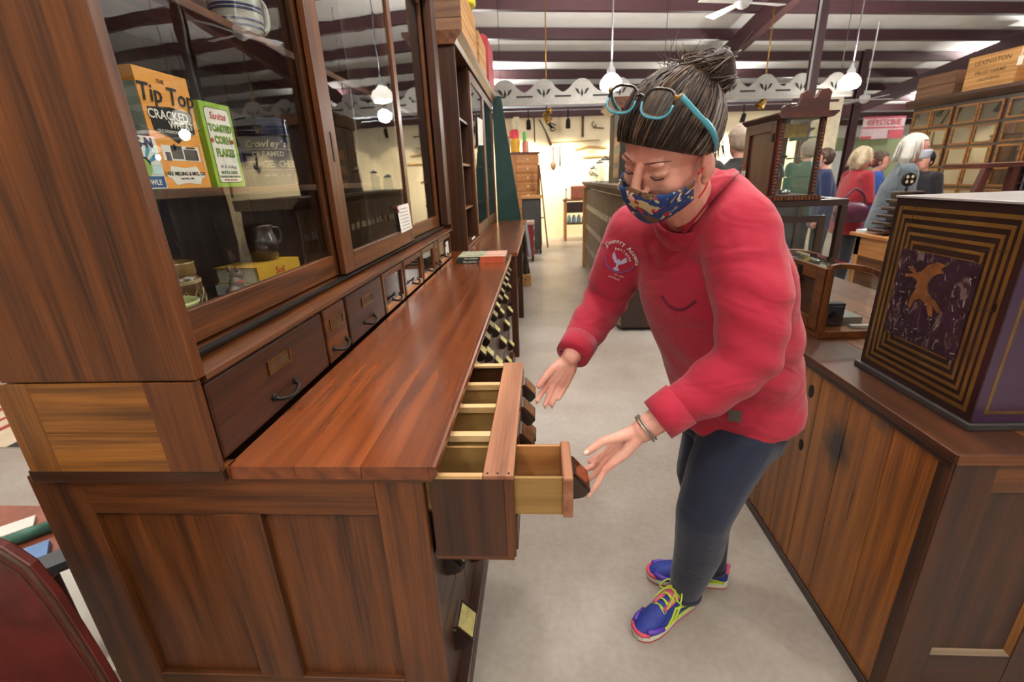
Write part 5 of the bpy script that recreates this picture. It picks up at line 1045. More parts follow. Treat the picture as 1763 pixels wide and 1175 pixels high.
# ---- track lights that wash the cream wall
def track(x, z, w, label, d=-.45, tilt=-.45, aim=(0, .6, -1.0), col=(1, .83, .6)):
    p = hall(x, d); o = thing('track_light', (p[0], p[1], z), label, 'spotlight', 'track lights')
    r = Matrix.Rotation(.5, 3, 'X')
    obj('stem', B().tube([(p[0], p[1], z + .06), (p[0], p[1] + .02, z + .3)], .014, 8), IRON(), o)
    obj('lamp_can', B().lathe([(.03, .10), (.05, .07), (.055, -.06), (.06, -.1)], (p[0], p[1], z), 14, r), IRON(), o, smooth=True)
    obj('bulb', B().lathe([(.045, -.085), (.045, -.09)], (p[0], p[1], z), 12, r), plain('bulb_warm', '#ffe2b0', .3, emit=12), o)
    ld = bpy.data.lights.new('spot', 'SPOT'); ld.energy = w; ld.color = col; ld.spot_size = 1.9; ld.spot_blend = .9; ld.shadow_soft_size = .06
    lo = bpy.data.objects.new('spot', ld); COL.objects.link(lo); lo.parent = o; lo.location = (0, 0.03, -.13)
    lo.rotation_euler = Vector(aim).to_track_quat('-Z', 'Y').to_euler()
for x_, lab in ((-.15, 'black track light left of the hanging ladle'), (.75, 'black track light right of the hanging saw'), (-1.2, 'black track light above the drawer tower'), (2.2, 'black track light above the scrolled brackets'), (3.6, 'black track light left of the man in black'), (4.9, 'black track light behind the man in black'), (6.3, 'black track light near the poster')):
    track(x_, 2.62, 330, lab, d=-.8)
struct('trim_3', hallbox(B(), -2.5, 7.2, -.83, -.77, 2.9, 2.95), MAROON)
tl = hall(4.45, -2.2); b = B().lathe([(.02, .1), (.05, .06), (.09, -.06), (.1, -.1)], (tl[0], tl[1], 2.75), 16, Matrix.Rotation(.6, 3, 'Y'), close=False)
tag(obj('brass_spotlight', b.tube([(tl[0], tl[1], 2.8), (tl[0], tl[1], 5.0)], .012, 6), BRASS(), smooth=True), 'brass cone spotlight hanging under the fretwork trim', 'spotlight')
tl = hall(.05, -2.0); b = B().lathe([(.02, .1), (.05, .06), (.07, -.06), (.08, -.1)], (tl[0], tl[1], 2.62), 16, Matrix.Rotation(-.6, 3, 'Y'), close=False)
tag(obj('brass_spotlight', b.ball((tl[0] + .06, tl[1], 2.74), .06, 10).tube([(tl[0], tl[1], 2.7), (tl[0], tl[1], 5.0)], .012, 6), BRASS(), smooth=True), 'twin brass spotlight under the left end of the fretwork', 'spotlight')
# ---- ceiling fans
def fan(x, y, z, label, a0=.3, s=1):
    o = thing('ceiling_fan', (x, y, z), label, 'fan', 'ceiling fans'); FW = plain('fan_white', '#cfcfcf', .5)
    obj('motor', B().lathe([(.03, .12), (.11, .08), (.12, -.02), (.07, -.08), (.02, -.1)], (x, y, z), 18), FW, o, smooth=True); obj('rod', B().tube([(x, y, z + .1), (x, y, roofz(y))], .014, 8), FW, o)
    for k in range(4):
        a = a0 + k * PI / 2; d = Vector((math.cos(a), math.sin(a), 0)); n = Vector((-d.y, d.x, .18)); c = Vector((x, y, z - .02))
        q = [c + d * .12 - n * .04, c + d * .7 * s - n * .075, c + d * .7 * s + n * .075, c + d * .12 + n * .04]
        obj('blade', B().add([v for v in q] + [v + Vector((0, 0, .012)) for v in q], [(3, 2, 1, 0), (4, 5, 6, 7), (0, 1, 5, 4), (1, 2, 6, 5), (2, 3, 7, 6), (3, 0, 4, 7)]), FW, o)
fan(2.95, 8.0, 3.76, 'white ceiling fan above the woman, cut by the top edge', 3.5)
fan(8.3, 13.6, 3.05, 'far white ceiling fan on a long rod behind the right lamp', .1)
# far bay: sign, white boards
sg = obj('banner_sign', hallbox(B(), 10.7, 12.1, 2.4, 2.42, 2.22, 2.85), plain('banner_white', '#e6cdd2', .7)); tag(sg, 'white and red banner sign high above the green wall', 'sign')
for a, b_, c, d in ((10.7, 12.1, 2.80, 2.85), (10.7, 12.1, 2.52, 2.56), (11.6, 12.1, 2.22, 2.47), (10.7, 11.05, 2.22, 2.3)): obj('red_band', hallbox(B(), a, b_, 2.39, 2.40, c, d), plain('banner_red', '#d0596a', .7), sg)
p_ = hall(11.4, 2.385); text('lettering', 'KEYSTONE', .23, (p_[0], p_[1], 2.68), (ca, sa, 0), (0, 0, 1), plain('banner_red', '#d0596a', .7), sg, bold=.004)
tag(obj('white_board', hallbox(B(), 9.7, 10.8, 2.3, 2.36, .6, 1.9), plain('board_white', '#cfd4d2', .6)), 'white board standing in front of the far green wall', 'board')
# ================================================================= people
from mathutils.bvhtree import BVHTree
def fuse(b, voxel, it=6, fac=.5):
    """one continuous surface out of overlapping closed shapes"""
    me = bpy.data.meshes.new('fuse'); me.from_pydata(b.v, [], b.f); me.update()
    o = bpy.data.objects.new('fuse', me); COL.objects.link(o)
    r = o.modifiers.new('r', 'REMESH'); r.mode = 'VOXEL'; r.voxel_size = voxel; r.use_smooth_shade = True
    if it:
        s = o.modifiers.new('s', 'SMOOTH'); s.factor = fac; s.iterations = it
    dg = bpy.context.evaluated_depsgraph_get(); ev = o.evaluated_get(dg); m2 = bpy.data.meshes.new_from_object(ev, depsgraph=dg)
    vs = [tuple(v.co) for v in m2.vertices]; fs = [tuple(p.vertices) for p in m2.polygons]
    bpy.data.objects.remove(o); bpy.data.meshes.remove(me); bpy.data.meshes.remove(m2)
    out = B(); out.v = vs; out.f = fs; return out
def cap(b, p, q, r0, r1, n=14):
    """tapered limb with round ends"""
    p, q = Vector(p), Vector(q); d = (q - p); L = d.length; d.normalize(); pts = []; rr = []
    for k in range(4): a = (k + .35) / 4.35 * PI / 2; pts.append(p - d * r0 * math.cos(a)); rr.append(r0 * math.sin(a))
    for k in range(5): pts.append(p + d * L * k / 4); rr.append(r0 + (r1 - r0) * k / 4)
    for k in range(3, -1, -1): a = (k + .35) / 4.35 * PI / 2; pts.append(q + d * r1 * math.cos(a)); rr.append(r1 * math.sin(a))
    return b.tube(pts, rr, n)
def limb(b, pts, rads):
    for i in range(len(pts) - 1): cap(b, pts[i], pts[i + 1], rads[i], rads[i + 1])
    return b
def ring(c, u, v, ru, rv, n=24, sq=2.3):
    """rounded oval ring"""
    c, u, v = Vector(c), Vector(u), Vector(v); out = []
    for k in range(n):
        a = 2 * PI * k / n; ca_, sa_ = math.cos(a), math.sin(a)
        out.append(c + u * ru * math.copysign(abs(ca_) ** (2 / sq), ca_) + v * rv * math.copysign(abs(sa_) ** (2 / sq), sa_))
    return out
def skin_mat(name, base, red):
    if name in _M: return _M[name]
    m, nt, p = _new(name); N = nt.nodes.new; L = nt.links.new
    tc = N('ShaderNodeTexCoord'); no = N('ShaderNodeTexNoise'); no.inputs['Scale'].default_value = 14; no.inputs['Detail'].default_value = 5; L(tc.outputs['Object'], no.inputs['Vector'])
    rp = N('ShaderNodeValToRGB'); rp.color_ramp.elements[0].position = .35; rp.color_ramp.elements[0].color = lin(red); rp.color_ramp.elements[1].position = .65; rp.color_ramp.elements[1].color = lin(base)
    L(no.outputs['Fac'], rp.inputs['Fac']); L(rp.outputs['Color'], p.inputs['Base Color']); p.inputs['Roughness'].default_value = .48; p.inputs['Specular IOR Level'].default_value = .35
    p.inputs['Subsurface Weight'].default_value = .15; p.inputs['Subsurface Radius'].default_value = (.01, .004, .002); p.inputs['Subsurface Scale'].default_value = .5
    n2 = N('ShaderNodeTexNoise'); n2.inputs['Scale'].default_value = 180; L(tc.outputs['Object'], n2.inputs['Vector'])
    b = N('ShaderNodeBump'); b.inputs['Strength'].default_value = .12; b.inputs['Distance'].default_value = .002; L(n2.outputs['Fac'], b.inputs['Height']); L(b.outputs['Normal'], p.inputs['Normal'])
    _M[name] = m; return m
SKIN = skin_mat('skin', '#dca896', '#cc8a7a')
def cloth(name, col, fold=.5, fscale=7, rough=.85, var=.08, weave=.25):
    if name in _M: return _M[name]
    m = plain(name, col, rough, 0, var, 5, sheen=.15); nt = m.node_tree; N = nt.nodes.new; L = nt.links.new; p = nt.nodes['Principled BSDF']
    tc = N('ShaderNodeTexCoord'); mp = N('ShaderNodeMapping'); mp.inputs['Scale'].default_value = (1, 1, 2.2); L(tc.outputs['Object'], mp.inputs['Vector'])
    a = N('ShaderNodeTexNoise'); a.inputs['Scale'].default_value = fscale; a.inputs['Detail'].default_value = 2; a.inputs['Distortion'].default_value = .8; L(mp.outputs[0], a.inputs['Vector'])
    w = N('ShaderNodeTexNoise'); w.inputs['Scale'].default_value = 350; L(tc.outputs['Object'], w.inputs['Vector'])
    b1 = N('ShaderNodeBump'); b1.inputs['Strength'].default_value = fold; b1.inputs['Distance'].default_value = .02; L(a.outputs['Fac'], b1.inputs['Height'])
    b2 = N('ShaderNodeBump'); b2.inputs['Strength'].default_value = weave; b2.inputs['Distance'].default_value = .001; L(w.outputs['Fac'], b2.inputs['Height']); L(b1.outputs['Normal'], b2.inputs['Normal']); L(b2.outputs['Normal'], p.inputs['Normal'])
    return m
HAIR = plain('hair_brown', '#2c1c13', .6, 0, .35, 30); HAIRL = plain('hair_light', '#59422f', .6, 0, .3, 40); HAIRG = plain('hair_grey', '#776d66', .6, 0, .2, 40)
# ---------------------------------------------------------------- the woman in the red sweatshirt
W = thing('person', (.55, 1.32, 0), 'woman in red sweatshirt and patterned mask leaning over the open drawers', 'person')
LH = {
      'wrist': (0.2343, 0.972, 0.9251),
      'palm': (0.1878, 0.968, 0.8848),
      'thumb': [(0.2058, 0.97, 0.9185), (0.17, 0.95, 0.9183), (0.1368, 0.942, 0.914), (0.1003, 0.935, 0.8887)],
      'index': [(0.2094, 0.99, 0.8904), (0.1698, 1.008, 0.8578), (0.1419, 1.02, 0.8245), (0.1158, 1.02, 0.8054)],
      'middle': [(0.2041, 0.982, 0.884), (0.1596, 0.994, 0.845), (0.1256, 1.002, 0.8039), (0.0977, 0.998, 0.7928)],
      'ring': [(0.1966, 0.97, 0.8787), (0.1504, 0.976, 0.8337), (0.1178, 0.98, 0.7867), (0.0959, 0.975, 0.7747)],
      'pinky': [(0.1914, 0.955, 0.8755), (0.1449, 0.945, 0.8337), (0.1253, 0.936, 0.7989), (0.1072, 0.93, 0.7749)]}
RH = {'wrist': (0.0868, 1.295, 0.988), 'palm': (0.053, 1.28, 0.9399),
      'thumb': [(0.0662, 1.3, 0.975), (0.0268, 1.275, 0.9538), (0.0038, 1.26, 0.9323), (-0.0122, 1.25, 0.9124)],
      'index': [(0.0585, 1.285, 0.9624), (0.0141, 1.272, 0.9095), (-0.0057, 1.258, 0.8835), (-0.0183, 1.243, 0.8679)],
      'middle': [(0.069, 1.287, 0.9576), (0.0316, 1.274, 0.9026), (0.0151, 1.258, 0.8716), (0.0041, 1.242, 0.8526)],
      'ring': [(0.0779, 1.289, 0.9528), (0.051, 1.277, 0.897), (0.0362, 1.262, 0.8694), (0.0252, 1.248, 0.8512)],
      'pinky': [(0.0885, 1.291, 0.948), (0.0705, 1.281, 0.8988), (0.0575, 1.268, 0.8799), (0.0465, 1.256, 0.8665)]}
SL, EL = Vector((.470, 1.085, 1.365)), Vector((.468, 1.0, 1.098))
SR_, ER = Vector((.275, 1.395, 1.335)), Vector((.205, 1.49, 1.10))
WL, WR = Vector(LH['wrist']), Vector(RH['wrist'])
body = B()
HS = 1.055; HC = Vector((.2654, 1.05, 1.546))
_y, _p, _q = math.radians(216.5), math.radians(33), math.radians(15); fh = Vector((math.cos(_y), math.sin(_y), 0)); zz = Vector((0, 0, 1))
HF = fh * math.cos(_p) - zz * math.sin(_p); HU = fh * math.sin(_p) + zz * math.cos(_p); HL = zz.cross(fh)
HL, HU = HL * math.cos(_q) - HU * math.sin(_q), HU * math.cos(_q) + HL * math.sin(_q)
HM = Matrix((HL, HF, HU)).transposed()
def hp(a, b_, c): return HC + HM @ Vector((a, b_, c)) * HS
def hb(b, c, r, rot=None): return b.ball(hp(*c), tuple(x * HS for x in r), 20, HM if rot is None else HM @ rot)
hb(body, (0, -.012, .03), (.076, .096, .086)); hb(body, (0, .022, -.03), (.066, .066, .075)); hb(body, (0, .03, -.075), (.052, .052, .045)); hb(body, (0, .06, -.1), (.026, .02, .018))
for s in (-1, 1):
    hb(body, (s * .038, .052, -.035), (.026, .026, .03)); hb(body, (s * .025, .073, .024), (.024, .013, .009)); hb(body, (s * .031, .0665, .002), (.018, .016, .0125))
    hb(body, (s * .0115, .1, -.033), (.009, .011, .008)); hb(body, (s * .079, -.012, -.030), (.009, .020, .034), Matrix.Rotation(-.2, 3, 'X')); hb(body, (s * .076, -.006, -.058), (.008, .010, .012))
limb(body, [hp(0, .086, .016), hp(0, .103, -.012), hp(0, .112, -.030)], [.009 * HS, .0095 * HS, .0125 * HS])
NB = Vector((.385, 1.215, 1.375))
limb(body, [hp(0, -.025, -.05), NB, Vector((.44, 1.25, 1.25)), Vector((.56, 1.31, 1.0)), Vector((.63, 1.34, .86))], [.055, .062, .09, .10, .11])
limb(body, [SL, EL, WL], [.048, .045, .029]); limb(body, [SR_, ER, WR], [.048, .045, .029]); cap(body, NB + Vector((0, 0, -.02)), SL, .055, .045); cap(body, NB + Vector((0, 0, -.02)), SR_, .055, .045)
def hand(b, h, rad):
    w = Vector(h['wrist'])
    for f in ('index', 'middle', 'ring', 'pinky'):
        p = [Vector(q) for q in h[f]]
        limb(b, [w, p[0], p[1]], [.021, .0148, .0092])
        limb(b, [p[1], p[2], p[3]], [x * rad.get(f, 1) for x in (.0092, .0086, .0074)])
    t = [Vector(q) for q in h['thumb']]; limb(b, [w, t[0], t[1], t[2], t[3]], [.019, .017, .0125, .0105, .0090])
hand(body, LH, {'index': .92, 'middle': .92, 'ring': .9, 'pinky': .86}); hand(body, RH, {'pinky': .86})
HIPL, KNL, ANL = Vector((.58, 1.235, .80)), Vector((.492, 1.20, .50)), Vector((.497, 1.292, .10))
HIPR, KNR, ANR = Vector((.615, 1.44, .80)), Vector((.56, 1.44, .48)), Vector((.628, 1.415, .10))
limb(body, [Vector((.63, 1.33, .86)), HIPL, KNL, ANL], [.1, .08, .055, .04]); limb(body, [Vector((.63, 1.34, .86)), HIPR, KNR, ANR], [.1, .08, .055, .04])
TOEL, HEELL = Vector((.300, 1.163, 0)), Vector((.535, 1.325, 0)); TOER, HEELR = Vector((.395, 1.428, 0)), Vector((.69, 1.400, 0))
for an, t, h in ((ANL, TOEL, HEELL), (ANR, TOER, HEELR)):
    limb(body, [an, h + (t - h) * .2 + Vector((0, 0, .05)), h + (t - h) * .62 + Vector((0, 0, .038)), h + (t - h) * .85 + Vector((0, 0, .034))], [.036, .022, .020, .014])
wb_ = obj('body', fuse(body, .0034, 3), SKIN, W, smooth=True); wb_['label'] = 'bare face, hands and wrists'
# nails
for h, fs in ((LH, ('thumb', 'pinky')), (RH, ('index', 'middle', 'ring'))):
    for f in fs:
        p2, p3 = Vector(h[f][2]), Vector(h[f][3]); d = (p3 - p2).normalized(); nrm = Vector((-.2, -.75, .6)) if h is LH else Vector((.3, .2, -1)); nrm = (nrm - d * nrm.dot(d)).normalized(); sd = d.cross(nrm)
        obj('fingernail', B().ball(p3 + nrm * .0075 + d * .002, (.0058, .0078, .0022), 10, Matrix((sd, d, nrm)).transposed()), plain('nail', '#e3b5a8', .2, 0, .05, coat=.5), wb_, smooth=True)
# closed looking-down eyes: lids lines, brows
for s in (-1, 1):
    pts = [hp(s * (.031 + .0165 * math.cos(a)), .0845 - .006 * abs(math.cos(a)), -.001 - .0055 * math.sin(a)) for a in [PI * k / 8 for k in range(9)]]
    obj('eyelash', B().tube(pts, [.0006] + [.0014] * 7 + [.0006], 6), plain('lash', '#1d1310', .6), wb_)
    pts = [hp(s * (.014 + .007 * k), .0885 - .0018 * k - .0004 * k * k, .025 + .0045 * math.sin(PI * (k + 1.5) / 8)) for k in range(7)]
    obj('eyebrow', B().tube(pts, [.0016, .0028, .0034, .0034, .0030, .0022, .0010], 6, flat=.5), plain('brow_brown', '#6a4a3a', .8), wb_)
# sweatshirt
FW_ = Vector((-.85, -.52, 0)).normalized()
lat0, lat1 = Vector((.35, -.94, 0)).normalized(), Vector((.52, -.85, .06)).normalized()
sw = B(); rings = []
for (c, hw, hd_, t, pitch) in (((.600, 1.335, .782), .198, .172, 0, .26), ((.600, 1.333, .83), .198, .170, 0, .28), ((.572, 1.330, .915), .195, .165, .1, .36), ((.543, 1.315, 1.01), .203, .168, .35, .36), ((.502, 1.297, 1.11), .210, .165, .6, .42), ((.462, 1.272, 1.21), .217, .155, .85, .45), ((.430, 1.255, 1.30), .205, .125, 1, .5), ((.400, 1.243, 1.36), .165, .095, 1, .55), ((.380, 1.225, 1.40), .092, .082, 1, .6)):
    la = lat0.lerp(lat1, t).normalized(); f_ = Vector((la.y, -la.x, 0)).normalized(); f2 = (f_ * math.cos(pitch) + Vector((0, 0, -1)) * math.sin(pitch) * .8).normalized()
    rings.append(ring(c, la, f2, hw, hd_, 32))
sw.loft(rings)
CUL = EL.lerp(WL, .70); CUR = ER.lerp(WR, .80)
limb(sw, [SL + Vector((-.02, .03, .0)), SL.lerp(EL, .5) + Vector((.004, -.006, 0)), EL, EL.lerp(WL, .45) + Vector((.01, 0, -.008)), CUL], [.088, .086, .072, .062, .048])
limb(sw, [SR_, SR_.lerp(ER, .5), ER, ER.lerp(WR, .45), CUR], [.086, .080, .072, .066, .050])
cap(sw, NB + Vector((0, .02, -.02)), SL + Vector((-.01, .02, -.01)), .085, .085); cap(sw, NB + Vector((0, .02, -.02)), SR_, .085, .084)
limb(sw, [Vector((.395, 1.235, 1.385)), Vector((.440, 1.205, 1.425)), SL + Vector((-.015, .03, .005))], [.075, .078, .086]); cap(sw, Vector((.440, 1.205, 1.425)), Vector((.50, 1.27, 1.30)), .078, .11); cap(sw, Vector((.440, 1.205, 1.425)), SR_, .07, .08)
# tail of the shirt flaring at the back
tail = [ring((.675, 1.37, .99), (.5, -.85, 0), (.85, .5, 0), .12, .05, 20), ring((.71, 1.385, .91), (.5, -.85, 0), (.85, .5, 0), .12, .045, 20), ring((.745, 1.395, .855), (.5, -.85, 0), (.85, .5, 0), .10, .03, 20)]
sw.loft(tail)
swf = fuse(sw, .008, 10)
# draw the cloth into soft folds along its own surface
vn = np.array(swf.v); 
def folds(v):
    x, y, z_ = v; e = Vector(v)
    d1 = (e - EL).length; d2 = (e - Vector((.60, 1.2, .92))).length; d3 = (e - ER).length
    a = -.0036 * math.sin(75 * (z_ + .45 * x)) * math.exp(-(d1 / .16) ** 2) + .0065 * math.sin(48 * (z_ - .5 * y + .3 * x)) * math.exp(-(d2 / .2) ** 2) + .005 * math.sin(80 * (z_ + x)) * math.exp(-(d3 / .12) ** 2)
    return a + .0030 * math.sin(26 * x + 18 * y) * math.sin(22 * z_ + 3)
me_t = bpy.data.meshes.new('t'); me_t.from_pydata(swf.v, [], swf.f); me_t.update(); nr = [tuple(v.normal) for v in me_t.vertices]; bpy.data.meshes.remove(me_t)
swf.v = [(v[0] + n[0] * folds(v), v[1] + n[1] * folds(v), v[2] + n[2] * folds(v)) for v, n in zip(swf.v, nr)]
REDC = cloth('red_fleece', '#a11531', .7, 6, .9)
shirt = obj('sweatshirt', swf, REDC, W, smooth=True); shirt['label'] = 'faded red sweatshirt with collar'
bvh = BVHTree.FromPolygons([Vector(v) for v in swf.v], swf.f)
# cuffs, collar
for e, w_, c, s in ((EL, WL, CUL, 1.0), (ER, WR, CUR, 1.0)):
    d = (w_ - e).normalized(); obj('cuff', B().tube([c - d * .02, c + d * .022, c + d * .046, c + d * .044], [.055, .0535, .052, .044], 22), REDC, shirt, smooth=True)
cn = (hp(0, -.02, -.05) - NB).normalized(); cu_ = cn.cross(Vector((0, 0, 1))).normalized(); cv_ = cn.cross(cu_)
cb0 = NB + cn * .028
col_r = [[cb0 + cn * hgt + (cu_ * math.cos(a) + cv_ * math.sin(a)) * r for a in [2 * PI * k / 28 for k in range(28)]] for hgt, r in ((-.03, .092), (.0, .084), (.02, .078), (.034, .075), (.036, .080), (.015, .088), (-.005, .092), (-.02, .09), (-.03, .086))]
obj('collar', B().loft(col_r, caps=False), REDC, shirt, smooth=True)
# stitched emblem on the chest: every letter laid on the cloth
def on_shirt(px, py):
    d = (_r * ((px - 881.5) / CAM_F) - _u * ((py - 587.5) / CAM_F) + _w).normalized(); h = bvh.ray_cast(Vector((0, 0, 1.5)), d)
    return h[0], h[1]
# collar wing turned down over the near shoulder
grid = []
for i in range(9):
    t = i / 8; row = []
    for j in range(4):
        q_ = j / 3; x_ = (1240 - 86 * t) + q_ * (30 + 2 * t); y_ = (284 + 100 * t) + q_ * (22 - 2 * t)
        h_ = on_shirt(x_, y_)
        if h_[0] is None or h_[0].y > 1.5: h_ = bvh.find_nearest(Vector((0, 0, 1.5)) + (_r * ((x_ - 881.5) / CAM_F) - _u * ((y_ - 587.5) / CAM_F) + _w) * 1.06)
        row.append(None if h_[0] is None else h_[0] + h_[1] * .013)
    grid.append(row)
if all(v is not None for r_ in grid for v in r_):
    b = B(); vs = [v for r_ in grid for v in r_]; n_ = len(vs); cen = NB
    lo = [v + (cen - v).normalized() * .011 for v in vs]; fs = []
    for i in range(8):
        for j in range(3): a_ = i * 4 + j; fs += [(a_, a_ + 1, a_ + 5, a_ + 4), (n_ + a_ + 4, n_ + a_ + 5, n_ + a_ + 1, n_ + a_)]
    ed = [0, 1, 2, 3] + [i * 4 + 3 for i in range(1, 9)] + [34, 33, 32] + [i * 4 for i in range(7, 0, -1)]
    for i in range(len(ed)): p_, q_ = ed[i], ed[(i + 1) % len(ed)]; fs.append((p_, p_ + n_, q_ + n_, q_))
    b.add(vs + lo, fs); obj('collar_wing', b, REDC, shirt, smooth=True)
THW = plain('thread_white', '#cdb9b9', .8, 0, .1); THB = plain('thread_blue', '#5b5fa8', .8, 0, .1); THP = plain('thread_pale', '#a9a6c4', .8, 0, .1)
EMC, EMN = on_shirt(1068, 440)
if EMC is not None:
    eu = (Vector((0, 0, 1)) - EMN * EMN.z).normalized(); er = eu.cross(EMN).normalized(); er, eu = er * .95 - eu * .31, eu * .95 + er * .31
    def lay(dx, dy):
        o = EMC + er * dx + eu * dy + EMN * .12; h = bvh.ray_cast(o, -EMN); return (h[0], h[1]) if h[0] is not None else (EMC + er * dx + eu * dy, EMN)
    def stitch(s, size, r, a_mid, cy, mat, step, bold=.0005):
        n = len(s)
        for i, c in enumerate(s):
            if c == ' ': continue
            a = a_mid - (i - (n - 1) / 2) * step; p, nn = lay(r * math.cos(a), cy + r * math.sin(a)); u = er * math.cos(a) + eu * math.sin(a); rt = er * math.sin(a) - eu * math.cos(a)
            text('emblem_letter', c, size, p + nn * .0022, rt, u, mat, shirt, bold=bold)
    stitch('Country Accents', .0175, .052, PI / 2 - .25, -.012, THW, .195)
    stitch('Antiques', .0115, .031, PI / 2 - .4, -.012, THW, .28)
    def ribbon(pts, r, mat): obj('emblem_thread', B().tube([lay(*q)[0] + lay(*q)[1] * .0012 for q in pts], r, 6), mat, shirt)
    ribbon([(.046 * math.cos(a), -.014 + .040 * math.sin(a)) for a in [PI + .25 + k * .22 for k in range(13)]], .0012, THB)
    for sx in (-.046, .046): ribbon([(sx + .005 * math.cos(PI / 2 + k * 4 * PI / 5), .003 + .005 * math.sin(PI / 2 + k * 4 * PI / 5)) for k in range(6)], .0007, THW)
    for wing in ([(-.002, -.02), (-.02, .004), (-.022, -.012), (-.008, -.028)], [(.002, -.02), (.018, .0), (.024, -.014), (.008, -.028)], [(-.006, -.022), (0, -.010), (.006, -.022), (0, -.045)], [(-.010, -.046), (0, -.036), (.010, -.046), (0, -.05)]):
        q = [lay(*w_) for w_ in wing]; b = B(); b.add([p + n * .0022 for p, n in q] + [p - n * .002 for p, n in q], [(0, 1, 2, 3), (7, 6, 5, 4), (0, 4, 5, 1), (1, 5, 6, 2), (2, 6, 7, 3), (3, 7, 4, 0)]); obj('emblem_bird', b, THP, shirt)
    p, nn = lay(.012, -.064); text('emblem_letter', 'EST. 1977', .0085, p + nn * .002, er, eu, THW, shirt)
    p, nn = lay(.002, -.075); text('emblem_letter', 'ANTIQUES', .0075, p + nn * .002, er, eu, THW, shirt)
# pocket opening, hem patch
q = [on_shirt(*p)[0] for p in ((1140, 510), (1155, 528), (1175, 533), (1198, 518))]
if all(v is not None for v in q): obj('pocket_opening', B().tube(smooth_pts(q, 4), .004, 8), plain('pocket_shadow', '#66112a', .9), shirt, smooth=True)
pc_, pn = on_shirt(1265, 716)
if pc_ is not None:
    eu2 = (Vector((0, 0, 1)) - pn * pn.z).normalized(); er2 = eu2.cross(pn); b = B(); h_ = .0165
    b.add([pc_ + er2 * x_ + eu2 * y_ + pn * z_ for z_ in (.001, .004) for x_, y_ in ((-h_, -h_), (h_, -h_), (h_, h_), (-h_, h_))], [(3, 2, 1, 0), (4, 5, 6, 7), (0, 1, 5, 4), (1, 2, 6, 5), (2, 3, 7, 6), (3, 0, 4, 7)]); obj('hem_patch', b, plain('leather_grey', '#4a423c', .7, 0, .2, 60), shirt)
# jeans
jn = B()
jn.loft([ring((.585, 1.335, .70), lat0, (-.94, -.35, 0), .18, .125, 24), ring((.595, 1.335, .80), lat0, (-.94, -.35, 0), .185, .132, 24), ring((.60, 1.335, .90), lat0, (-.94, -.35, 0), .175, .125, 24)])
limb(jn, [HIPL + Vector((0, 0, -.05)), HIPL.lerp(KNL, .5), KNL, KNL.lerp(ANL, .45) + Vector((.012, 0, 0)), ANL + Vector((.0, 0, -.012))], [.110, .100, .084, .078, .056])
limb(jn, [HIPR + Vector((0, 0, -.05)), HIPR.lerp(KNR, .5), KNR, KNR.lerp(ANR, .45) + Vector((.012, 0, 0)), ANR + Vector((0, 0, -.012))], [.110, .100, .084, .078, .056])
DEN = cloth('denim_dark', '#121b33', .3, 5, .85, .25)
jf = fuse(jn, .009, 6); jb = BVHTree.FromPolygons([Vector(v) for v in jf.v], jf.f)
je = obj('jeans', jf, DEN, W, smooth=True)
for an in (ANL, ANR): obj('trouser_hem', B().tube([an + Vector((0, 0, -.02)), an + Vector((0, 0, -.035)), an + Vector((0, 0, -.03))], [.0575, .0585, .05], 20), DEN, je, smooth=True)
obj('side_seam', B().tube([v for v in (jb.find_nearest(HIPL.lerp(KNL, t) + Vector((.05, -.15, 0)))[0] for t in (.15, .4, .6, .8, 1)) if v], .0022, 6), plain('seam_blue', '#2f3d55', .9), je)
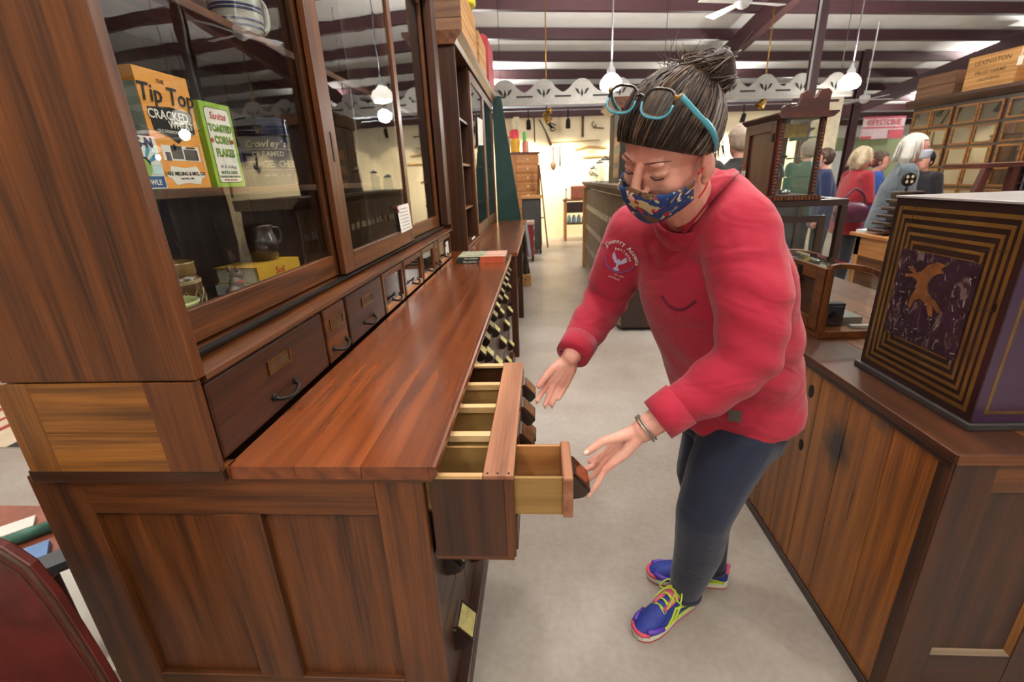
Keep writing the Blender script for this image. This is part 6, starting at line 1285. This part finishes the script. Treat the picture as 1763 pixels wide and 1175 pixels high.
# running shoes
def shoe(toe, heel, side, label):
    s = thing('running_shoe', heel.lerp(toe, .5), label, 'shoe', 'running shoes of the woman in red')
    ax = (toe - heel).normalized(); la = Vector((-ax.y, ax.x, 0)); L_ = (toe - heel).length; up = Vector((0, 0, 1)); s.location.z = 0
    def pt(l, w, z_): return heel + ax * (l * L_) + la * w + up * z_
    prof = [(0.0, .018, .03), (.03, .030, .03), (.1, .036, .03), (.25, .036, .028), (.45, .037, .026), (.62, .045, .024), (.78, .047, .022), (.9, .040, .021), (.97, .026, .02), (1.0, .012, .02)]
    b = B().loft([[pt(l, w * x_, z_) for x_, z_ in ((-1, .004), (-.9, 0), (.9, 0), (1, .004), (1.04, t * .6), (.98, t), (-.98, t), (-1.04, t * .6))] for l, w, t in prof])
    obj('sole', b, plain('sole_white', '#c9cbb8', .6, 0, .1), s, smooth='auto')
    obj('tread', B().loft([[pt(l, w * x_, z_) for x_, z_ in ((-1.02, .0005), (1.02, .0005), (1.02, .006), (-1.02, .006))] for l, w, t in prof]), plain('tread_pink', '#b0444f', .7), s)
    ub = B(); secs = [(.01, .022, .03, .085), (.06, .032, .03, .095), (.16, .035, .03, .094), (.28, .035, .03, .098), (.40, .036, .03, .100), (.52, .040, .03, .090), (.64, .045, .025, .078), (.78, .046, .022, .066), (.90, .039, .02, .052), (.965, .025, .02, .038), (.99, .012, .02, .03)]
    ub.loft([[pt(l, w * math.cos(a) * (1 if math.sin(a) < 0.2 else .92), z0 + max(0, (h_ - z0)) * (max(0, math.sin(a)) ** .75)) for a in [PI * k / 10 for k in range(11)]] + [pt(l, 0, z0 - .004)] for l, w, z0, h_ in secs])
    up_ = obj('upper', fuse(ub, .0045, 3), plain('shoe_blue', '#1c2f86', .6, 0, .15, 40, bump=.2, bscale=250), s, smooth=True)
    ubv = BVHTree.FromPolygons([Vector(v) for v in ub.v], ub.f)
    def near(v, d=.002):
        h = ubv.find_nearest(v); n = (v - h[0]); n = n.normalized() if n.length > 1e-6 else up; return h[0] + n * d
    PK = plain('shoe_pink', '#d2567a', .55); LM = plain('shoe_lime', '#b3c93f', .55)
    obj('tongue', B().loft([[pt(l, w * x_, z_ + dz) for x_, dz in ((-1, 0), (1, 0), (1, .006), (-1, .006))] for l, w, z_ in ((.22, .026, .128), (.32, .025, .106), (.45, .023, .088), (.58, .02, .074), (.66, .014, .066))]), PK, up_, smooth='auto')
    for sd in (-1, 1):
        obj('eyelet_strip', B().tube([near(pt(l, sd * w, z_)) for l, w, z_ in ((.27, .034, .11), (.38, .031, .10), (.50, .028, .09), (.62, .024, .08))], .0065, 6), PK, up_, smooth=True)
        obj('stripe', B().tube([near(pt(l, sd * .06, z_)) for l, z_ in ((.06, .035), (.2, .045), (.34, .060), (.46, .075))], .0045, 6), LM, up_, smooth=True)
        obj('stripe', B().tube([near(pt(l, sd * .06, z_)) for l, z_ in ((.50, .034), (.42, .050), (.34, .075))], .0042, 6), LM, up_, smooth=True)
        obj('stripe', B().tube([near(pt(l, sd * .06, z_)) for l, z_ in ((.62, .034), (.52, .048), (.44, .078))], .0042, 6), LM, up_, smooth=True)
        obj('midsole_line', B().tube([near(pt(l, sd * .06, .034), .003) for l in (.08, .25, .45, .65, .85)], .0035, 6), LM, up_, smooth=True)
        obj('toe_overlay', B().tube([near(pt(l, sd * w, z_), .0015) for l, w, z_ in ((.70, .055, .035), (.84, .052, .04), (.94, .035, .045))], .009, 8), plain('shoe_violet', '#5a38a8', .5), up_, smooth=True)
    obj('toe_bumper', B().tube([near(pt(l, w, .034), .001) for l, w in ((.93, .05), (.99, .03), (1.03, 0), (.99, -.03), (.93, -.05))], .007, 8), plain('shoe_coral', '#c8455a', .5), up_, smooth=True)
    for k in range(5):
        l = .30 + k * .075; z_ = .118 - k * .011; obj('lace', B().tube(smooth_pts([pt(l, -.027, z_ - .006), pt(l + .02, 0, z_ + .008), pt(l + .03, .027, z_ - .008)], 4), .0028, 6), LM, up_, smooth=True)
        obj('lace', B().tube(smooth_pts([pt(l, .027, z_ - .006), pt(l + .02, 0, z_ + .010), pt(l + .03, -.027, z_ - .008)], 4), .0028, 6), LM, up_, smooth=True)
    for sd in (-1, 1):
        obj('lace_bow', B().tube(smooth_pts([pt(.32, 0, .125), pt(.36, sd * .03, .128), pt(.44, sd * .045, .10), pt(.42, sd * .02, .105), pt(.33, 0, .122)], 5), .0027, 6), LM, up_, smooth=True)
        obj('lace_end', B().tube(smooth_pts([pt(.33, 0, .124), pt(.45, sd * .02, .112), pt(.60, sd * .03, .085)], 5), .0024, 6), LM, up_, smooth=True)
    obj('heel_tab', B().tube([near(pt(.03, -.03, .07)), near(pt(-.02, 0, .085)), near(pt(.03, .03, .07))], .008, 8), PK, up_, smooth=True)
    return s
shoe(TOEL, HEELL, 1, 'blue, pink and lime running shoe nearest the camera')
shoe(TOER, HEELR, -1, 'blue and pink running shoe behind the other foot')
# mask
def mask_mat():
    m, nt, p = _new('mask_print'); N = nt.nodes.new; L = nt.links.new; p.inputs['Roughness'].default_value = .8
    tc = N('ShaderNodeTexCoord'); cur = None
    base = N('ShaderNodeTexNoise'); base.inputs['Scale'].default_value = 90; L(tc.outputs['Object'], base.inputs['Vector'])
    rp = N('ShaderNodeValToRGB'); rp.color_ramp.elements[0].color = lin('#0e2350'); rp.color_ramp.elements[1].color = lin('#1f4587'); L(base.outputs['Fac'], rp.inputs['Fac']); cur = rp.outputs['Color']
    for i, (sc_, off, lo, hi, col) in enumerate(((17, 0, .61, .63, '#6a4a2c'), (24, 5, .63, .65, '#b7a676'), (34, 9, .66, .68, '#9a2a36'), (44, 13, .66, .68, '#d8d6cc'), (60, 3, .66, .69, '#12100f'))):
        mp = N('ShaderNodeMapping'); mp.inputs['Location'].default_value = (off, off * .7, off * 1.3); L(tc.outputs['Object'], mp.inputs['Vector'])
        n = N('ShaderNodeTexNoise'); n.inputs['Scale'].default_value = sc_; n.inputs['Detail'].default_value = 1.5; n.inputs['Distortion'].default_value = 1; L(mp.outputs[0], n.inputs['Vector'])
        mr = N('ShaderNodeMapRange'); mr.inputs['From Min'].default_value = lo; mr.inputs['From Max'].default_value = hi; L(n.outputs['Fac'], mr.inputs['Value'])
        mx = N('ShaderNodeMix'); mx.data_type = 'RGBA'; L(mr.outputs[0], mx.inputs['Factor']); L(cur, mx.inputs['A']); mx.inputs['B'].default_value = lin(col); cur = mx.outputs['Result']
    L(cur, p.inputs['Base Color']); return m
mk = B(); rows = []
for i in range(9):
    t = i / 8; row = []
    for k in range(25):
        th = (-1.38 + 2.76 * k / 24); c_top = -.020 + .016 * math.cos(th) ** 6 - .016 * abs(math.sin(th)); c_bot = -.118 + .030 * abs(math.sin(th)) ** 1.5
        c = c_top + (c_bot - c_top) * t; fr_ = math.cos(th)
        bul = .118 if t < .35 else .118 - .03 * ((t - .35) / .65) ** 1.6
        r = .079; y_ = -.002 + (bul + .004) * (max(0, fr_) ** .85); x_ = r * math.sin(th) * (1 - .12 * t)
        pl = .0016 * math.sin(t * 3 * PI) * fr_
        row.append(hp(x_, y_ + pl, c))
    rows.append(row)
nR, nC = 9, 25; vs = [v for r in rows for v in r]; cen = hp(0, .02, -.06); vs2 = [v + (cen - v).normalized() * .003 for v in vs]; fs = []
for i in range(nR - 1):
    for k in range(nC - 1): a = i * nC + k; fs += [(a, a + 1, a + nC + 1, a + nC)]; a += nR * nC; fs += [(a + nC, a + nC + 1, a + 1, a)]
edge = [i for i in range(nC)] + [r * nC + nC - 1 for r in range(1, nR)] + [(nR - 1) * nC + k for k in range(nC - 2, -1, -1)] + [r * nC for r in range(nR - 2, 0, -1)]
for i in range(len(edge)): a, b_ = edge[i], edge[(i + 1) % len(edge)]; fs.append((a, a + nR * nC, b_ + nR * nC, b_))
mk.add(vs + vs2, fs); msk = obj('face_mask', mk, mask_mat(), W, smooth=True); msk['label'] = 'blue cotton face mask printed with eagles'
for s in (-1, 1):
    for c0, c1 in ((-.03, -.012), (-.085, -.058)): obj('ear_loop', B().tube(smooth_pts([hp(s * .077, .018, c0), hp(s * .082, .003, (c0 + c1) / 2), hp(s * .080, -.016, c1)], 4), .0022, 6), plain('loop_red', '#b3242c', .7), msk, smooth=True)
# hair
def scalp(d, k=1.0):
    """point on the hair surface in direction d of head space"""
    d = Vector(d).normalized(); return Vector((0, -.014, .032)) + Vector((d.x * .0865 * k, d.y * .108 * k, d.z * .099 * k))
cp = B(); n, m_ = 40, 24; vs = []
def under(v): return v.z - .78 * v.y + .004
for i in range(1, m_):
    for k in range(n):
        th, ph = PI * i / m_, 2 * PI * k / n; d = Vector((math.sin(th) * math.cos(ph), math.sin(th) * math.sin(ph), math.cos(th))); v = scalp(d, 1 + .012 * math.sin(9 * ph + 3 * th) * math.sin(th))
        u_ = under(v)
        if u_ < 0: v = v + Vector((0, -.78, 1)).normalized() * (-u_ / math.sqrt(1 + .78 ** 2)); v = Vector((v.x * .93, v.y, v.z))
        vs.append(hp(*v))
fs = []
for i in range(m_ - 2):
    for k in range(n): fs.append((i * n + k, (i + 1) * n + k, (i + 1) * n + (k + 1) % n, i * n + (k + 1) % n))
fs += [tuple(range(n)), tuple(range((m_ - 2) * n, (m_ - 1) * n))[::-1]]
cp.add(vs, fs); hair = obj('hair', cp, HAIR, W, smooth=True); hair['label'] = 'dark brown greying hair pinned up in a loose bun'
rs = random.Random(11); BUN = Vector((.012, -.100, .085)); groups = [B(), B(), B()]
for j in range(620):
    ph = rs.uniform(-PI, PI); d0 = Vector((math.cos(ph), math.sin(ph), 0))
    # walk down the scalp until the hair line
    lo, hi = -1.5, 1.2
    for _ in range(18):
        mid = (lo + hi) / 2; v = scalp((d0.x * math.cos(mid), d0.y * math.cos(mid), math.sin(mid)))
        if under(v) < 0: lo = mid
        else: hi = mid
    s = Vector((d0.x * math.cos(hi), d0.y * math.cos(hi), math.sin(hi))); e = (BUN - Vector((0, -.014, .032))); e = Vector((e.x / .0865, e.y / .108, e.z / .099)).normalized()
    st = rs.random() ** 2 * .65; lift = rs.uniform(1.0, 1.045); wv = rs.uniform(-.05, .05); pts = []
    for k in range(8):
        t = st + (1 - st) * k / 7; d = s.lerp(e, t); d = d + Vector((wv, 0, wv)) * math.sin(PI * t); pts.append(hp(*scalp(d, lift + .03 * math.sin(PI * t) * rs.uniform(.6, 1.2))))
    g = groups[0] if rs.random() < .74 else groups[1]
    if s.z < -.05 and s.x > .6 and rs.random() < .45: g = groups[2]
    g.tube(pts, [.0006, .0014, .0018, .0018, .0018, .0016, .0013, .0008], 4)
for j in range(230):                       # bun, loops and flyaway ends
    a0 = rs.uniform(0, 2 * PI); R = rs.uniform(.018, .046); c = BUN + Vector((rs.uniform(-.022, .022), rs.uniform(-.016, .016), rs.uniform(-.012, .028))); tl = rs.uniform(-.6, .6); ax_ = Vector((math.sin(tl), rs.uniform(-.5, .1), 1)).normalized(); u1 = ax_.orthogonal().normalized(); u2 = ax_.cross(u1)
    pts = [hp(*(c + (u1 * math.cos(a0 + q * .5) + u2 * math.sin(a0 + q * .5)) * R * (1 - .02 * q) + ax_ * .004 * math.sin(q + a0))) for q in range(9)]
    groups[0 if rs.random() < .6 else 1].tube(pts, [.0007] + [.0017] * 7 + [.0006], 4)
for j in range(75):
    c = BUN + Vector((rs.uniform(-.05, .05), rs.uniform(-.01, .05), rs.uniform(.0, .02))); up_ = Vector((rs.uniform(-.7, .7), rs.uniform(-.3, .8), 1)).normalized(); l = rs.uniform(.03, .075); cu = Vector((rs.uniform(-1, 1), rs.uniform(-1, 1), 0)) * .025
    groups[1].tube([hp(*(c + up_ * l * t + cu * t * t)) for t in (0, .3, .6, .8, 1)], [.0009, .0008, .0006, .0005, .0003], 4)
for j in range(45):                       # loose grey wisps at ear and nape
    s = rs.choice((-1, 1, 1)); c = Vector((s * .0815, rs.uniform(-.06, -.015), rs.uniform(-.03, .0))); pts = [hp(*(c + Vector((-s * .002 * t, -.005 * t + rs.uniform(-.002, .002), -.010 * t)))) for t in range(5)]
    groups[2].tube(pts, [.0008, .0008, .0007, .0005, .0003], 4)
for g, mt, nm in zip(groups, (HAIR, HAIRL, HAIRG), ('dark_strands', 'light_strands', 'grey_strands')):
    o = obj(nm, g, mt, hair, smooth=True); o['kind'] = 'stuff'
bb = B(); bb.ball(hp(*(BUN + Vector((.004, -.004, -.004)))), tuple(x * HS for x in (.046, .042, .038)), 20, HM); bb.ball(hp(*(BUN + Vector((.03, -.012, .002)))), tuple(x * HS for x in (.026, .032, .042)), 16, HM); obj('bun', bb, HAIR, hair, smooth=True)
# bracelets on the near wrist
d = (WL - EL).normalized(); bc = WL - d * .012
for k, (o_, r_) in enumerate(((0, .0335), (.007, .0338))):
    u1 = d.orthogonal().normalized(); u2 = d.cross(u1); pts = [bc + d * o_ + (u1 * math.cos(a) + u2 * math.sin(a)) * r_ for a in [2 * PI * q / 28 for q in range(29)]]
    obj('bracelet', B().tube(pts, .0024, 8), plain('silver_worn', '#a8a69c', .3, 1, .2, 60), W, smooth=True)
# reading glasses pushed up on the hair
G = thing('eyeglasses', hp(0, .075, .125), 'turquoise and tortoiseshell reading glasses pushed up on the hair', 'glasses')
TOR = plain('tortoise', '#2a1d12', .2, 0, .8, 90, coat=.6); TUR = plain('turquoise', '#3f9aad', .25, 0, .1, coat=.5)
def gp(a, b_, c): return hp(a, .062 + b_, .132 + c)
gt = .85                                   # lens plane leans back over the hair
def gl3(a, t): return gp(a, -t * math.sin(gt), t * math.cos(gt))
for s in (-1, 1):
    lens = [(s * (.037 + .030 * math.copysign(abs(math.cos(a)) ** .75, math.cos(a))), .0225 * math.copysign(abs(math.sin(a)) ** .8, math.sin(a))) for a in [2 * PI * k / 28 for k in range(28)]]
    p3 = [gl3(x_, y_) for x_, y_ in lens]; c3 = gl3(s * .037, 0)
    top = [p for p, (x_, y_) in zip(p3, lens) if y_ > -.002]; bot = [gl3(x_, y_) for x_, y_ in lens if y_ <= .002]
    fr_ = obj('lens_rim', B().tube(p3 + [p3[0]], .0026, 8), TOR, G, smooth=True)
    low = [gl3(s * (.037 + .030 * math.copysign(abs(math.cos(a)) ** .75, math.cos(a))), .023 * math.copysign(abs(math.sin(a)) ** .8, math.sin(a))) for a in [PI + PI * k / 14 for k in range(15)]]
    obj('rim_inlay', B().tube([v + HF * .0016 for v in low], .0022, 8), TUR, fr_, smooth=True)
    b = B(); b.add(p3 + [c3] + [v - HF * .0012 for v in p3] + [c3 - HF * .0012], [(k, (k + 1) % 28, 28) for k in range(28)] + [(29 + (k + 1) % 28, 29 + k, 57) for k in range(28)]); obj('lens', b, glass('lens_glass', (.93, .93, .93), 1.6), G, smooth=True)
    hinge = gl3(s * .069, .011)
    obj('hinge_block', B().tube([gl3(s * .064, .012), hinge, hinge - HF * .008 + HL * s * .003], .0042, 8), plain('amber', '#7a5a14', .25, 0, .5, 90, coat=.5), G, smooth=True)
    obj('temple_arm', B().tube(smooth_pts([hinge - HF * .006 + HL * s * .004, hp(s * .088, .030, .100), hp(s * .096, .005, .060), hp(s * .095, -.012, .025), hp(s * .090, -.022, .0)], 5), [.0035] * 8 + [.0045] * 8 + [.0035] * 5, 8, flat=1.6), TUR, G, smooth=True)
obj('bridge', B().tube(smooth_pts([gl3(-.0085, .006), gl3(0, .011) + HF * .002, gl3(.0085, .006)], 4), .0026, 8), TOR, G, smooth=True)

# ---------------------------------------------------------------- shoppers in the background
def person(x, y, face, h, label, top, topname, hairc, hair_style='short', mask=None, arms=('down', 'down'), pants='#22242a', lean=0.0, turn=0.0, broad=1.0, skin=SKIN):
    P = thing('person', (x, y, 0), label, 'person', 'shoppers in the background', face)   # local: faces +x
    u = h; b = B(); sh = .815 * u; lx = lean
    hips = Vector((0, 0, .50 * u)); chest = Vector((lx * .6, 0, .72 * u)); nk = Vector((lx, 0, .845 * u)); hd_ = Vector((lx * 1.25 + .02, 0, .925 * u)); hr = .062 * u
    rot = Matrix.Rotation(turn, 3, 'Z')
    b.ball(hd_ + rot @ Vector((-.005, 0, .012 * u)), (hr * .98, hr * .80, hr * 1.05), 18, rot); b.ball(hd_ + rot @ Vector((.018, 0, -.022 * u)), (hr * .72, hr * .64, hr * .85), 16, rot); cap(b, hd_ + rot @ Vector((hr * .93, 0, .004 * u)), hd_ + rot @ Vector((hr * 1.12, 0, -.014 * u)), .007, .011)
    for s in (-1, 1): b.ball(hd_ + rot @ Vector((-.006, s * hr * .82, -.008)), (.018, .008, .028), 10, rot)
    limb(b, [hd_ + Vector((0, 0, -.03 * u)), nk, chest, hips], [.05, .055, .11, .12])
    hands = {}
    for s, mode in zip((1, -1), arms):
        S_ = Vector((lx, s * .118 * u * broad, sh))
        if mode == 'down': E_ = S_ + Vector((-.03, s * .03, -.17 * u)); H_ = E_ + Vector((.05, -s * .01, -.15 * u))
        elif mode == 'fold': E_ = S_ + Vector((.03, s * .05, -.165 * u)); H_ = E_ + Vector((.17, -s * .12, .015 * u))
        else: E_ = S_ + Vector((.02, s * .03, -.165 * u)); H_ = E_ + Vector((.22, -s * .04, .03 * u))
        hands[s] = (S_, E_, H_); limb(b, [S_, E_, H_], [.045, .036, .025]); dd = (H_ - E_).normalized(); sd = dd.cross(Vector((0, 0, 1))).normalized() if abs(dd.z) < .9 else Vector((1, 0, 0)); dn = dd.cross(sd)
        cap(b, H_, H_ + dd * .06, .024, .026)
        for q in range(4): o_ = sd * (.021 - .014 * q); limb(b, [H_ + dd * .06 + o_, H_ + dd * (.10 - .005 * abs(q - 1.3)) + o_ * 1.1 + dn * .008, H_ + dd * (.125 - .01 * abs(q - 1.3)) + o_ * 1.1 + dn * .022], [.010, .009, .007])
        limb(b, [H_ + dd * .02 + sd * .02, H_ + dd * .055 + sd * .045, H_ + dd * .085 + sd * .05], [.011, .010, .008])
    for s in (-1, 1): limb(b, [hips + Vector((0, s * .055 * u, -.02)), Vector((.01, s * .055 * u, .27 * u)), Vector((-.01, s * .055 * u, .05 * u))], [.085, .06, .042]); limb(b, [Vector((-.03, s * .055 * u, .03)), Vector((.13, s * .065 * u, .028))], [.035, .026])
    bo_ = obj('body', fuse(b, .0085, 3), skin, P, smooth=True, local=True)
    for s in (-1, 1):
        obj('eye', B().ball(hd_ + rot @ Vector((hr * .86, s * .026, .006 * u)), (.006, .009, .006), 8), plain('eye_dark', '#2a211d', .3), bo_, smooth=True, local=True)
        obj('eyebrow', B().tube([hd_ + rot @ Vector((hr * .90, s * .014, .017 * u)), hd_ + rot @ Vector((hr * .84, s * .042, .018 * u))], .004, 6), hairc, bo_, local=True)
    obj('mouth', B().tube([hd_ + rot @ Vector((hr * .92, -.02, -.036 * u)), hd_ + rot @ Vector((hr * 1.0, 0, -.037 * u)), hd_ + rot @ Vector((hr * .92, .02, -.036 * u))], .004, 6), plain('lips', '#a8645c', .5), bo_, local=True)
    # jacket or top
    t = B(); X_, Y_ = Vector((1, 0, 0)), Vector((0, 1, 0))
    t.loft([ring((0, 0, .42 * u), Y_, X_, .125 * u * broad, .085 * u), ring((.0, 0, .52 * u), Y_, X_, .12 * u * broad, .085 * u), ring((lx * .3, 0, .62 * u), Y_, X_, .115 * u * broad, .082 * u), ring((lx * .65, 0, .73 * u), Y_, X_, .122 * u * broad, .080 * u), ring((lx, 0, .80 * u), Y_, X_, .112 * u * broad, .064 * u), ring((lx, 0, .835 * u), Y_, X_, .06 * u, .05 * u), ring((lx * 1.02, 0, .855 * u), Y_, X_, .042 * u, .042 * u)])
    for s in (1, -1): S_, E_, H_ = hands[s]; limb(t, [S_ + Vector((0, -s * .02, -.01)), E_, E_.lerp(H_, .82)], [.070 * broad, .058, .042])
    to = obj(topname, fuse(t, .011, 6), top, P, smooth=True, local=True)
    p_ = B(); p_.loft([ring((0, 0, .46 * u), Y_, X_, .105 * u, .078 * u), ring((0, 0, .53 * u), Y_, X_, .10 * u, .075 * u)])
    for s in (-1, 1): limb(p_, [hips + Vector((0, s * .052 * u, -.05)), Vector((.01, s * .055 * u, .27 * u)), Vector((-.012, s * .055 * u, .045 * u))], [.095, .072, .06])
    obj('trousers', fuse(p_, .012, 4), cloth('trousers_' + pants[1:], pants, .4), P, smooth=True, local=True)
    for s in (-1, 1): obj('shoe', fuse(B().ball((.0, s * .055 * u, .04), (.055, .042, .04), 12).ball((.09, s * .06 * u, .03), (.08, .045, .03), 12).box(-.05, .15, s * .055 * u - .03, s * .055 * u + .03, 0, .02), .008, 3), plain('shoe_dark', '#2a2522', .6), P, smooth=True, local=True)
    # hair
    hz = B(); hc_ = hd_ + rot @ Vector((-.014, 0, .020 * u)); hz.ball(hc_, (hr * 1.06, hr * .95, hr * 1.02), 20, rot)
    if hair_style != 'short':
        l = {'bob': .075, 'long': .10}[hair_style] * u
        for s in (-1, 0, 1): limb(hz, [hc_ + rot @ Vector((-.03, s * hr * .55, -.01)), hc_ + rot @ Vector((-.045, s * hr * .72, -l * .6)), hc_ + rot @ Vector((-.05, s * hr * .62, -l))], [hr * .52, hr * .48, hr * .30])
    else: hz.ball(hc_ + rot @ Vector((-.02, 0, -.02 * u)), (hr * .82, hr * .86, hr * .75), 16, rot)
    hf = fuse(hz, .008, 3); out = []
    for v in hf.v:                            # uncover the face
        q = rot.transposed() @ (Vector(v) - hd_)
        lim = .012 * u + max(0, q.z - .028 * u) * .9 if q.z < .05 * u else 9
        if q.x > lim and q.z < .042 * u: q.x = lim
        out.append(tuple(hd_ + rot @ q))
    hf.v = out; ho = obj('hair', hf, hairc, P, smooth=True, local=True)
    r2 = random.Random(int(x * 100)); st_ = B()
    for j in range(160):
        a = r2.uniform(PI * .35, PI * 1.65); e0 = r2.uniform(.2, 1.4); l = (.035 if hair_style == 'short' else .085 if hair_style == 'bob' else .11) * u
        p0 = hc_ + rot @ Vector((hr * 1.07 * math.cos(a) * math.cos(e0), hr * .97 * math.sin(a) * math.cos(e0), hr * 1.03 * math.sin(e0)))
        o_ = (p0 - hc_).normalized(); pts = [p0 + Vector((o_.x * .01 * k, o_.y * .01 * k, -l * (k / 4) ** 1.3)) * 1 + o_ * .004 for k in range(5)]
        if hair_style == 'short': pts = [p0 + o_ * .002 + Vector((0, 0, -.008 * k)) for k in range(5)]
        st_.tube(pts, [.002, .003, .003, .0025, .001], 4)
    so = obj('hair_strands', st_, hairc, ho, smooth=True, local=True); so['kind'] = 'stuff'
    if mask:
        mb = B(); rows = []
        for i in range(6):
            row = []
            for k in range(11):
                th = -1.25 + 2.5 * k / 10; row.append(hd_ + rot @ Vector((.004 + hr * 1.22 * math.cos(th) - .018 * (i / 5) ** 2, hr * .80 * math.sin(th), (-.006 - .046 * i / 5) * u)))
            rows.append(row + [v - rot @ Vector((.004, 0, 0)) for v in row][::-1])
        mb.loft(rows); mo = obj('face_mask', mb, mask, P, smooth=True, local=True)
        for s in (-1, 1): obj('ear_loop', B().tube([hd_ + rot @ Vector((.03, s * hr * .80, -.02 * u)), hd_ + rot @ Vector((0, s * hr * .86, -.008 * u))], .002, 6), plain('loop_white', '#d0d0d0', .7), mo, local=True)
    return P
BLUEM = plain('mask_blue', '#7fb2d8', .8); WHM = plain('mask_pale', '#b9c1d4', .8)
g1 = person(3.50, 5.05, math.radians(-28), 1.745, 'white haired man in grey jacket with pale mask near the drawer wall', cloth('grey_jacket', '#4c565f', .7), 'jacket', plain('hair_white', '#c9c6be', .5, 0, .1, 40), 'long', WHM, ('fold', 'fold'), lean=.08, broad=1.12)
g2 = person(3.70, 5.95, math.radians(-5), 1.68, 'blonde woman in red jacket with plum handbag', cloth('red_jacket', '#8c1522', .5), 'jacket', plain('hair_blonde', '#b7a68a', .5, 0, .25, 40), 'bob', plain('mask_red', '#8a2a30', .8), ('down', 'fold'), lean=.02, broad=1.08)
g3 = person(3.74, 6.55, math.radians(160), 1.70, 'person in navy fleece wearing a blue mask', cloth('navy_fleece', '#16284e', .4), 'fleece', plain('hair_auburn', '#4a3527', .5, 0, .2, 40), 'short', BLUEM, ('down', 'down'), lean=.06)
g4 = person(3.78, 7.2, math.radians(100), 1.83, 'grey haired shopper in dark green top behind the tall cabinet', cloth('green_top', '#1d4f3c', .4), 'top', plain('hair_ash', '#8a7d6e', .5, 0, .2, 40), 'short', None, ('down', 'down'), broad=1.15)
g5 = person(1.76, 4.45, math.radians(100), 1.86, 'man in black jacket standing behind the tall cabinet', cloth('black_jacket', '#121317', .4), 'jacket', plain('hair_thin_grey', '#a08f80', .5, 0, .15, 40), 'short', None, ('down', 'down'), broad=1.1)
g6 = person(4.45, 6.75, math.radians(-30), 1.64, 'shopper in bright blue top partly hidden behind the red jacket', cloth('blue_top', '#1f4a9a', .4), 'top', plain('hair_auburn', '#4a3527', .5), 'short', None, ('down', 'down'))
g7 = person(4.85, 6.5, math.radians(200), 1.62, 'dark haired shopper in black half hidden behind the grey jacket', cloth('black_top', '#17171b', .4), 'top', plain('hair_black', '#15110f', .5), 'short', None, ('down', 'fold'))
bg = thing('handbag', (3.52, 5.62, .88), 'plum leather handbag held by the woman in the red jacket', 'bag'); PLM = plain('plum_leather', '#4a1c30', .4, 0, .2, 14, coat=.2)
b = B(); b.ball((3.52, 5.62, .99), (.20, .085, .12), 18); b.box(3.36, 3.68, 5.56, 5.68, .88, .98); obj('bag_body', fuse(b, .012, 6), PLM, bg, smooth=True)
obj('strap', B().tube(smooth_pts([(3.38, 5.62, 1.06), (3.44, 5.60, 1.18), (3.52, 5.62, 1.24), (3.61, 5.61, 1.18), (3.66, 5.62, 1.06)], 6), .012, 8), PLM, bg, smooth=True)
